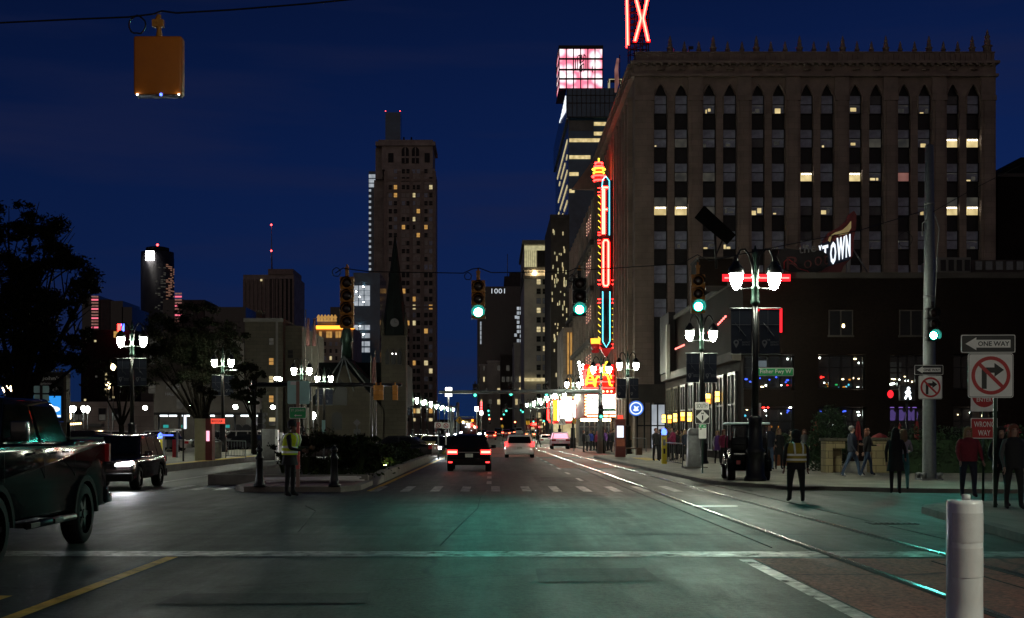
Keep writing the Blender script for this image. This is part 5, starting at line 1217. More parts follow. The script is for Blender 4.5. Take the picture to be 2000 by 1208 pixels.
# span wires
def wire(name, lab, pts, r=.02, loops=()):
    q = MB(); P_ = [P(*p) for p in pts]; out = []
    for i in range(len(P_)-1):
        for k in range(6): out.append(P_[i].lerp(P_[i+1], k/6))
    out.append(P_[-1]); q.tube(out, r, 5)
    for px, py, d, rr in loops: c = P(px, py, d); q.tube([(c.x+rr*math.cos(t*.3927)*.95, c.y, c.z+rr*math.sin(t*.3927)*(1+.1*math.sin(2*t))) for t in range(16)], r*.9, 5, closed=True)
    o = q.build(name, M['black_metal']); return tag(o, lab, 'cable', 'overhead cables')
wire('span_wire', 'near overhead cable with a coil holding the orange box signal', [(-60,48,18),(150,38,18),(250,34,18),(300,28,18),(316,22,18),(345,26,18),(450,20,18),(600,8,18),(760,-8,18)], .013, [(268,49,18,.12)])
wire('span_wire', 'main span wire carrying the green signals across the junction', [(655,534,37),(670,524,37),(690,527,37),(720,531,37),(905,534,37),(922,526,37),(936,524,37),(960,533,37),(1110,531,37),(1125,524,37),(1150,527,37),(1330,516,37),(1362,498,37),(1385,510,37),(1540,478,39),(1680,450,41),(1805,412,43)], .014, [(657,532,37,.12),(914,540,37,.1),(1117,544,37,.1)])
wire('span_wire', 'thin cable rising from the big grey pole toward the right edge', [(1812,420,43),(1900,370,42),(2060,290,40)], .012, [(1768,468,42.9,.24)])
# big grey pole with pole signal, signs
bp = thing('signal_pole', 'thick galvanised signal pole on the right corner', 'pole', (xx(1815,43), 43, .12))
hp = zz(285, 43)-.12; MB().lathe([(.225,.0),(.22,.1),(.185,5.2),(.13,hp),(.02,hp+.06)], 16).build('pole', M['galvanised'], bp)
q = MB(); q.box(-.34,.34,-.34,.34,0,.06)
for sx_ in (-.26,.26):
    for sy_ in (-.26,.26): q.lathe([(.06,.06),(.06,.16),(.1,.16),(.1,.24),(.02,.26)], 6, (sx_, sy_, 0))
q.build('base_plate', M['grey_metal'], bp)
q = MB(); q.tube([(-.22,0,7.9),(-.22,0,8.3),(-.12,-.1,8.4)], .02, 5); q.lathe([(.17,8.9),(.17,8.96)], 12); q.lathe([(.19,5.9),(.19,5.97)], 12); q.tube([(.1,-.17,5.2),(.2,-.2,7.4),(.26,-.2,8.1),(.1,-.19,8.6)], .018, 5); q.build('pole_band', M['grey_metal'], bp)
ps = thing('traffic_light', 'signal lit green bracketed to the big grey pole', 'traffic light', P(1823, 601, 42.7), R(4)); signal_head(ps, 3, 2, 'signal_dark')
q = MB(); q.tube([(-.2,.15,-.1),(0,.15,-.1)], .03, 5); q.tube([(-.2,.15,-.95),(0,.15,-.95)], .03, 5); q.build('bracket', M['grey_metal'], ps)
pd = thing('pedestrian_signal', 'white walking figure pedestrian signal left of the big grey pole', 'pedestrian signal', P(1773, 768, 60))
MB().box(-.34,.34,.0,.25,-.34,.34).build('housing', M['signal_dark'], pd)
q = MB(); q.sph((.03,-.02,.2), .07, 8, 5, 0, (1,.3,1)); q.tube([(.02,-.02,.12),(0,-.02,-.03)], .08, 6); q.tube([(0,-.02,-.03),(.09,-.02,-.16),(.11,-.02,-.28)], .045, 5); q.tube([(0,-.02,-.03),(-.07,-.02,-.16),(-.12,-.02,-.27)], .045, 5); q.tube([(0,-.02,.1),(.12,-.02,-.02)], .035, 5); q.tube([(0,-.02,.1),(-.11,-.02,.0)], .035, 5); q.build('walking_figure', M['lamp_far_sign'] if 'lamp_far_sign' in M else M['screen_white'], pd)
MB().lathe([(.05,-3.2),(.05,-.34)], 6, (0,.12,0)).build('post', M['black_metal'], pd)
MB().sph((-.75,.1,-.05), .14, 8, 5, 0, (1,.4,1.3)).build('side_lamp', M['led_red'], pd)

# ================================================================ SIGNS
def rrect(w, h, r, n=4):
    o = []
    for cx_, cz_, a in ((w/2-r,h/2-r,0),(-w/2+r,h/2-r,90),(-w/2+r,-h/2+r,180),(w/2-r,-h/2+r,270)):
        o += [(cx_+r*math.cos(R(a+90*i/n)), cz_+r*math.sin(R(a+90*i/n))) for i in range(n+1)]
    return o
def plate(mb, w, h, y, m, r=.03, cx_=0, cz_=0, t=.004): mb.prism([(a+cx_, b+cz_) for a, b in rrect(w,h,r)], y-t, y, m)
def post(parent, ztop, m_='galvanised', r=.03, x=0, y=.06, zb=None):
    zb = -parent.location.z if zb is None else zb
    MB().lathe([(r,zb),(r,ztop)], 8, (x,y,0)).build('post', M[m_], parent)
def one_way(o, w, cz=0, y=0, rx=0):
    h = w*.335; q = MB(); plate(q, w, h, y, 0, .03, rx, cz, .012); plate(q, w*.97, h*.92, y-.012, 1, .025, rx, cz)
    ax = rx-w*.42; pts = [(ax,cz),(ax+w*.2,cz+h*.36),(ax+w*.2,cz+h*.22),(rx+w*.41,cz+h*.22),(rx+w*.41,cz-h*.22),(ax+w*.2,cz-h*.22),(ax+w*.2,cz-h*.36)]
    q.prism(pts, y-.02, y-.016, 0); q.text('ONE WAY', rx+w*.1, cz, w*.58, h*.27, y-.021, 1, .02, .002)
    return q.build('one_way_plate', [M['sign_white'], M['sign_black']], o)
def no_turn(o, w, cz, y=0, rx=0, tilt=0):
    q = MB(); plate(q, w, w, y, 0, .05, rx, cz, .012); plate(q, w*.97, w*.97, y-.012, 1, .045, rx, cz, .002); plate(q, w*.95, w*.95, y-.014, 0, .04, rx, cz, .003)
    k = w
    q.prism([(rx-.2*k,cz-.3*k),(rx-.09*k,cz-.3*k),(rx-.09*k,cz+.06*k),(rx+.08*k,cz+.06*k),(rx+.08*k,cz-.03*k),(rx+.29*k,cz+.125*k),(rx+.08*k,cz+.28*k),(rx+.08*k,cz+.18*k),(rx-.2*k,cz+.18*k)], y-.021, y-.018, 1)
    n = 40; ro, ri = .43*k, .35*k
    q.add([(rx+ro*math.cos(2*math.pi*i/n), y-.024, cz+ro*math.sin(2*math.pi*i/n)) for i in range(n)]+[(rx+ri*math.cos(2*math.pi*i/n), y-.024, cz+ri*math.sin(2*math.pi*i/n)) for i in range(n)], [(i,(i+1)%n,n+(i+1)%n,n+i) for i in range(n)], 2)
    c, s = math.cos(R(-45)), math.sin(R(-45)); t = .04*k
    q.add([(rx+c*u-s*v, -.0255+y, cz+s*u+c*v) for u, v in ((-ri*1.05,-t),(ri*1.05,-t),(ri*1.05,t),(-ri*1.05,t))], [(0,1,2,3)], 2)
    return q.build('no_right_turn_plate', [M['sign_white'], M['sign_black'], M['sign_red']], o)
# near right sign cluster
g = G(1944, 992, .14); ns = thing('sign_post', 'near sign post at right with ONE WAY and a large no right turn sign', 'road sign', (g.x, g.y, .14), R(-3)); dn = g.y
k = dn/F; cx0 = (1929-1944)*k
one_way(ns, 104*k, zz(672,dn)-.14, -.03, cx0); no_turn(ns, 87*k, zz(734,dn)-.14, -.03, cx0+.05)
MB().box(-.035,.035,0,.05,-.05,zz(656,dn)-.14).build('post', M['dark_green_metal'], ns)
g2 = thing('sign_post', 'DO NOT ENTER and WRONG WAY signs half hidden below the large no turn sign', 'road sign', (xx(1922,31.5), 31.5, .12)); k = 31.5/F
q = MB(); z0 = zz(781,31.5)-.12; w = 52*k
plate(q, w, 62*k, -.0, 0, .02, 0, z0+8*k); n = 28
q.add([(.46*w*math.cos(2*math.pi*i/n), -.006, z0+9*k+.46*w*math.sin(2*math.pi*i/n)) for i in range(n)], [tuple(range(n))], 1)
plate(q, w*.72, .14*w, -.008, 0, .005, 0, z0+8*k, .002)
q.text('DO NOT', 0, z0+8*k+.22*w, w*.5, .11*w, -.008, 0, .01, .002); q.text('ENTER', 0, z0+8*k-.16*w, w*.56, .14*w, -.008, 0, .01, .002); q.build('do_not_enter_plate', [M['sign_white'], M['sign_red']], g2)
q = MB(); z1 = zz(837,31.5)-.12; plate(q, 52*k, 40*k, 0, 0, .015, 0, z1); plate(q, 49*k, 37*k, -.004, 1, .012, 0, z1); q.text('WRONG', 0, z1+8*k, 40*k, 11*k, -.009, 0, .01, .002); q.text('WAY', 0, z1-9*k, 24*k, 11*k, -.009, 0, .01, .002); q.build('wrong_way_plate', [M['sign_white'], M['sign_red']], g2)
post(g2, zz(752,31.5)-.12, 'dark_green_metal', .03)
# signs on the big pole
ss = thing('pole_sign', 'small ONE WAY and no right turn plates strapped to the big grey pole', 'road sign', P(1815, 757, 42.7)); k = 42.7/F
one_way(ss, 56*k, 34*k, 0, -1*k); no_turn(ss, 46*k, 0, 0, 2*k)
q = MB(); q.box(-.15,.15,.01,.05,-.05,0); q.box(-.15,.15,.01,.05,.5,.55); q.build('strap', M['grey_metal'], ss)
# street name sign on the banner lamp
fs = thing('street_name_sign', 'green Fisher Fwy W street name sign on the banner lamp', 'street sign', P(1515, 727, 42.6)); k = 42.6/F
q = MB(); plate(q, 70*k, 16*k, 0, 0, .03); plate(q, 67.5*k, 13.6*k, -.005, 1, .025); q.text('Fisher Fwy W', 0, -.0, 61*k, 10.5*k, -.01, 0, .012, .002); q.build('plate', [M['sign_white'], M['sign_green']], fs)
q = MB(); q.tube([(-42*k,.05,.06),(-33*k,.02,.06)], .012, 5); q.tube([(-42*k,.05,-.04),(-33*k,.02,-.04)], .012, 5); q.build('bracket', M['galvanised'], fs)
np_ = thing('parking_sign', 'small pale no stopping sign on the banner lamp above the utility cart', 'road sign', P(1477.5, 801, 42.4)); k = 42.4/F
q = MB(); plate(q, 18*k, 27*k, 0, 0, .02)
for i, t in enumerate(('NO','STOPPING','STANDING','PARKING')): q.text(t, 0, 9*k-i*5.5*k, (6 if i == 0 else 13)*k, 3*k, -.006, 1, .01, .002)
q.build('plate', [M['sign_white'], M['sign_red']], np_); MB().box(-.06,.06,.004,.06,.1,.14).build('strap', M['grey_metal'], np_)
# SOUTH M 1
so = thing('route_sign', 'white SOUTH and M 1 diamond route sign on a thin green post', 'road sign', (0,0,0)); g = G(1372, 925, .12); so.location = g; d = g.y; k = d/F
q = MB(); z0 = zz(793,d)-.12; plate(q, 27*k, 14*k, -.01, 0, .03, -1*k, z0); q.text('SOUTH', -1*k, z0, 21*k, 8*k, -.016, 1, .0, .002); q.build('south_plate', [M['sign_white'], M['sign_black']], so)
q = MB(); z0 = zz(814,d)-.12; plate(q, 27*k, 27*k, -.01, 0, .02); 
q = MB(); plate(q, 28*k, 27.5*k, -.01, 0, .03, 0, z0); plate(q, 26.6*k, 26*k, -.014, 1, .025, 0, z0); r_ = 12.8*k
q.add([(0,-.022,z0-r_),(r_,-.022,z0),(0,-.022,z0+r_),(-r_,-.022,z0)], [(0,1,2,3)], 0); q.text('M', 0, z0+6.2*k, 5*k, 3.4*k, -.023, 1, .02, .002); q.text('1', 0, z0-2.2*k, 2.6*k, 9*k, -.023, 1, .03, .002); q.build('route_plate', [M['sign_white'], M['sign_black']], so)
q = MB(); z0 = zz(843,d)-.12; plate(q, 15*k, 28*k, -.01, 0, .03, 0, z0); q.disc((-3.5*k,-.016,z0+5*k), 2*k, 12, 1); q.disc((-3.5*k,-.017,z0+5*k), .9*k, 8, 0)
for i in range(4): q.box(-5*k, (4-i*1.2)*k, -.018, -.014, z0-(1+i*2.6)*k-.4*k, z0-(1+i*2.6)*k)
plate(q, 14*k, 6.5*k, -.014, 2, .02, 0, z0+10*k, .002); q.text('P', -3.6*k, z0+10*k, 2.6*k, 4*k, -.018, 0, .02, .002); q.box(1.5*k, 5.5*k, -.019, -.017, z0+9*k, z0+11*k, 0)
q.build('parking_plate', [M['sign_white'], M['sign_black'], M['sign_green']], so)
MB().box(-.03,.03,0,.05,0,zz(790,d)-.12).build('post', M['dark_green_metal'], so)
# left: green sign, blank back, red post
g = G(582, 952, .15); sj = thing('direction_sign', 'green ST. JOHN\'S arrow sign below a blank green sign back on a reddish post', 'road sign', g); d = g.y; k = d/F
q = MB(); z0 = zz(807,d)-.15; plate(q, 33*k, 22*k, -.04, 0, .03, 0, z0); plate(q, 31*k, 20*k, -.045, 1, .025, 0, z0); q.text("ST. JOHN'S", 0, z0+4.5*k, 26*k, 5.5*k, -.051, 0, .01, .002)
q.prism([(-7*k,z0-5*k),(-3.5*k,z0-2.5*k),(-3.5*k,z0-4.2*k),(8*k,z0-4.2*k),(8*k,z0-5.8*k),(-3.5*k,z0-5.8*k),(-3.5*k,z0-7.5*k)], -.052, -.05, 0); q.build('arrow_plate', [M['sign_white'], M['sign_green']], sj)
q = MB(); z0 = zz(767,d)-.15; plate(q, 43*k, 45*k, -.0, 0, .04, 1*k, z0, .02); q.build('sign_back', M['sign_back'], sj)
q = MB(); plate(q, 11*k, 7*k, -.03, 0, .01, -9*k, zz(749,d)-.15); q.build('white_sticker', M['sign_white'], sj)
q = MB(); q.box(-.045,.045,-.04,.04,0,zz(745,d)-.15); q.build('post', M['sign_post_red'] if 'sign_post_red' in M else M['grey_metal'], sj); q = MB(); q.box(-.05,.05,-.045,.045,.5,zz(825,d)-.15); q.build('reflector_strip', M['sign_red_bright'] if 'sign_red_bright' in M else M['sign_red'], sj)
# church notice sign with screen
d = 62; cs = thing('church_sign', 'dark church notice sign with blackletter name and a blue screen', 'sign', (xx(94,d), d, 0)); k = d/F
q = MB(); q.box(-35*k, 31*k, 0, .5, zz(823,d), zz(729,d)); q.build('panel', M['spandrel'], cs)
q = MB(); q.box(31*k, 36*k, -.05, .55, 0, zz(729,d)); q.box(-37*k, -35*k, -.05, .55, 0, zz(729,d)); q.box(-37*k, 36*k, -.08, .6, zz(729,d), zz(729,d)+.04); q.box(-37*k, 36*k, .0, .5, 0, zz(825,d)); q.build('frame', M['limestone'], cs)
q = MB(); q.text("St. John's", -3*k, zz(740,d), 54*k, 9.5*k, -.02, 0, .025, .01); q.text('Episcopal', -1*k, zz(750,d), 32*k, 6*k, -.02, 0, .02, .01); q.text('Church', -1*k, zz(761,d), 46*k, 9*k, -.02, 0, .025, .01); q.build('lettering', M['lettering_pale'] if 'lettering_pale' in M else M['sign_white'], cs)
MB().box(-28*k, 25*k, -.03, 0, zz(816,d), zz(774,d)).build('screen', M['screen_grad'] if 'screen_grad' in M else M['screen_blue'], cs)
q = MB(); 
for a in (-12,0,9): q.sph((a*k, -.035, zz(797+a*.3,d)), .3, 8, 5, 0, (1.2,.02,.5))
q.box(-28*k, 25*k, -.036, -.03, zz(815,d), zz(811,d)); q.build('screen_cloud', M['sign_lit_white'], cs)
q = MB()
for i in range(8): q.lathe([(.03,0),(.03,.1),(.07,.14),(.02,.2)], 6, (-24*k+i*6.8*k, .2, zz(729,d)+.04))
q.build('cresting', M['grey_metal'], cs)
gs = thing('rear_facing_sign', 'two pale stacked sign backs on a post before the church sign', 'road sign', (xx(81,50), 50, 0)); k = 50/F
for py, m_ in ((761,'sign_back'),(778,'sign_back')):
    q = MB(); plate(q, 30*k, 14*k, 0, 0, .04, 0, zz(py,50)); q.build('sign_back', M[m_], gs)
MB().box(-2.5*k,2.5*k,-.05,-.01,0,zz(754,50)).build('post', M['black_metal'], gs)
# assorted smaller signs down the median
def small_sign(name, lab, px, py, d, w, h, shape, m1, m2=None, txt=None, cat='road sign', postm='galvanised', em_=False):
    o = thing(name, lab, cat, (xx(px,d), d, 0)); k = d/F; z = zz(py,d); q = MB()
    if shape == 'diamond':
        q.prism([(0,z-h*k/2),(w*k/2,z),(0,z+h*k/2),(-w*k/2,z)], -.012, 0, 0); q.prism([(0,z-h*k*.45),(w*k*.45,z),(0,z+h*k*.45),(-w*k*.45,z)], -.016, -.012, 1)
        if txt == 'walk': q.sph((0,-.02,z+h*k*.2), h*k*.07, 6, 4, 2, (1,.2,1)); q.box(-w*k*.05, w*k*.05, -.022, -.016, z-h*k*.05, z+h*k*.14, 2); q.box(-w*k*.1,-w*k*.03,-.022,-.016,z-h*k*.25,z-h*k*.05,2); q.box(w*k*.03,w*k*.1,-.022,-.016,z-h*k*.25,z-h*k*.05,2)
    else:
        plate(q, w*k, h*k, 0, 0, min(w,h)*k*.12, 0, z)
        if txt == 'noleft' or txt == 'noturn':
            n = 20; ro, ri = min(w,h)*k*.4, min(w,h)*k*.3
            q.add([(ro*math.cos(2*math.pi*i/n), -.008, z+ro*math.sin(2*math.pi*i/n)) for i in range(n)]+[(ri*math.cos(2*math.pi*i/n), -.008, z+ri*math.sin(2*math.pi*i/n)) for i in range(n)], [(i,(i+1)%n,n+(i+1)%n,n+i) for i in range(n)], 1); q.tube([(-ri*.7,-.008,z+ri*.7),(ri*.7,-.008,z-ri*.7)], ro*.1, 4, 1); q.box(-ro*.1,ro*.1,-.007,-.005,z-ri*.6,z+ri*.4,2)
        elif txt: q.text(txt, 0, z, w*k*.8, h*k*.6, -.008, 1, .01, .002)
    q.build('plate', [M[m1], M[m2 or m1], M['sign_black']], o); post(o, z, postm, .04); return o
small_sign('warning_sign', 'yellow diamond pedestrian warning sign above the black SUV', 897, 821, 95, 16, 16, 'diamond', 'sign_black', 'sign_yellow', 'walk')
small_sign('turn_sign', 'white turn restriction sign, left of the pair by the planter end', 856, 831, 82, 15, 12, 'r', 'sign_white', 'sign_red', 'noturn')
small_sign('turn_sign', 'white turn restriction sign with red ring, right of the pair by the planter end', 871, 832, 80, 15, 12, 'r', 'sign_white', 'sign_red', 'noturn', postm='white_metal')
small_sign('rear_facing_sign', 'grey back of a diamond sign standing in the median shrubs', 697, 826, 70, 15, 15, 'diamond', 'galvanised', 'grey_metal')
small_sign('rear_facing_sign', 'small grey sign back below the diamond one in the shrubs', 697.5, 843, 69.8, 13, 9, 'r', 'galvanised')
small_sign('sign_stack', 'stack of pale sign backs left of the church gable', 632, 836, 66, 7, 30, 'r', 'sign_back')
small_sign('yellow_sign', 'yellow warning sign by the glowing marquee, seen at an angle', 1121, 822, 120, 10, 15, 'diamond', 'sign_yellow', 'sign_yellow', 'walk')
small_sign('yellow_sign', 'small yellow square sign far down the right lanes', 1031, 826, 170, 8, 8, 'r', 'sign_yellow')
small_sign('yellow_sign', 'tiny yellow diamond sign far down the middle of the avenue', 981, 833, 180, 6, 9, 'diamond', 'sign_yellow', 'sign_yellow')
small_sign('white_far_sign', 'white direction sign board before the white marquee', 1098, 824, 150, 13, 13, 'r', 'sign_white', 'sign_black', 'ONLY')
small_sign('street_name_sign', 'small green street name sign near the theatre marquee', 1189, 801, 118, 26, 6, 'r', 'sign_green', 'sign_white', 'Montcalm St', 'street sign')
for lab, px, py, d, w, h in (('bright square lit sign box on a post right of the skyscraper', 876, 766, 105, 12, 17), ('small lit white sign box left of the far red signal', 931, 799, 190, 7, 8), ('tiny lit white sign box under the red light stack', 940, 807, 200, 6, 7)):
    o = thing('lit_sign_box', lab, 'lit sign', (xx(px,d), d, 0)); k = d/F
    MB().box(-w*k/2, w*k/2, 0, .25, zz(py+h/2,d), zz(py-h/2,d)).build('light_box', M['screen_white'], o); MB().lathe([(.06,0),(.05,zz(py+h/2,d))], 6, (0,.1,0)).build('post', M['grey_metal'], o)
o = thing('red_light_stack', 'stack of red lamps on a far post in the middle of the avenue', 'lamp', (xx(940,200), 200, 0))
MB().lathe([(.06,0),(.06,zz(785,200))], 6, (0,.2,0)).build('post', M['grey_metal'], o)
for i in range(4): MB().sph((0,0,zz(787+i*5,200)), .16, 8, 5).build('lamp', M['signal_red'], o)
# mast arms with far signals
def mast(lab, pxp, pzb, d, px_end, py, m_, r=.16, rise=0):
    o = thing('mast_arm', lab, 'mast arm', (xx(pxp,d), d, .1)); z = zz(py,d)-.1
    MB().lathe([(.2,0),(.16,z+.5)], 10).build('pole', M[m_], o); MB().tube([(0,0,z),(xx(px_end,d)-xx(pxp,d),0,z-rise)], [r, r*.6], 10).build('arm', M[m_], o); return o
mast('long grey mast arm reaching left from the theatre marquee over the lanes', 1172, 0, 100, 857, 765, 'galvanised', .2, .05)
mast('dark mast arm stretching across in front of the church gable', 496, 0, 88, 785, 752, 'black_metal', .18)
mast('pale thin mast arm under the left lamp row', 894, 0, 150, 800, 795, 'galvanised', .1)
mast('far mast arm in front of the classical tower', 1078, 0, 170, 988, 798, 'galvanised', .12)
mast('short pale mast arm left of the yellow diamond sign', 883, 0, 112, 925, 815, 'galvanised', .08)
def far_signal(lab, px, py, d, s=1.0, lit=2, litm=('signal_far_ring','signal_far'), n=3):
    o = thing('traffic_light', lab, 'traffic light', P(px, py, d), group='signals farther down the avenue'); signal_head(o, n, lit, 'signal_dark', s, litm); return o
for lab, px, py, d in (('green signal on the long mast arm, leftmost of its three', 928, 775, 100), ('green signal on the long mast arm, middle of its three', 998, 773, 100), ('green signal on the long mast arm nearest the classical tower', 1067.5, 774, 101), ('green signal on the post before the theatre marquee', 1174, 817, 96)):
    o = far_signal(lab, px, py-25*100/d, d, .95)
for lab, px, py, d in (('far green signal over the left lanes, upper of two', 954, 803, 165), ('far green signal over the left lanes, lower of two', 955, 811, 190), ('far green signal over the middle lanes, right of two', 989, 803, 165), ('far green signal over the middle lanes, left of two', 984, 810, 190), ('far green signal on the far mast arm, left one', 1018, 802, 169), ('far green signal on the far mast arm, right one', 1021, 805, 168), ('far low green signal beside the yellow square sign', 1042, 824, 180), ('far low green signal left of the white marquee', 1062, 823, 165)):
    far_signal(lab, px, py-1.0*F/d*.9, d, 1.0)
for lab, px, py, d in (('far red signal over the avenue, left one', 956, 818, 300), ('far red signal over the avenue, right one', 979, 818, 300), ('far red signal low before the lit shops', 1006, 824, 280)):
    far_signal(lab, px, py-.15*F/d, d, 1.3, 0, ('signal_red','tail_core'))
for lab, px, d in (('orange back of a signal on the dark mast arm, left one', 735, 87.5), ('orange back of a signal on the dark mast arm, right of the left one', 744, 87.5), ('orange back of a signal at the tip of the dark mast arm', 772, 87.5)):
    o = thing('traffic_light', lab, 'traffic light', P(px, 753, d), group='signal backs on the dark mast arm'); signal_head(o, 3, -1, 'signal_yellow', .9); o.rotation_euler[2] = R(180)
o = thing('traffic_light', 'dark back of a pole signal right of the slim tree trunk', 'traffic light', P(512, 806, 86), R(150)); signal_head(o, 3, -1, 'signal_dark'); post(o, .1, 'black_metal', .05)

# ================================================================ STREET FURNITURE
# white delineator post, near right
d = 9.2; wp = thing('delineator_post', 'white flexible marker post close to the camera at lower right', 'marker post', (xx(1884,d), d, 0))
zt = zz(977,d)
MB().lathe([(.18,0),(.18,.04),(.128,.06),(.122,.5),(.122,zt-.03),(.115,zt),(.02,zt)], 24).build('tube', M['post_white'] if 'post_white' in M else M['white_metal'], wp)
MB().lathe([(.03,zt),(.03,zt+.035),(.02,zt+.04)], 10, (.01,0,0)).build('top_stud', M['white_metal'], wp)
q = MB()
for z0 in (.66, .90): 
    vs = []; n = 10
    for i in range(n+1):
        for z in (z0, z0+.2): a = R(-150+i*12); vs.append((.1245*math.cos(a), .1245*math.sin(a), z))
    q.add(vs, [(2*i, 2*i+2, 2*i+3, 2*i+1) for i in range(n)], 0, True)
q.build('reflective_band', M['foil'], wp)
# bollards on the median island
for px, lab in ((507, 'black ornamental bollard at the left end of the median island'), (653, 'black ornamental bollard at the right end of the median island')):
    g = G(px, 951, .15); o = thing('bollard', lab, 'bollard', g, group='ornamental bollards on the island'); 
    MB().lathe([(.17,0),(.17,.06),(.13,.1),(.12,.2),(.105,.3),(.095,.75),(.12,.78),(.12,.82),(.08,.86),(.075,.93)], 12).build('shaft', M['black_metal'], o)
    MB().lathe([(.05,.93),(.05,.95),(.095,1.0),(.1,1.05),(.06,1.1),(.025,1.13),(.03,1.16),(.005,1.18)], 12).build('finial', M['black_metal'], o)
pp = thing('pole_pile', 'heap of long white barrier poles lying on the median island', 'barrier poles', (-5.6, 40.2, .16))
rp_ = random.Random(4)
for i in range(16):
    y = rp_.uniform(-.5,.55); z = .03+.035*(i//5)+rp_.uniform(0,.02); a = rp_.uniform(-.05,.05); L_ = rp_.uniform(.9,1.5); x = rp_.uniform(-.2,.45)
    MB().tube([(x-L_, y-a*L_, z),(x+L_, y+a*L_, z+rp_.uniform(-.02,.06))], .026, 6).build('barrier_pole', M['pole_white'] if 'pole_white' in M else M['white_metal'], pp)
# tram platform furniture, left
d = 66; st = thing('ticket_kiosk', 'beige tram stop ticket kiosk with a glowing red name panel', 'kiosk', (xx(394,d), d, .28)); k = d/F
MB().box(-14*k, 7*k, 0, .7, 0, zz(818,d)-.28).build('side_panel', M['kiosk_beige'] if 'kiosk_beige' in M else M['limestone'], st, bevel=.02)
MB().box(7*k, 20*k, .02, .68, 0, zz(818,d)-.28).build('ticket_machine', M['kiosk_red'] if 'kiosk_red' in M else M['sign_red'], st)
q = MB(); q.box(18*k, 43*k, -.02, .3, zz(828,d)-.28, zz(818,d)-.28); f = q.build('name_panel', M['screen_red_lit'] if 'screen_red_lit' in M else M['neon_orange'], st)
q = MB(); q.text('MONTCALM', 30*k, zz(823,d)-.28, 20*k, 5*k, -.025, 0, .01, .004); q.build('lettering', M['sign_red'], f)
MB().box(9*k, 15*k, -.01, .02, zz(862,d)-.28, zz(842,d)-.28).build('ticket_screen', M['pink_glow'], st)
d = 64; tp = thing('timetable_post', 'thin dark post with a white lit timetable at the platform', 'sign post', (xx(358,d), d, .28)); k = d/F
MB().lathe([(.04,0),(.04,zz(808,d)-.28)], 8).build('post', M['black_metal'], tp); MB().box(.03, 6*k, -.03, .03, zz(838,d)-.28, zz(811,d)-.28).build('timetable', M['sign_lit_white'], tp)
d = 74; sh = thing('tram_shelter', 'glass tram shelter with a blue light strip on the platform', 'shelter', (xx(333,d), d, .28)); k = d/F
MB().box(-14*k, 14*k, -.9, .9, zz(842,d)-.28, zz(838,d)-.28).build('roof', M['grey_metal'], sh)
for x in (-13*k, 13*k): MB().box(x-.05, x+.05, -.05, .05, 0, zz(842,d)-.28).build('post', M['grey_metal'], sh)
MB().box(-13*k, 13*k, .6, .63, .3, zz(845,d)-.28).build('glass_panel', M['shop_glass'], sh); MB().box(-13*k, 13*k, -.92, -.9, zz(852,d)-.28, zz(849,d)-.28).build('light_strip', M['led_blue_soft'] if 'led_blue_soft' in M else M['led_blue'], sh)
MB().box(2*k, 10*k, .2, .5, 0, 1.0).build('bench_end', M['sign_red'], sh); MB().box(-10*k, 8*k, .25, .55, .42, .47).build('bench', M['wood'], sh)
def emerg(px, py, d, lab, z=.12):
    o = thing('help_point', lab, 'help phone', (xx(px,d), d, z)); h = zz(py,d)-z
    MB().box(-.13,.13,-.1,.1,0,h-.22).build('column', M['post_yellow'] if 'post_yellow' in M else M['tactile_yellow'], o, bevel=.02); MB().lathe([(.1,h-.22),(.14,h-.12),(.12,h+.02),(.02,h+.1)], 10).build('blue_lamp', M['led_blue'], o)
    MB().box(-.06,.06,-.115,-.1,h-.75,h-.45).build('speaker_plate', M['grey_metal'], o); q = MB(); q.box(-.05,.05,-.115,-.1,.5,h-.9); q.build('lettering_strip', M['sign_black'], o)
emerg(1297, 841, 66, 'yellow emergency help post with a blue lamp on the right pavement')
emerg(313, 849, 78, 'yellow emergency help post with a blue lamp beside the tram shelter', .28)
d = 72; tr = thing('litter_bin', 'dark litter bin on the tram platform beside the lamp', 'litter bin', (xx(424,d), d, .28)); MB().lathe([(.22,0),(.24,.05),(.26,.8),(.28,.84),(.28,.9),(.2,.93)], 12).build('body', M['grey_metal'], tr); MB().lathe([(.2,.93),(.15,1.0),(.02,1.02)], 12).build('lid', M['black_metal'], tr)
def fence_panel(lab, a, b, z, h, n, m_='galvanised', round_=False, grp='metal barriers on the pavements'):
    o = thing('metal_barrier', lab, 'barrier', (a[0], a[1], z), group=grp); dx, dy = b[0]-a[0], b[1]-a[1]
    q = MB(); q.tube([(0,0,0),(0,0,h-.06),(dx*.03,dy*.03,h),(dx*.97,dy*.97,h),(dx,dy,h-.06),(dx,dy,0)], .025, 6); q.tube([(0,0,.15),(dx,dy,.15)], .02, 5); q.build('frame', M[m_], o)
    q = MB()
    for i in range(1, n): q.tube([(dx*i/n,dy*i/n,.15),(dx*i/n,dy*i/n,h)], .01, 4)
    q.build('bars', M[m_], o)
fence_panel('galvanised railing on the tram platform right of the lamp', (xx(441,72), 72), (xx(480,70), 70), .28, .95, 7)
fence_panel('galvanised railing on the tram platform left of the litter bin', (xx(402,74), 74), (xx(422,72), 72), .28, 1.1, 5)
fence_panel('silver crowd barrier beside the yellow help post', (xx(1300,66), 66), (xx(1333,60), 60), .12, 1.05, 8)
fence_panel('silver crowd barrier by the office corner entrance', (xx(1234,112), 112), (xx(1262,108), 108), .12, 1.1, 8)
ub = thing('utility_cabinet', 'pale grey utility cabinet behind the left guard', 'cabinet', (xx(527,74), 74, .12)); MB().box(-.45,.28,0,.7,0,1.75).build('body', M['grey_metal'], ub, bevel=.03); MB().box(.3,.42,0,.6,0,1.7).build('side_door', M['white_metal'], ub); MB().box(.55,.72,0,.4,0,1.55).build('meter_box', M['white_metal'], ub)
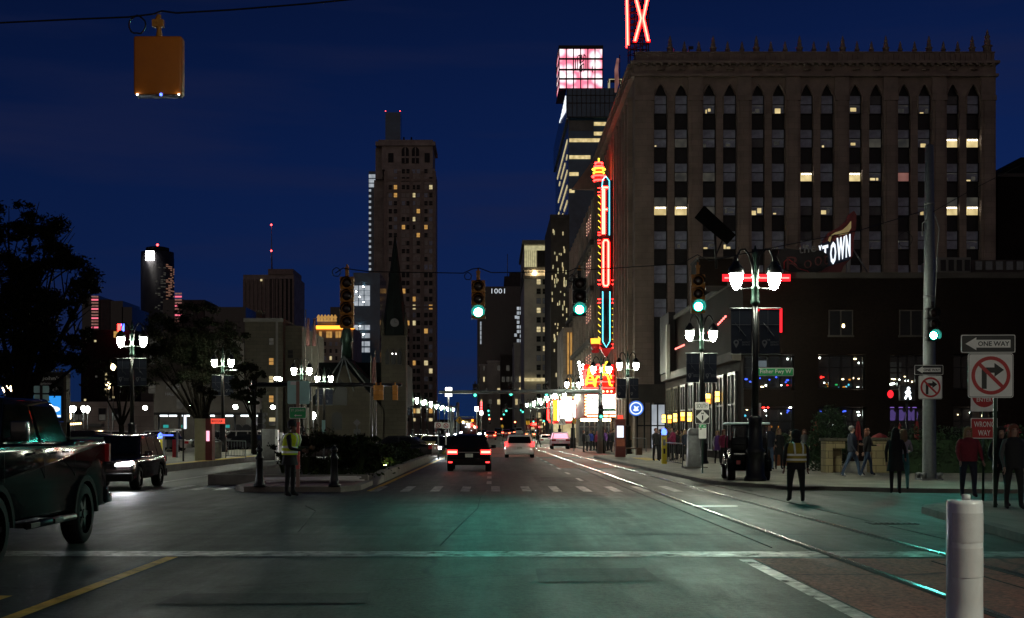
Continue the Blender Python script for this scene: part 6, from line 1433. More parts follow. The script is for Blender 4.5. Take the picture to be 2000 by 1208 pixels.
# covered way with lit soffit behind the platform
d = 125; cw = thing('lit_canopy', 'long flat canopy with a white lit underside behind the tram platform', 'canopy', (xx(405,d), d, 0)); k = d/F
MB().box(-105*k, 108*k, 0, 3, zz(811,d), zz(806,d)).build('roof', M['spandrel'], cw)
for px in (312, 330, 355, 375, 404, 440, 470, 497): MB().box((px-405)*k, (px+14-405)*k, .1, .3, zz(814,d), zz(811,d)).build('light_strip', M['lamp_soft'] if 'lamp_soft' in M else M['sign_lit_white'], cw)
for px in (305, 345, 400, 455, 508): MB().lathe([(.09,0),(.09,zz(811,d))], 8, ((px-405)*k, 1, 0)).build('post', M['black_metal'], cw)
for px in (432, 311, 347): MB().box((px-405)*k, (px+10-405)*k, 1.5, 1.6, zz(836,d), zz(830,d)).build('green_sign', M['teal_sign'] if 'teal_sign' in M else M['led_green'], cw)
# kiosks on the right pavement
d = 84; ik = thing('info_kiosk', 'dark red tram information kiosk with a bright screen on the right pavement', 'kiosk', (xx(1212,d), d, .13)); k = d/F
MB().box(-10*k, 10*k, 0, .5, 0, zz(819,d)-.13).build('body', M['kiosk_red'] if 'kiosk_red' in M else M['sign_red'], ik, bevel=.02)
MB().box(-7*k, 6*k, -.03, 0, zz(855,d)-.13, zz(832,d)-.13).build('screen', M['sign_lit_white'], ik); MB().box(-8*k, 8*k, -.03, 0, zz(872,d)-.13, zz(858,d)-.13).build('poster', M['poster_orange'] if 'poster_orange' in M else M['sign_red'], ik)
MB().box(-5*k, 5*k, -.05, .4, zz(819,d)-.13, zz(811,d)-.13).build('lit_cap', M['screen_red_lit'] if 'screen_red_lit' in M else M['neon_red'], ik)
d = 92; tb2 = thing('bench', 'low wooden bench and planter box beside the red kiosk', 'bench', (xx(1240,d), d, .13)); k = d/F
MB().box(-18*k, 14*k, 0, .5, .42, .5).build('seat', M['wood'], tb2); MB().box(3*k, 14*k, -.1, .6, 0, .42).build('planter_box', M['wood'], tb2); MB().box(-17*k, -15*k, .05, .45, 0, .42).build('leg', M['iron'], tb2)
d = 58; gb = thing('control_cabinet', 'tall tapered grey control cabinet behind the SOUTH sign', 'cabinet', (xx(1357,d), d, .12)); k = d/F
q = MB(); q.frust((-13*k,13*k,0,.6),(-12*k,12*k,.1,.5), 0, zz(850,d)-.12); q.build('body', M['grey_metal'], gb, bevel=.04); MB().prism([(-12*k,zz(850,d)-.12),(12*k,zz(850,d)-.12),(10*k,zz(838,d)-.12),(-6*k,zz(836,d)-.12),(-12*k,zz(842,d)-.12)], .1, .5).build('hood', M['grey_metal'], gb, bevel=.02); MB().box(-20*k, 24*k, -.2, .9, 0, .06).build('plinth', M['kerb'], gb)
# stone piers, hedge, folded umbrellas in front of the restaurant
d = 51
def pier(px, w, pt, lab, niche=False):
    o = thing('stone_pier', lab, 'pier', (xx(px,d), d, .12), group='stone piers in front of the restaurant'); k = d/F; h = zz(pt,d)-.12
    q = MB()
    if niche: q.box(-w*k/2, -w*k*.12, 0, .8, 0, h-.12); q.box(-w*k*.12, w*k/2, 0, .8, h*.7, h-.12); q.box(-w*k*.12, w*k/2, .5, .8, 0, h*.7)
    else: q.box(-w*k/2, w*k/2, 0, .8, 0, h-.12)
    q.build('shaft', M['pier_stone'], o, bevel=.02); q = MB(); q.box(-w*k/2-.06, w*k/2+.06, -.06, .86, h-.12, h); q.build('cap_stone', M['limestone'], o, bevel=.01)
pier(1632, 38, 856, 'left stone pier with a recessed niche beside the red folded umbrella', True); pier(1725, 42, 855, 'right stone pier with rough blocks beside the hedge')
def leaf_cloud(name, m_, blobs, n, s, parent=None, seed=1, clump=0, mats=None):
    """n leaf faces spread through ellipsoid blobs (centre, radii), thicker near the shell"""
    r = random.Random(seed); q = MB(); tot = sum(b[1][0]*b[1][1]*b[1][2] for b in blobs)
    for c, rad in blobs:
        k = max(20, int(n*(rad[0]*rad[1]*rad[2])/tot))
        cl = None
        if clump:
            cl = []
            for _ in range(max(5, int(clump*(rad[0]*rad[2])**.5))):
                v = Vector((r.gauss(0,1), r.gauss(0,1), r.gauss(0,1))).normalized()*(r.uniform(.25,1.12)); cl.append((v, r.uniform(.14,.34)))
        for i in range(k):
            if cl:
                cv_, cr_2 = r.choice(cl); v = cv_+Vector((r.gauss(0,1), r.gauss(0,1), r.gauss(0,.75)))*cr_2*.6
            while not cl:
                v = Vector((r.uniform(-1,1), r.uniform(-1,1), r.uniform(-1,1)))
                if .05 < v.length <= 1: break
            if not cl: v = v.normalized()*(v.length**.55)*(1+.16*r.gauss(0,1)*.6)
            p = Vector((c[0]+v.x*rad[0], c[1]+v.y*rad[1], c[2]+v.z*rad[2])); sz = s*r.uniform(.6,1.5)
            a = Vector((r.uniform(-1,1), r.uniform(-1,1), r.uniform(-1,1))).normalized(); b = a.cross(Vector((r.uniform(-1,1), r.uniform(-1,1), r.uniform(-1,1)))).normalized()
            q.add([p-a*sz, p-b*sz*.45, p+a*sz, p+b*sz*.45], [(0,1,2,3)], 0 if not mats else (0 if r.random() < .6 else 1))
    return q.build(name, [M[x] for x in (mats or [m_])], parent)
hd = thing('hedge', 'long clipped dark green hedge on the right behind the stone pier', 'hedge', (0,0,0)); dh = 50.5
hb = MB(); hb.box(xx(1748,dh), xx(2080,dh), dh+.1, dh+1.1, .12, zz(860,dh)); hb.build('branches', M['hedge'], hd)
leaf_cloud('foliage', 'hedge', [((xx(1748+i*11,dh)+.1, dh+.45, .95), (.3,.55,.95)) for i in range(31)], 9000, .06, hd, 5)
hb2 = thing('hedge', 'taller rounded hedge bush left of the first stone pier', 'hedge', (xx(1628,53), 53, .1))
leaf_cloud('foliage', 'hedge', [((0,.6,1.3),(.75,.7,1.3)),((-.55,.4,.8),(.5,.5,.8))], 4200, .06, hb2, 6); MB().lathe([(.08,0),(.05,1.2)], 6, (0,.5,0)).build('stem', M['bark'], hb2)
for px, py0, py1, dd, lab in ((1593,824,872,56,'red folded umbrella left of the stone pier with the niche'),(1676,823,860,57,'red folded umbrella behind the strolling couple'),(1790,822,866,57,'red folded umbrella just left of the big grey pole'),(1757,828,866,58,'dim red folded umbrella left of the pole one')):
    o = thing('folded_umbrella', lab, 'umbrella', (xx(px,dd), dd, .1), group='folded red umbrellas on the terrace'); z1 = zz(py0,dd)-.1; z0 = zz(py1,dd)-.1
    MB().lathe([(.03,0),(.025,z1+.1)], 6).build('pole', M['wood'], o)
    q = MB(); n = 10; prof = [(.05,z1),(.1,z1-.25),(.12,z1-.6),(.17,z0+.1),(.2,z0)]; vs = []
    for r0, z in prof:
        for i in range(n): rr = r0*(1 if i % 2 else .62); vs.append((rr*math.cos(2*math.pi*i/n), rr*math.sin(2*math.pi*i/n), z))
    q.add(vs, [(j*n+i, j*n+(i+1)%n, (j+1)*n+(i+1)%n, (j+1)*n+i) for j in range(4) for i in range(n)], 0); q.build('canopy', M['umbrella_red'] if 'umbrella_red' in M else M['sign_red'], o)
for px, pt, pb, w, dd, lab in ((1970,829,846,64,60,'open red terrace umbrella at the right edge behind the hedge'),(1718,846,856,36,60,'open dim red terrace umbrella behind the right stone pier')):
    o = thing('open_umbrella', lab, 'umbrella', (xx(px,dd), dd, .1), group='open red umbrellas on the terrace'); k = dd/F; z1 = zz(pt,dd)-.1; z0 = zz(pb,dd)-.1
    MB().lathe([(w*k/2,z0),(w*k*.34,z0+(z1-z0)*.5),(w*k*.12,z0+(z1-z0)*.85),(.02,z1)], 8, sm=False).build('canopy', M['umbrella_red'] if 'umbrella_red' in M else M['sign_red'], o); MB().lathe([(.03,0),(.03,z1)], 6).build('pole', M['wood'], o)
# planters with shrubs by the restaurant windows
for px, lab in ((1527,'terracotta planter on the terrace behind the walkers'),):
    o = thing('planter_pot', lab, 'planter', (xx(px,62), 62, .12)); MB().lathe([(.3,0),(.45,.7),(.5,.75),(.5,.9),(.4,.9)], 12).build('pot', M['pot_orange'] if 'pot_orange' in M else M['wood'], o); leaf_cloud('foliage', 'hedge', [((0,0,1.2),(.4,.4,.35))], 300, .07, o, 9)

# ================================================================ TREES AND SHRUBS
def tree(lab, px, d, trunk_r, blobs, n, leaf, mats, seed, fork=2.5, name='tree', grp='trees on the left side'):
    """blobs in photo pixels (px, py, rx, rz)"""
    x0 = xx(px, d); o = thing(name, lab, 'tree', (x0, d, 0), group=grp); k = d/F; r = random.Random(seed)
    bl = [((xx(a,d)-x0, r.uniform(-.5,.5)*c*k, zz(b,d)), (c*k, max(c,e)*k*.9, e*k)) for a, b, c, e in blobs]
    q = MB(); q.tube([(0,0,-.1),(.05,0,fork*.5),(0,0,fork)], [trunk_r*1.3, trunk_r, trunk_r*.9], 8)
    for (c, rad) in bl:
        m1 = Vector((c[0]*.45, c[1]*.4, fork+(c[2]-fork)*.45)); c_ = Vector(c); q.tube([(0,0,fork-.1), m1, c_], [trunk_r*.55, trunk_r*.32, .03], 6)
        for j in range(5):
            e = Vector((r.uniform(-1,1)*rad[0], r.uniform(-1,1)*rad[1], r.uniform(-.4,1)*rad[2]))*.9; s0 = m1.lerp(c_, r.uniform(.4,1)); q.tube([s0, (s0+c_+e)/2+Vector((0,0,.1)), c_+e], [trunk_r*.14,.03,.012], 5)
    q.build('trunk', M['bark'], o); leaf_cloud('crown', None, bl, n, leaf, o, seed, 9, mats=mats); return o
tree('big dark tree filling the left edge above the pickup truck', 40, 62, .3, [(20,440,60,45),(90,470,62,45),(-30,500,70,60),(60,540,75,60),(140,540,48,50),(165,590,36,40),(95,620,60,55),(10,620,80,60),(-20,700,80,50),(70,690,60,40),(150,640,30,40),(110,500,50,40),(60,410,30,25),(175,550,22,22),(110,700,55,45),(170,700,40,35),(20,770,60,40),(90,760,50,30),(40,580,70,60),(50,650,70,60)], 60000, .085, ['leaf','leaf_dry'], 3, 2.6)
tree('bare-limbed tree behind the double lamp at left', 237, 96, .22, [(235,745,40,28),(195,760,34,26),(275,755,34,28),(215,720,40,24),(262,722,36,24)], 1700, .12, ['leaf_dry','leaf'], 14, 2.2)
tree('wide dark tree behind the tram platform, left of the beige house', 392, 100, .28, [(330,640,45,34),(395,625,45,30),(440,650,38,36),(370,680,55,36),(430,700,42,34),(320,690,38,32),(385,730,50,30),(300,720,30,28),(350,610,20,16),(455,680,24,30),(400,690,60,50),(340,660,60,45),(440,720,40,40),(290,680,30,30)], 34000, .09, ['leaf','leaf_dry'], 5, 2.4)
tree('small dense tree with a pale slim trunk right of the platform lamp', 497, 84, .13, [(478,720,26,20),(500,735,20,18),(470,755,26,22),(495,765,22,18),(480,780,26,14),(455,745,14,14)], 6000, .09, ['leaf','leaf_dry'], 8, 2.3, 'tree')
tree('slim dark tree behind the ticket kiosk', 403, 92, .3, [(395,760,22,20),(415,770,18,16)], 900, .1, ['leaf_dry','leaf'], 9, 3.0)
def shrub(lab, x, y, z, blobs, n, m_, seed, s=.08, name='shrub', grp='shrubs in the median planter'):
    o = thing(name, lab, 'shrub', (x, y, z), group=grp); leaf_cloud('foliage', m_, blobs, n, s, o, seed, 16, mats=[m_, 'leaf_dry'])
    q = MB(); 
    for b in blobs[:4]: q.tube([(0,0,0),(b[0][0]*.6,b[0][1]*.6,b[0][2]*.6),b[0]], [.03,.02,.008], 4)
    q.build('stem', M['bark'], o)
shrub('large rounded dark shrub at the front of the median planter', -4.9, 46.5, .2, [((-.2,0,.62),(.9,.8,.62)),((.7,.2,.5),(.6,.7,.5)),((-.9,.2,.42),(.5,.6,.45))], 6500, 'shrub_leaf', 21)
shrub('loose grassy shrub left of the big rounded one', -6.6, 47.5, .2, [((0,0,.6),(.6,.6,.65)),((-.5,.3,.45),(.4,.5,.5))], 2200, 'leaf_dry', 22)
shrub('dark shrub behind the big rounded one along the planter', -4.7, 51, .2, [((0,0,.6),(.9,.9,.6)),((.6,1.5,.5),(.6,.9,.5))], 4200, 'shrub_leaf', 23)
shrub('low shrub catching yellow uplight along the planter wall', -4.45, 56, .2, [((0,0,.5),(.6,1.2,.55)),((.1,2.2,.45),(.5,1,.5))], 2600, 'hedge', 24)
shrub('far low shrub near the end of the planter wall', -4.5, 64, .2, [((0,0,.5),(.6,1.8,.5)),((0,3.5,.45),(.6,2,.5)),((0,7,.45),(.6,2,.5))], 3600, 'shrub_leaf', 25)
shrub('tall shrub mass behind the median, under the church', -8.2, 62, .1, [((0,0,.9),(1.6,1,.9)),((2.0,1,.8),(1.2,1,.8)),((-1.4,.5,.6),(.9,.8,.7))], 5000, 'shrub_leaf', 26)
tag(leaf_cloud('ground_cover', None, [((-4.5-.5*(i%3)*1.5, 43.5+i*1.3, .3),(.9,.8,.18)) for i in range(34)], 5200, .07, None, 31, mats=['shrub_leaf','grass_blade']), kind='stuff')
gb_ = random.Random(12)
for i, (x, y_) in enumerate(((-6.9,45.2),(-6.2,44.3),(-5.3,44.0),(-4.4,44.6),(-4.2,49.0),(-4.3,54.0),(-7.3,46.6))):
    o = thing('grass_tuft', 'grass tuft at the front of the median planter, %s of seven from its left' % ORD[i], 'grass tuft', (x, y_, .25), group='ornamental grass tufts in the median planter'); q = MB()
    for k in range(90):
        a = gb_.uniform(0, 6.283); l_ = gb_.uniform(.35, .85); r_ = gb_.uniform(.08, .45); w_ = .012
        p0 = Vector((.06*math.cos(a), .06*math.sin(a), 0)); p1 = Vector((r_*.4*math.cos(a), r_*.4*math.sin(a), l_*.65)); p2 = Vector((r_*math.cos(a), r_*math.sin(a), l_)); n_ = Vector((-math.sin(a), math.cos(a), 0))*w_
        q.add([p0-n_, p0+n_, p1+n_*.8, p1-n_*.8, p2], [(0,1,2,3),(3,2,4)], 0)
    q.build('blades', M['grass_blade'], o)
ul = thing('garden_uplight', 'small yellow garden uplight in the planter beside the wall', 'lamp', (-4.2, 52.4, .25)); MB().lathe([(.06,0),(.08,.12)], 8).build('housing', M['black_metal'], ul); MB().lathe([(.07,.12),(.06,.15),(.01,.16)], 8).build('lens', M['lamp_uplight'] if 'lamp_uplight' in M else M['lamp_warm'], ul)
# flagpoles by the church
for i, (px, pt, d, fl2, lab) in enumerate(((597,610,108,True,'tall flagpole with a drooping flag left of the church, leftmost of three'),(609,640,108.5,True,'tall flagpole with a drooping flag left of the church, middle of three'),(621,660,109,False,'bare tall flagpole left of the church, rightmost of three'),(725,700,100,True,'flagpole with a drooping red flag beside the church spire, left of two'),(733,690,100.5,False,'bare flagpole beside the church spire, right of two'))):
    o = thing('flagpole', lab, 'flagpole', (xx(px,d), d, .1), group='flagpoles by the church'); h = zz(pt,d)
    MB().lathe([(.1,0),(.09,3),(.04,h),(.07,h+.05),(.01,h+.12)], 8).build('pole', M['pole_dim'] if 'pole_dim' in M else M['galvanised'], o)
    if fl2:
        hf = zz(740,d) if px > 700 else zz(660,d)
        q = MB(); n = 8; vs = []
        for j in range(7):
            z = hf+1.5-j*.38; 
            for s in range(n): a = 2*math.pi*s/n; vs.append((.2+(.12+.03*j)*(.6+.4*math.cos(3*a+j*.4))*math.cos(a)*.9, (.1)*math.sin(a), z))
        q.add(vs, [(j*n+s, j*n+(s+1)%n, (j+1)*n+(s+1)%n, (j+1)*n+s) for j in range(6) for s in range(n)], 0, True); q.build('flag', M['flag_red'] if 'flag_red' in M else M['rose_glow'], o)
# ================================================================ VEHICLES (front toward +y, origin on the road under the centre)
def vehicle(name, lab, kind, loc, rz, paint, group=None, brake=False, heads=False, detail=True, tint='dark_glass', night=True):
    """side outline with cut wheel arches, narrowing glasshouse, separate windows, lamps, wheels"""
    K = dict(
      suv=dict(L=4.75, W=.95, z0=.30, belt=1.02, hood=1.0, H=1.74, wr=.37, wb=1.42, gh=((-2.22,1.02),(-1.98,1.66),(-1.6,1.74),(.35,1.72),(1.25,1.04))),
      van=dict(L=5.05, W=.98, z0=.26, belt=1.02, hood=1.0, H=1.76, wr=.34, wb=1.5, gh=((-2.44,1.02),(-2.25,1.66),(-1.9,1.76),(.5,1.74),(1.65,1.04))),
      sedan=dict(L=4.7, W=.91, z0=.24, belt=.92, hood=.9, H=1.44, wr=.33, wb=1.4, gh=((-1.75,.94),(-1.05,1.38),(-.6,1.44),(.35,1.42),(1.15,.94))),
      pickup=dict(L=5.9, W=1.0, z0=.52, belt=1.5, hood=1.42, H=2.13, wr=.45, wb=1.86, gh=((-1.18,1.5),(-.98,2.02),(-.75,2.13),(1.0,2.11),(1.75,1.52))))[kind]
    o = thing(name, lab, 'pickup truck' if kind == 'pickup' else ('car' if kind != 'van' else 'van'), loc, rz, group)
    L, Wd, z0, belt, wr, wb = K['L']/2, K['W'], K['z0'], K['belt'], K['wr'], K['wb']; ar = wr*1.2
    yr, yf = -wb+ (0.0 if kind != 'pickup' else 0.16), wb
    def arch(yc, n=8): return [(yc-ar*math.cos(math.pi*i/n), max(z0, wr+ar*math.sin(math.pi*i/n))) for i in range(n+1)]
    # outline starts at rear bumper bottom, forward along the sill
    if kind == 'pickup': top = [(L,.95),(L-.05,1.25),(L-.25,K['hood']),(1.75,belt),(-1.18,belt),(-1.23,belt+.05),(-L+.03,belt+.06),(-L,belt),(-L+.0,.82)]
    elif kind == 'sedan': top = [(L,.45),(L-.02,.66),(L-.2,.78),(1.2,K['hood']),(-1.75,belt),(-L+.06,.9),(-L,.82),(-L,.45)]
    else: top = [(L,.5),(L-.03,.8),(L-.22,.96),(1.25 if kind == 'suv' else 1.65,belt),(-L+.12,belt),(-L+.03,.9),(-L,.62),(-L,.45)]
    bot = [(-L+.05,z0)]+arch(yr)+arch(yf)+[(L-.06,z0)]
    fx = lambda y, z: (1-.05*max(0,(z-belt*.62)/belt))*(1-.05*max(0, abs(y)/L-.82)/.18)
    q = MB(); q.prismx(bot+top, -Wd, Wd, 0, fx); q.build('body', M[paint], o, bevel=.045 if detail else 0)
    gh = K['gh']; wl, wt = Wd*.93, Wd*.74; zb, zt = gh[0][1], K['H']
    gx = lambda y, z: 1-(1-wt/wl)*max(0,(z-zb))/(zt-zb)
    q = MB(); q.prismx([(y,z-.04 if i in (0,4) else z) for i,(y,z) in enumerate(gh)], -wl, wl, 0, gx); q.build('cabin', M[paint], o, bevel=.04 if detail else 0)
    # glazing panels just proud of the cabin
    def side_pane(y0b, y1b, y0t, y1t, s):
        z_0, z_1 = zb+.03, zt-.11; e = .012
        pts = [(s*(wl*gx(0,z_0)+e), y0b, z_0), (s*(wl*gx(0,z_0)+e), y1b, z_0), (s*(wl*gx(0,z_1)+e), y1t, z_1), (s*(wl*gx(0,z_1)+e), y0t, z_1)]
        inn = [(a-s*.02, b, c) for a, b, c in pts]
        MB().add(pts+inn, [(0,1,2,3) if s > 0 else (3,2,1,0), (0,4,5,1),(1,5,6,2),(2,6,7,3),(3,7,4,0)]).build('side_window', M[tint], o)
    ys = {'suv': [(-2.0,-1.25,-1.82,-1.2),(-1.15,-.2,-1.1,-.2),(-.1,.98,-.1,.32)], 'van': [(-2.25,-1.2,-2.1,-1.2),(-1.1,.1,-1.1,.1),(.2,1.35,.2,.55)], 'sedan': [(-1.45,-.35,-.98,-.35),(-.25,.9,-.25,.3)], 'pickup': [(-1.02,.05,-.84,.05),(.18,1.5,.18,1.02)]}[kind]
    for s in (-1, 1):
        for a in ys: side_pane(*a, s)
    def end_pane(nm, a, b, out):
        (y0, z_0), (y1, z_1) = a, b; t = .12; v0 = (y0+(y1-y0)*t, z_0+(z_1-z_0)*t); v1 = (y0+(y1-y0)*.9, z_0+(z_1-z_0)*.9)
        n = Vector((z_1-z_0, -(y1-y0))).normalized(); n = n if n.x*out > 0 else -n
        w0, w1 = wl*gx(0,v0[1])*.88, wl*gx(0,v1[1])*.88
        pts = [(-w0, v0[0]+n.x*.014, v0[1]+n.y*.014), (w0, v0[0]+n.x*.014, v0[1]+n.y*.014), (w1, v1[0]+n.x*.014, v1[1]+n.y*.014), (-w1, v1[0]+n.x*.014, v1[1]+n.y*.014)]
        inn = [(p[0], p[1]-n.x*.02, p[2]-n.y*.02) for p in pts]
        MB().add(pts+inn, [(0,1,2,3),(0,4,5,1),(1,5,6,2),(2,6,7,3),(3,7,4,0)]).build(nm, M[tint], o)
    end_pane('rear_window', gh[0], gh[1], -1); end_pane('windscreen', gh[4], gh[3], 1)
    # wheels
    wm = None
    for yc in (yr, yf):
        for s in (-1, 1):
            w_ = thing('wheel', None, None, (s*(Wd-.13), yc, wr), 0 if s > 0 else math.pi); w_.parent = o
            n = 24 if detail else 12; prof = [(wr*.64,-.13),(wr*.9,-.13),(wr,-.09),(wr,.09),(wr*.93,.125),(wr*.66,.13)]
            q = MB(); vs = [(x, r*math.cos(2*math.pi*i/n), r*math.sin(2*math.pi*i/n)) for r, x in prof for i in range(n)]
            q.add(vs, [(j*n+i, j*n+(i+1)%n, (j+1)*n+(i+1)%n, (j+1)*n+i) for j in range(5) for i in range(n)], 0, True)
            if detail and kind == 'pickup':
                for i in range(40):
                    a = 2*math.pi*i/40
                    for x_ in (-.07, .03): q.xf(Matrix.Identity(4)); c_, s_ = math.cos(a), math.sin(a); q.add([(x_-.04, (wr+.001)*c_-.02*s_, (wr+.001)*s_+.02*c_),(x_+.05,(wr+.001)*c_-.02*s_,(wr+.001)*s_+.02*c_),(x_+.05,(wr+.012)*c_,(wr+.012)*s_),(x_-.04,(wr+.012)*c_,(wr+.012)*s_)], [(0,1,2,3)], 0)
            q.build('tyre', M['rubber'], w_)
            q = MB(); q.cylx((0,0), wr*.64, -.1, .06, n, 1)
            for i in range(6):
                a = i*math.pi/3; c_, s_ = math.cos(a), math.sin(a); r1 = wr*.62
                q.add([(.1, .05*c_-.045*s_, .05*s_+.045*c_),(.1,.05*c_+.045*s_,.05*s_-.045*c_),(.085,r1*c_+.03*s_,r1*s_-.03*c_),(.085,r1*c_-.03*s_,r1*s_+.03*c_),(.05,r1*c_+.03*s_,r1*s_-.03*c_),(.05,r1*c_-.03*s_,r1*s_+.03*c_)], [(0,1,2,3),(3,2,4,5)], 0)
            q.cylx((0,0), wr*.16, .05, .115, 10, 0); q.build('rim', [M['alloy_dark'] if kind == 'pickup' and 'alloy_dark' in M else M['alloy'], M['rubber']], w_)
    # lamps
    tl = {'suv': (-L+.06,.93), 'van': (-L+.08,1.05), 'sedan': (-L+.02,.75), 'pickup': (-L+.02,1.2)}[kind]
    for s in (-1, 1):
        q = MB()
        if kind == 'pickup': q.box(s*(Wd-.17), s*(Wd+.008), -L-.02, -L+.07, 1.2, 1.48, 0)
        elif kind == 'van': q.box(s*(Wd-.2), s*(Wd-.01), -L-.02, -L+.15, .88, 1.2, 0)
        else: q.box(s*(Wd-.46), s*(Wd-.03), -L-.015, -L+.2, tl[1]-.11, tl[1]+.09, 0); 
        if brake: q.box(s*(Wd-.42), s*(Wd-.06), -L-.02, -L-.012, tl[1]-.04, tl[1]+.02, 1) if kind in ('suv','sedan') else None
        q.build('tail_light', [M['tail_red'] if brake else (M['tail_dim'] if 'tail_dim' in M else M['sign_red']), M['tail_core']], o, bevel=0)
        q = MB(); hz_ = {'suv':.82,'van':.78,'sedan':.66,'pickup':1.08}[kind]; (q.prism([(s*(Wd-.5),hz_-.05),(s*(Wd-.05),hz_-.02),(s*(Wd-.04),hz_+.1),(s*(Wd-.2),hz_+.08),(s*(Wd-.5),hz_+.02)], L-.2, L-.005) if kind == 'suv' else q.box(s*(Wd-.5), s*(Wd-.05), L-.2, L-.005, hz_-.09, hz_+.08)); q.build('headlight', M['head_white' if detail else 'head_far'] if heads else M['chrome'], o, bevel=.02 if detail else 0)
    if not detail: 
        MB().box(-.26,.26,-L-.012,-L+.01,.62,.76).build('number_plate', M['plate_white'], o); return o
    MB().box(-.16,.16,-L-.012+(.0 if kind != 'sedan' else 0),-L+.06,.68 if kind != 'pickup' else .72,.84 if kind != 'pickup' else .86).build('number_plate', M['plate_white'], o)
    q = MB(); q.box(-Wd*.97,Wd*.97,-L-.06,-L+.1,z0+.02,z0+.28); q.build('rear_bumper', M['rubber'] if kind == 'suv' else M[paint], o, bevel=.03)
    q = MB(); q.box(-Wd*.97,Wd*.97,L-.12,L+.05,z0+.0,z0+.26); q.build('front_bumper', M['rubber'] if kind == 'suv' else M[paint], o, bevel=.03)
    q = MB()
    for i in range(5): q.box(-.5,.5,L-.06,L+.005,hz_-.12+i*.045,hz_-.1+i*.045)
    q.build('grille', M['black_metal'], o)
    for s in (-1, 1):
        yb = {'suv':.85,'van':1.2,'sedan':.75,'pickup':1.35}[kind]; q = MB(); q.box(s*(wl+.0), s*(wl+.1), yb-.03, yb+.05, belt+.05, belt+.1); q.box(s*(wl+.06), s*(wl+.27), yb-.08, yb+.06, belt+.04, belt+(.3 if kind == 'pickup' else .2)); q.build('mirror', M['mirror_teal'] if kind == 'pickup' and 'mirror_teal' in M else M[paint], o, bevel=.02)
        for yd in ((-.55, .55) if kind != 'pickup' else (-.75, .45)):
            q = MB(); q.box(s*(Wd*.985), s*(Wd*.985+.035), yd-.1, yd+.1, belt-.13, belt-.1); q.build('door_handle', M['chrome_dark'] if 'chrome_dark' in M else M['chrome'], o)
        if kind in ('suv','van'): q = MB(); q.tube([(s*wt*.93,-1.7,K['H']+.03),(s*wt*.93,.25,K['H']+.03)], .022, 6); q.build('roof_rail', M['chrome_dark'] if kind == 'suv' and 'chrome_dark' in M else M['galvanised'], o)
    if kind == 'suv':
        for s in (-1, 1): MB().box(s*(Wd-.24), s*(Wd-.08), -L-.075, -L-.05, .42, .48).build('rear_reflector', M['tail_red'] if brake else M['sign_red'], o)
        MB().box(-.5,.5,-L+.02,-L+.06,.9,.92).build('trim_bar', M['chrome'], o)
    if kind == 'pickup':
        q = MB(); q.box(-.86,.86,-L+.1,-1.28,.9,.95); q.box(-.9,.9,-L+.02,-1.26,belt+.055,belt+.085); q.build('bed_cover', M['rubber'], o)
        q = MB(); q.box(-.98,.98,-L-.2,-L+.0,.55,.7); q.box(-.2,.2,-L-.22,-L-.18,.56,.68); q.build('step_bumper', M['chrome_dark'] if 'chrome_dark' in M else M['chrome'], o, bevel=.03)
        for s in (-1, 1):
            q = MB(); q.tube([(s*1.04,-1.0,.45),(s*1.06,1.0,.45)], .05, 8); q.box(s*.9, s*1.12, -.3, .05, .42, .48); q.box(s*.9, s*1.12, .65, 1.0, .42, .48); q.build('side_step', M['black_metal'], o)
            q = MB()
            for yc in (yr, yf):
                pts = [(yc-(ar+.03)*math.cos(math.pi*i/12), wr+(ar+.03)*math.sin(math.pi*i/12)) for i in range(13)]+[(yc-(ar-.05)*math.cos(math.pi*i/12), wr+(ar-.05)*math.sin(math.pi*i/12)) for i in range(13)][::-1]
                q.prismx(pts, s*(Wd*.975), s*(Wd+.02))
            q.build('arch_trim', M['rubber'], o)
            q = MB()
            for yd in (-1.2, .11, 1.6): q.box(s*(Wd*.992), s*(Wd*.992+.004), yd-.006, yd+.006, .62, belt-.05)
            q.build('door_seam', M['rubber'], o)
    q = MB(); q.box(-Wd*.8,Wd*.8,-L+.3,L-.3,z0+.02,z0+.2); q.cylx((yr,wr), .06, -Wd*.85, Wd*.85, 8); q.cylx((yf,wr), .06, -Wd*.85, Wd*.85, 8); q.build('underbody', M['rubber'], o)
    return o
mat('paint_black', (.006,.007,.008), .09, 0, .1, 2, 0, .025, coat=0)
mat('paint_dark', (.01,.011,.012), .16, 0, .15, 2, 0, .3, coat=.2)
mat('paint_brown', (.012,.009,.009), .14, 0, .15, 2, 0, .3, coat=.2)
mat('pink_light_paint', (.62,.36,.44), .3, .2, .08, 2, 0, .5, coat=.6)  # pink marquee light is put into this body colour
mat('paint_white', (.82,.83,.8), .3, .05, .08, 2, 0, .5, coat=.6)
mat('paint_silver', (.35,.33,.31), .3, .6, .1, 2, coat=.5)
mat('paint_red', (.25,.02,.02), .3, .1, .1, 2, coat=.5)
mat('paint_gold', (.3,.22,.1), .35, .5, .1, 2, coat=.4)
VP = vehicle('pickup_truck', 'dark lifted pickup truck cropped by the left frame edge', 'pickup', (-7.05, 18.15, 0), math.pi, 'paint_black', tint='truck_glass')
VS = vehicle('oncoming_suv', 'dark SUV with one glaring headlight facing the camera behind the pickup', 'suv', (-11.15, 39.9, 0), math.pi+R(2), 'paint_brown', heads=True); VS.scale = (1, 1, .92)
BK = vehicle('black_suv', 'black SUV ahead in the lane with bright brake lights', 'suv', (xx(916,56.4), 58.8, 0), 0, 'paint_black', brake=True); BK.scale = (1, 1, .91)
VV = vehicle('white_minivan', 'white minivan driving away in the next lane with lit tail lights', 'van', (xx(1016,87.5), 90, 0), R(-1), 'paint_white', brake=True); VV.scale = (1, 1, .88)
grp = 'traffic farther down the avenue'
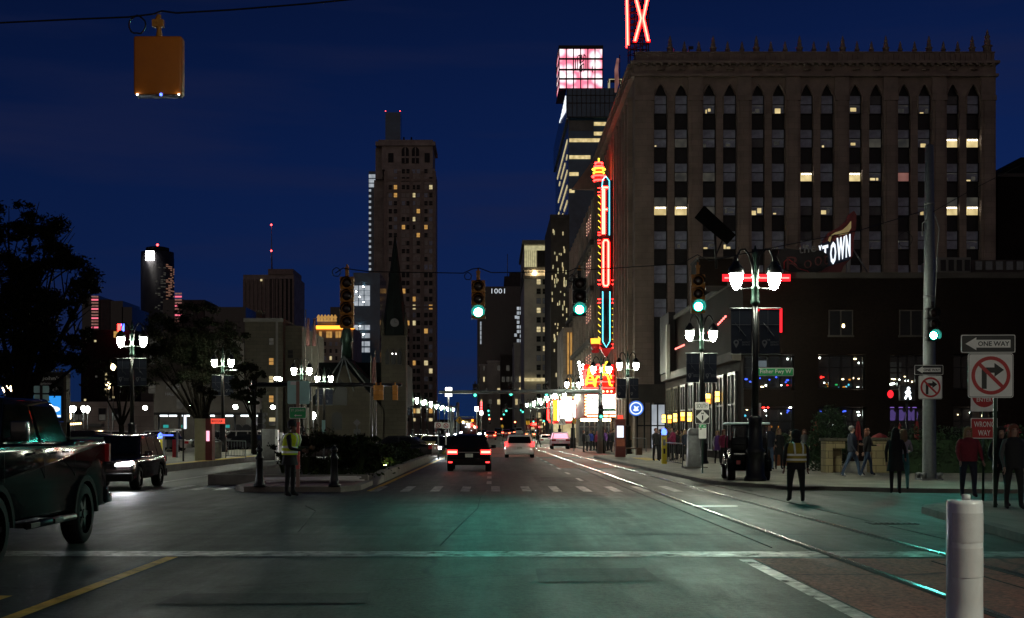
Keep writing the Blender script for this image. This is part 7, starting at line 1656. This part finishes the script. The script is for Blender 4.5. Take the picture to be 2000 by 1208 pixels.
vehicle('distant_car', 'pink-lit SUV with a glowing rear window at the right kerb by the kiosk', 'suv', (xx(1095,134), 136, 0), 0, 'pink_light_paint', grp, False, False, True, 'pink_glow')  # its windows glow pink in place of reflected light
vehicle('distant_car', 'white car just ahead of the pink-lit SUV along the kerb', 'sedan', (xx(1067,178), 178, 0), 0, 'paint_white', grp, detail=False)
far = [('red car with brake lights in the left lane straight behind the black SUV roof', 'sedan', 958, 215, 'paint_red', True, False), ('dark car with brake lights left of the lane line far ahead', 'suv', 974, 250, 'paint_dark', True, False), ('far red-lit car in the middle lane beyond the minivan', 'sedan', 988, 262, 'paint_red', True, False), ('far red-lit car right beside it near the yellow sign', 'sedan', 998, 285, 'paint_dark', True, False), ('golden taxi-like car far ahead on the right lanes', 'sedan', 1035, 235, 'paint_gold', True, False), ('white box-shaped van far ahead in the middle of the avenue', 'van', 1013, 320, 'paint_white', False, False)]
for lab, kd, px, d, pt, br, he in far: vehicle('distant_car', lab, kd, (xx(px,d), d, rise(d)), 0, pt, grp, br, he, False)
onc = [('oncoming car with dazzling headlights just above the black SUV roof', 893, 262), ('oncoming car with headlights left of the dazzling one', 882, 240), ('oncoming car with bright lights right of the yellow diamond sign', 943, 255), ('oncoming car with small lights beside the planter end', 873, 88), ('oncoming yellowish car behind the median shrubs', 838, 105), ('oncoming dim car at the far left lane near the lamp row', 820, 150)]
for lab, px, d in onc: vehicle('distant_car', lab, 'sedan' if px != 893 else 'suv', (xx(px,d), d+2.4, rise(d)), math.pi, 'paint_gold' if px == 838 else 'paint_dark', grp, False, True, False)
# parked cars behind the platform and by the church
pk_ = random.Random(2)
for i, px in enumerate((145, 158, 172, 200, 225, 300, 318, 425, 445, 465, 482)):
    d = 112+pk_.uniform(-3,3); lab = 'parked %s car in the row behind the platform, %s from the left' % (('silver','dark','white')[i % 3], ORD[i])
    vehicle('parked_car', lab, ('sedan','suv')[i % 2], (xx(px,d), d, .12), R(90+pk_.uniform(-25,25)), ('paint_silver','paint_dark','paint_white')[i % 3], 'cars parked behind the tram platform', False, False, False)
vehicle('parked_car', 'dark car parked across behind the tall median shrubs', 'sedan', (xx(650,72), 72, .05), R(85), 'paint_dark', 'cars beside the church', detail=False)
vehicle('parked_car', 'dark car side glimpsed behind the shrubs near the flagpoles', 'sedan', (xx(775,80), 80, .05), R(80), 'paint_dark', 'cars beside the church', detail=False)
# ---- utility cart on the right pavement, rear toward the camera
g = G(1463, 938, .13); UC = thing('utility_cart', 'black four-seat utility cart with a pale roof parked behind the banner lamp', 'golf cart', (g.x, g.y+.6, .13), R(-4))
q = MB(); q.prismx([(-1.1,.35),(-1.1,.8),(-.95,.92),(-.3,.92),(-.2,.55),(.7,.5),(.85,.95),(1.35,.8),(1.45,.45),(1.4,.3),(1.1,.3)]+[(.9-.27*math.cos(math.pi*(8-i)/8)*-1*-1, .25+.27*math.sin(math.pi*(8-i)/8)) for i in range(0)]+[(-.9,.3)], -.6, .6); q.build('body', M['paint_black'], UC, bevel=.05)
for yc in (-.78, .95):
    for s in (-1, 1):
        w_ = thing('wheel', None, None, (s*.55, yc, .25)); w_.parent = UC
        q = MB(); q.cylx((0,0), .25, -.12, .12, 18); q.build('tyre', M['rubber'], w_, bevel=.03); MB().cylx((0,0), .13, -.13, .13, 12).build('rim', M['alloy'], w_)
q = MB(); q.box(-.58,.58,-.85,-.25,.92,1.02); q.box(-.56,.56,-.95,-.8,.95,1.38); q.build('rear_seat', M['black_metal'], UC, bevel=.04); q = MB(); q.box(-.56,.56,.0,.5,.8,.92); q.box(-.56,.56,-.1,.02,.85,1.3); q.build('front_seat', M['black_metal'], UC, bevel=.04)
q = MB()
for s in (-1, 1): q.tube([(s*.56,-.95,.9),(s*.57,-.95,1.78)], .025, 6); q.tube([(s*.56,.95,.9),(s*.55,.62,1.78)], .025, 6); q.tube([(s*.57,-.2,1.0),(s*.57,-.2,1.78)], .02, 6)
q.tube([(-.57,-.95,1.76),(.57,-.95,1.76)], .025, 6); q.tube([(-.57,-.95,1.15),(.57,-.95,1.15)], .02, 6); q.build('roof_frame', M['black_metal'], UC)
MB().box(-.66,.66,-1.05,.75,1.78,1.86).build('roof', M['roof_pale'] if 'roof_pale' in M else M['white_metal'], UC, bevel=.04)
MB().box(-.54,.54,-.96,-.945,1.18,1.74).build('rear_screen', M['shop_glass'], UC)
for s in (-1, 1): MB().box(s*.3, s*.42, -1.13, -1.1, .52, .64).build('tail_light', M['tail_dim'], UC)
q = MB(); q.box(-.5,.5,-1.15,-1.1,.84,.87); q.build('rear_rail', M['chrome'], UC)
for s in (-1, 1): MB().prismx([(-1.12,.3),(-1.12,.62),(-.95,.72),(-.6,.62),(-.45,.3),(-.52,.3),(-.65,.5),(-.9,.5),(-1.04,.3)], s*.52, s*.7).build('mudguard', M['paint_black'], UC, bevel=.02)

# ================================================================ PEOPLE
def skin_mat(n, c): return mat(n, c, .6, 0, .08, 6)
skin_mat('skin_fair', (.32,.19,.14)); skin_mat('skin_brown', (.12,.06,.04))
for n, c in (('cl_black',(.008,.008,.009)),('cl_navy',(.012,.016,.03)),('cl_jeans',(.04,.07,.12)),('cl_red',(.16,.012,.022)),('cl_maroon',(.18,.012,.05)),('cl_grey',(.06,.06,.062)),('cl_tan',(.2,.15,.09)),('cl_teal',(.05,.2,.19)),('cl_blue',(.02,.04,.25)),('cl_purple',(.09,.03,.16)),('cl_pale',(.35,.33,.36)),('vest_lime',(.62,.78,.02)),('vest_olive',(.33,.26,.03)),('hair_blond',(.24,.16,.08)),('hair_dark',(.012,.009,.007)),('hair_auburn',(.14,.05,.03)),('hair_grey',(.2,.19,.18)),('shoe_dark',(.01,.01,.011)),('shoe_white',(.5,.5,.48))): mat(n, c, .85, 0, .2, 9, .15)
def retro(name, col, e):      # retroreflective tape throws headlight beams back at the viewer; built as bright glass-bead tape
    m = mat(name, col, .35, 0, .05, 30); return m
retro('tape', (.85,.87,.8), 0)
def person(lab, loc, rz, h=1.72, top='cl_black', legs='cl_jeans', shoes='shoe_dark', skin='skin_fair', hair=('hair_dark','short'), build=1.0, stride=.12, arms=((0,.12),(0,.12)), coat=None, hat=None, vest=None, lean=0, head_turn=0, group=None, detail=1, bag=False, stance=.0):
    """standing or walking figure facing -y before rz; arms = (forward swing rad, elbow bend rad) left, right"""
    o = thing('person', lab, 'person', loc, rz, group); k = h/1.75
    J = {}; Ed = []; rad = {}
    def j(n, p, r, par=None): J[n] = Vector(p)*k; rad[n] = r*k; (Ed.append((par, n)) if par else None)
    b = build
    j('pelvis', (0,0,.97), .135*b); j('spine', (0,-.005-lean*.3,1.14), .125*b, 'pelvis'); j('chest', (0,.0-lean*.6,1.33), .145*b, 'spine'); j('neck', (0,-.0-lean,1.475), .058, 'chest'); j('jaw', (0,-.02-lean,1.57), .07, 'neck'); j('head', (0,-.005-lean,1.65), .092, 'jaw'); j('crown', (0,.0-lean,1.715), .065, 'head')
    hx_ = Vector((math.sin(head_turn), -math.cos(head_turn), 0)); nose = (hx_.x*.098, hx_.y*.098-lean, 1.61); j('nose', nose, .016, 'head')
    for s, n, (sw, bd), st in ((1,'l',arms[0],stride),(-1,'r',arms[1],-stride)):
        sh = Vector((s*.175*b,-lean*.8,1.415)); j('sh'+n, sh, .066*b, 'chest')
        up = Vector((s*.07, -math.sin(sw)*.29, -math.cos(sw)*.29)); el = sh+up; j('el'+n, el, .046*b, 'sh'+n)
        a = sw+bd; wr_ = el+Vector((-s*.02*bd, -math.sin(a)*.25, -math.cos(a)*.25)); j('wr'+n, wr_, .031, 'el'+n)
        d_ = (wr_-el).normalized(); pm = wr_+d_*.075; j('pa'+n, pm, .034, 'wr'+n)
        if detail:
            sd = Vector((0,1,0)) if abs(d_.y) < .8 else Vector((0,0,1)); sd = (sd-d_*sd.dot(d_)).normalized(); cu = d_.cross(sd)*s*.02
            for f in range(4):
                off = sd*(.03-.02*f); L_ = (.075,.085,.08,.062)[f]; j('f%s%d'%(n,f), pm+off+d_*.035, .0095, 'pa'+n); j('g%s%d'%(n,f), pm+off*1.15+d_*(.035+L_*.55)+cu*.5, .0085, 'f%s%d'%(n,f)); j('h%s%d'%(n,f), pm+off*1.15+d_*(.035+L_)+cu*1.6, .007, 'g%s%d'%(n,f))
            j('t'+n, pm+sd*.045+cu*.6, .011, 'pa'+n); j('u'+n, pm+sd*.06+d_*.045+cu*1.2, .009, 't'+n)
        hp = Vector((s*.095*b,0,.9)); j('hp'+n, hp, .1*b, 'pelvis')
        kn = hp+Vector((s*(.012+stance*.5), -st*.75-.015, -.42)); j('kn'+n, kn, .062*b, 'hp'+n)
        an = kn+Vector((s*stance*.5, -st*.35+.03+(.06 if st < -.08 else 0), -.4)); j('an'+n, an, .043*b, 'kn'+n); j('he'+n, an+Vector((0,.03,-.045)), .04, 'an'+n)
        j('to'+n, an+Vector((s*.02,-.15,-.055)), .036, 'an'+n)
    names = list(J); ix = {n: i for i, n in enumerate(names)}
    zmin = min(J[n].z-rad[n] for n in names)
    me = bpy.data.meshes.new('body'); me.from_pydata([J[n]-Vector((0,0,zmin)) for n in names], [(ix[a], ix[c]) for a, c in Ed], [])
    tmp = bpy.data.objects.new('body', me); COL.objects.link(tmp); sk = tmp.modifiers.new('skin', 'SKIN'); sk.use_smooth_shade = True; sk.branch_smoothing = .3
    sv = me.skin_vertices[0].data
    for n in names: sv[ix[n]].radius = (rad[n]*(1.12 if n in ('chest','spine','pelvis') else 1), rad[n]*(.8 if n in ('chest','spine','pelvis') else 1)); sv[ix[n]].use_root = n == 'pelvis'
    ss_ = tmp.modifiers.new('sub', 'SUBSURF'); ss_.levels = ss_.render_levels = 1
    dg = bpy.context.evaluated_depsgraph_get(); mesh = bpy.data.meshes.new_from_object(tmp.evaluated_get(dg)); bpy.data.objects.remove(tmp); mesh.name = 'body'
    for m_ in (top, legs, shoes, skin): mesh.materials.append(M[m_])
    zone = {'pelvis':1,'spine':0,'chest':0,'neck':3,'jaw':3,'head':3,'crown':3,'nose':3}
    def zn(n):
        if n in zone: return zone[n]
        return {'sh':0,'el':0,'wr':0,'pa':3,'hp':1,'kn':1,'an':1,'he':2,'to':2}.get(n[:2], 3)
    seg = [(J[a]-Vector((0,0,zmin)), J[c]-Vector((0,0,zmin)), zn(a), zn(c)) for a, c in Ed]
    for p in mesh.polygons:
        best = None; c = p.center
        for a, d_, za, zc in seg:
            ab = d_-a; t = max(0, min(1, (c-a).dot(ab)/max(1e-9, ab.length_squared))); dd = (a+ab*t-c).length
            if best is None or dd < best[0]: best = (dd, za if t < .5 else zc)
        p.material_index = best[1]; p.use_smooth = True
    bo = bpy.data.objects.new('body', mesh); COL.objects.link(bo); bo.parent = o
    Z = lambda z: z*k-zmin
    hy = -lean*k
    def shell(name, m_, rings, n=14, y0=0, opening=None):
        q = MB(); vs = []
        for z, rx, ry, yo in rings:
            for i in range(n): a = 2*math.pi*i/n; vs.append((rx*k*math.cos(a), yo*k+ry*k*math.sin(a), Z(z)))
        q.add(vs, [(r*n+i, r*n+(i+1)%n, (r+1)*n+(i+1)%n, (r+1)*n+i) for r in range(len(rings)-1) for i in range(n)], 0, True); return q.build(name, M[m_], o)
    if coat:
        m_, zl = coat; lo = [(zl,.19*b+.05*(zl < .8),.15*b+.03*(zl < .8),0)]; 
        if zl < .85: lo += [(.9,.185*b,.15*b,0)]
        shell('jacket', m_, lo+[(1.05,.18*b,.145*b,-.0),(1.2,.185*b,.15*b,-lean*.4),(1.36,.2*b,.15*b,-lean*.7),(1.44,.15*b,.11*b,-lean*.9),(1.5,.075,.075,-lean)])
    if vest:
        m_ = vest; v = shell('safety_vest', m_, [(.98,.2*b,.165*b,0),(1.15,.2*b,.168*b,0),(1.35,.2*b,.17*b,-lean*.6),(1.44,.165*b,.14*b,-lean*.8),(1.485,.1,.1,-lean)])
        for z in ((1.02,1.07),(1.14,1.19)) if True else ():
            s_ = shell('reflective_band', 'tape', [(z[0],.203*b,.17*b,0),(z[1],.203*b,.172*b,0)]); s_.parent = v; 
        for s in (-1, 1):
            q = MB(); 
            for sy in (-1, 1): q.tube([(s*.1*k, sy*.172*b*k, Z(1.19)), (s*.11*k, sy*.178*b*k-lean*.6*k, Z(1.33)), (s*.105*k, sy*.15*b*k-lean*.7*k, Z(1.43)), (s*.1*k, sy*.06*k-lean*k, Z(1.475))], .024*k, 5)
            s_ = q.build('reflective_band', M['tape'], v)
    q = MB(); c = (0, .012*k+hy, Z(1.665)); hm, hs = hair
    if hs == 'short': q.sph(c, .105*k, 12, 8, 0, (.95,1.02,1.0)); q.v = [v for v in q.v]; nm = 'hair'
    else: q.sph(c, .112*k, 12, 8, 0, (.98,1.02,1.0)); q.lathe([(.06*k,Z(1.38)),(.115*k,Z(1.43)),(.12*k,Z(1.55)),(.11*k,Z(1.66))], 12, (0,.035*k+hy,0), 0, True, 1, .75); nm = 'hair'
    # trim hair off the face: push front-lower points back inside the head
    nv = []
    fwd = Vector((hx_.x, hx_.y, 0))
    for v in q.v:
        p = Vector(v); rel = p-Vector((0,hy,0)); f = rel.x*fwd.x+rel.y*fwd.y
        if f > .03*k and p.z < Z(1.69): p -= fwd*(f-.02*k)
        nv.append(tuple(p))
    q.v = nv; q.build(nm, M[hm], o)
    if detail:
        for s in (-1, 1):
            sd = Vector((-fwd.y, fwd.x, 0)); e = Vector((0,hy,Z(1.645)))+fwd*.088*k+sd*s*.032*k; MB().sph(e, .011*k, 6, 4).build('eye', M['hair_dark'], o)
            er = Vector((0,hy,Z(1.63)))+sd*s*.093*k; MB().sph(er, .02*k, 6, 4, 0, (.6,.8,1.3)).build('ear', M[skin], o)
    if hat == 'beanie': q = MB(); q.lathe([(.108*k,Z(1.665)),(.114*k,Z(1.7)),(.1*k,Z(1.76)),(.05*k,Z(1.8)),(.01,Z(1.81))], 12, (0,.005*k+hy,0)); q.lathe([(.112*k,Z(1.655)),(.118*k,Z(1.69))], 12, (0,.005*k+hy,0)); q.build('beanie', M['cl_black'], o)
    if hat == 'hood': q = MB(); q.sph((0,.02*k+hy,Z(1.66)), .125*k, 12, 8, 0, (1,1.02,1.12)); q.lathe([(.15*k,Z(1.43)),(.12*k,Z(1.52)),(.1*k,Z(1.6))], 12, (0,.01*k+hy,0)); q.build('hood', M[top], o)
    if bag: q = MB(); q.box(.2*k,.3*k,-.1*k,.12*k,Z(.75),Z(1.0)); q.build('shoulder_bag', M['cl_black'], o, bevel=.02)
    return o
# the two marshals
g = G(566, 971); person('marshal in a lime vest, dark coat and beanie standing side-on at the median island', g, R(78), 1.92, 'cl_black', 'cl_black', 'shoe_dark', 'skin_brown', ('hair_dark','short'), 1.12, .03, ((.25,1.35),(.2,1.2)), ('cl_black',.74), 'beanie', 'vest_lime', .06, 0, 'marshals in reflective vests', 1)
g = G(1555, 981); person('marshal in an olive reflective vest walking away on the right roadway', g, R(186), 1.68, 'cl_black', 'cl_black', 'shoe_dark', 'skin_brown', ('hair_dark','short'), 1.28, .05, ((-.1,.3),(-.15,.2)), ('cl_black',.8), 'hood', 'vest_olive', .03, 0, 'marshals in reflective vests', 1, stance=.02)
gp = 'pedestrians on the right pavement'
_pa = random.Random(8)
def ped(px, py, h_px, lab, z=.13, **kw):
    kw.setdefault('arms', ((_pa.uniform(-.45,.5), _pa.choice((.15,.4,1.3,1.7))), (_pa.uniform(-.45,.5), _pa.choice((.15,.5,1.2)))))
    g = G(px, py, z); kw.setdefault('h', h_px*g.y/F); kw.setdefault('group', gp); return person(lab, g, kw.pop('rz', 0), **kw)
ped(1891, 972, 122, 'stout woman in a red jacket walking toward the camera behind the white post', h=1.64, top='cl_red', legs='cl_navy', hair=('hair_blond','long'), build=1.25, stride=.06, coat=('cl_red',.9), arms=((.2,.5),(.15,.5)))
ped(1955, 990, 138, 'dark-clad woman beside the near sign post at right', z=.14, h=1.62, top='cl_black', legs='cl_black', hair=('hair_dark','long'), stride=.05, coat=('cl_black',.8))
ped(1980, 996, 140, 'person in a dark printed top at the right frame edge', z=.14, h=1.66, top='cl_grey', legs='cl_black', hair=('hair_auburn','long'), stride=.08, build=1.1, coat=('cl_black',.85))
ped(1749, 965, 106, 'woman in a long black coat with her coat tail flaring beside the grey pole', h=1.62, top='cl_black', legs='cl_black', hair=('hair_dark','long'), stride=.1, coat=('cl_black',.6), rz=R(160))
ped(1764, 958, 100, 'person half hidden behind the black coat, in pale teal trousers', h=1.6, top='cl_pale', legs='cl_teal', hair=('hair_blond','long'), stride=.08, rz=R(170))
ped(1664, 931, 90, 'man in jeans and white shoes striding to the right by the stone piers', h=1.75, top='cl_navy', legs='cl_jeans', shoes='shoe_white', hair=('hair_grey','short'), stride=.24, coat=('cl_navy',.85), rz=R(75), build=1.1)
ped(1694, 929, 88, 'woman in black and jeans walking close beside the striding man', h=1.66, top='cl_black', legs='cl_jeans', hair=('hair_auburn','long'), stride=.16, coat=('cl_black',.88), rz=R(80))
ped(1502, 918, 84, 'man in a dark jacket and jeans facing the camera right of the cart', h=1.85, top='cl_navy', legs='cl_jeans', hair=('hair_auburn','short'), stride=.1, coat=('cl_navy',.88))
ped(1521, 917, 72, 'blond woman in a long black coat facing the camera right of the cart', h=1.68, top='cl_black', legs='cl_black', hair=('hair_blond','long'), stride=.06, coat=('cl_black',.62))
ped(1545, 905, 64, 'woman in tan glimpsed over the right marshal shoulder, on his left', h=1.66, top='cl_tan', legs='cl_black', hair=('hair_dark','long'), coat=('cl_tan',.85))
ped(1571, 905, 66, 'person in grey glimpsed just right of the right marshal', h=1.68, top='cl_grey', legs='cl_black', hair=('hair_auburn','long'), coat=('cl_grey',.85))
ped(1490, 905, 70, 'dark figure standing tall directly behind the banner lamp base', h=1.8, top='cl_black', legs='cl_navy', hair=('hair_dark','short'))
ped(1414, 910, 62, 'woman in a magenta jacket left of the utility cart', h=1.66, top='cl_maroon', legs='cl_black', hair=('hair_auburn','long'), coat=('cl_maroon',.88))
ped(1402, 906, 57, 'woman in a pale mauve coat left of the magenta jacket', h=1.62, top='cl_pale', legs='cl_black', hair=('hair_blond','long'), coat=('cl_purple',.7))
cols = ['cl_black','cl_navy','cl_grey','cl_maroon','cl_black','cl_tan','cl_navy','cl_black']
rq = random.Random(5)
for i, px in enumerate((1281,1289,1306,1314,1322,1331,1338,1346)):
    d = 72+(i % 3)*3; lab = '%s-dressed person queuing behind the silver barrier, %s from the left' % (cols[i][3:], ORD[i])
    person(lab, (xx(px,d), d, .13), R(rq.uniform(-120,120)), rq.uniform(1.6,1.82), cols[i], 'cl_black', 'shoe_white' if i in (2,5) else 'shoe_dark', 'skin_fair', (rq.choice(['hair_dark','hair_blond','hair_auburn']), rq.choice(['short','long'])), rq.uniform(.95,1.15), .05, group='people queuing behind the silver barrier', detail=0, coat=(cols[i],.86), arms=((rq.uniform(-.2,.6), rq.choice((.2,1.4,1.8))), (rq.uniform(-.2,.6), rq.choice((.2,.6,1.5)))))
cols = ['cl_black','cl_grey','cl_blue','cl_navy','cl_maroon','cl_purple','cl_black','cl_purple','cl_black','cl_pale','cl_blue']
for i, px in enumerate((1140,1147,1154,1160,1167,1182,1187,1192,1198,1205,1176)):
    d = 104+(i % 4)*4; lab = '%s-dressed person in the crowd under the theatre marquee, %s from the left' % (cols[i][3:], ORD[i]) if px != 1176 else 'blue-dressed person in the marquee crowd right behind the green signal post'
    person(lab, (xx(px,d), d, .13), R(rq.uniform(-150,150)), rq.uniform(1.6,1.82), cols[i], 'cl_black', 'shoe_dark', 'skin_fair', (rq.choice(['hair_dark','hair_blond','hair_auburn']), rq.choice(['short','long'])), rq.uniform(.95,1.15), .06, group='crowd under the theatre marquee', detail=0, coat=(cols[i],.86))
person('dark figure crossing the road far ahead beside the white car', (xx(1052,150), 150, 0), R(80), 1.75, 'cl_black', 'cl_black', 'shoe_dark', 'skin_fair', ('hair_dark','short'), 1, .2, detail=0)
person('small dark figure walking behind the left marshal past the cabinet', (xx(593,74), 74, .05), R(70), 1.7, 'cl_black', 'cl_black', 'shoe_dark', 'skin_brown', ('hair_dark','short'), 1, .18, detail=0, coat=('cl_black',.8))
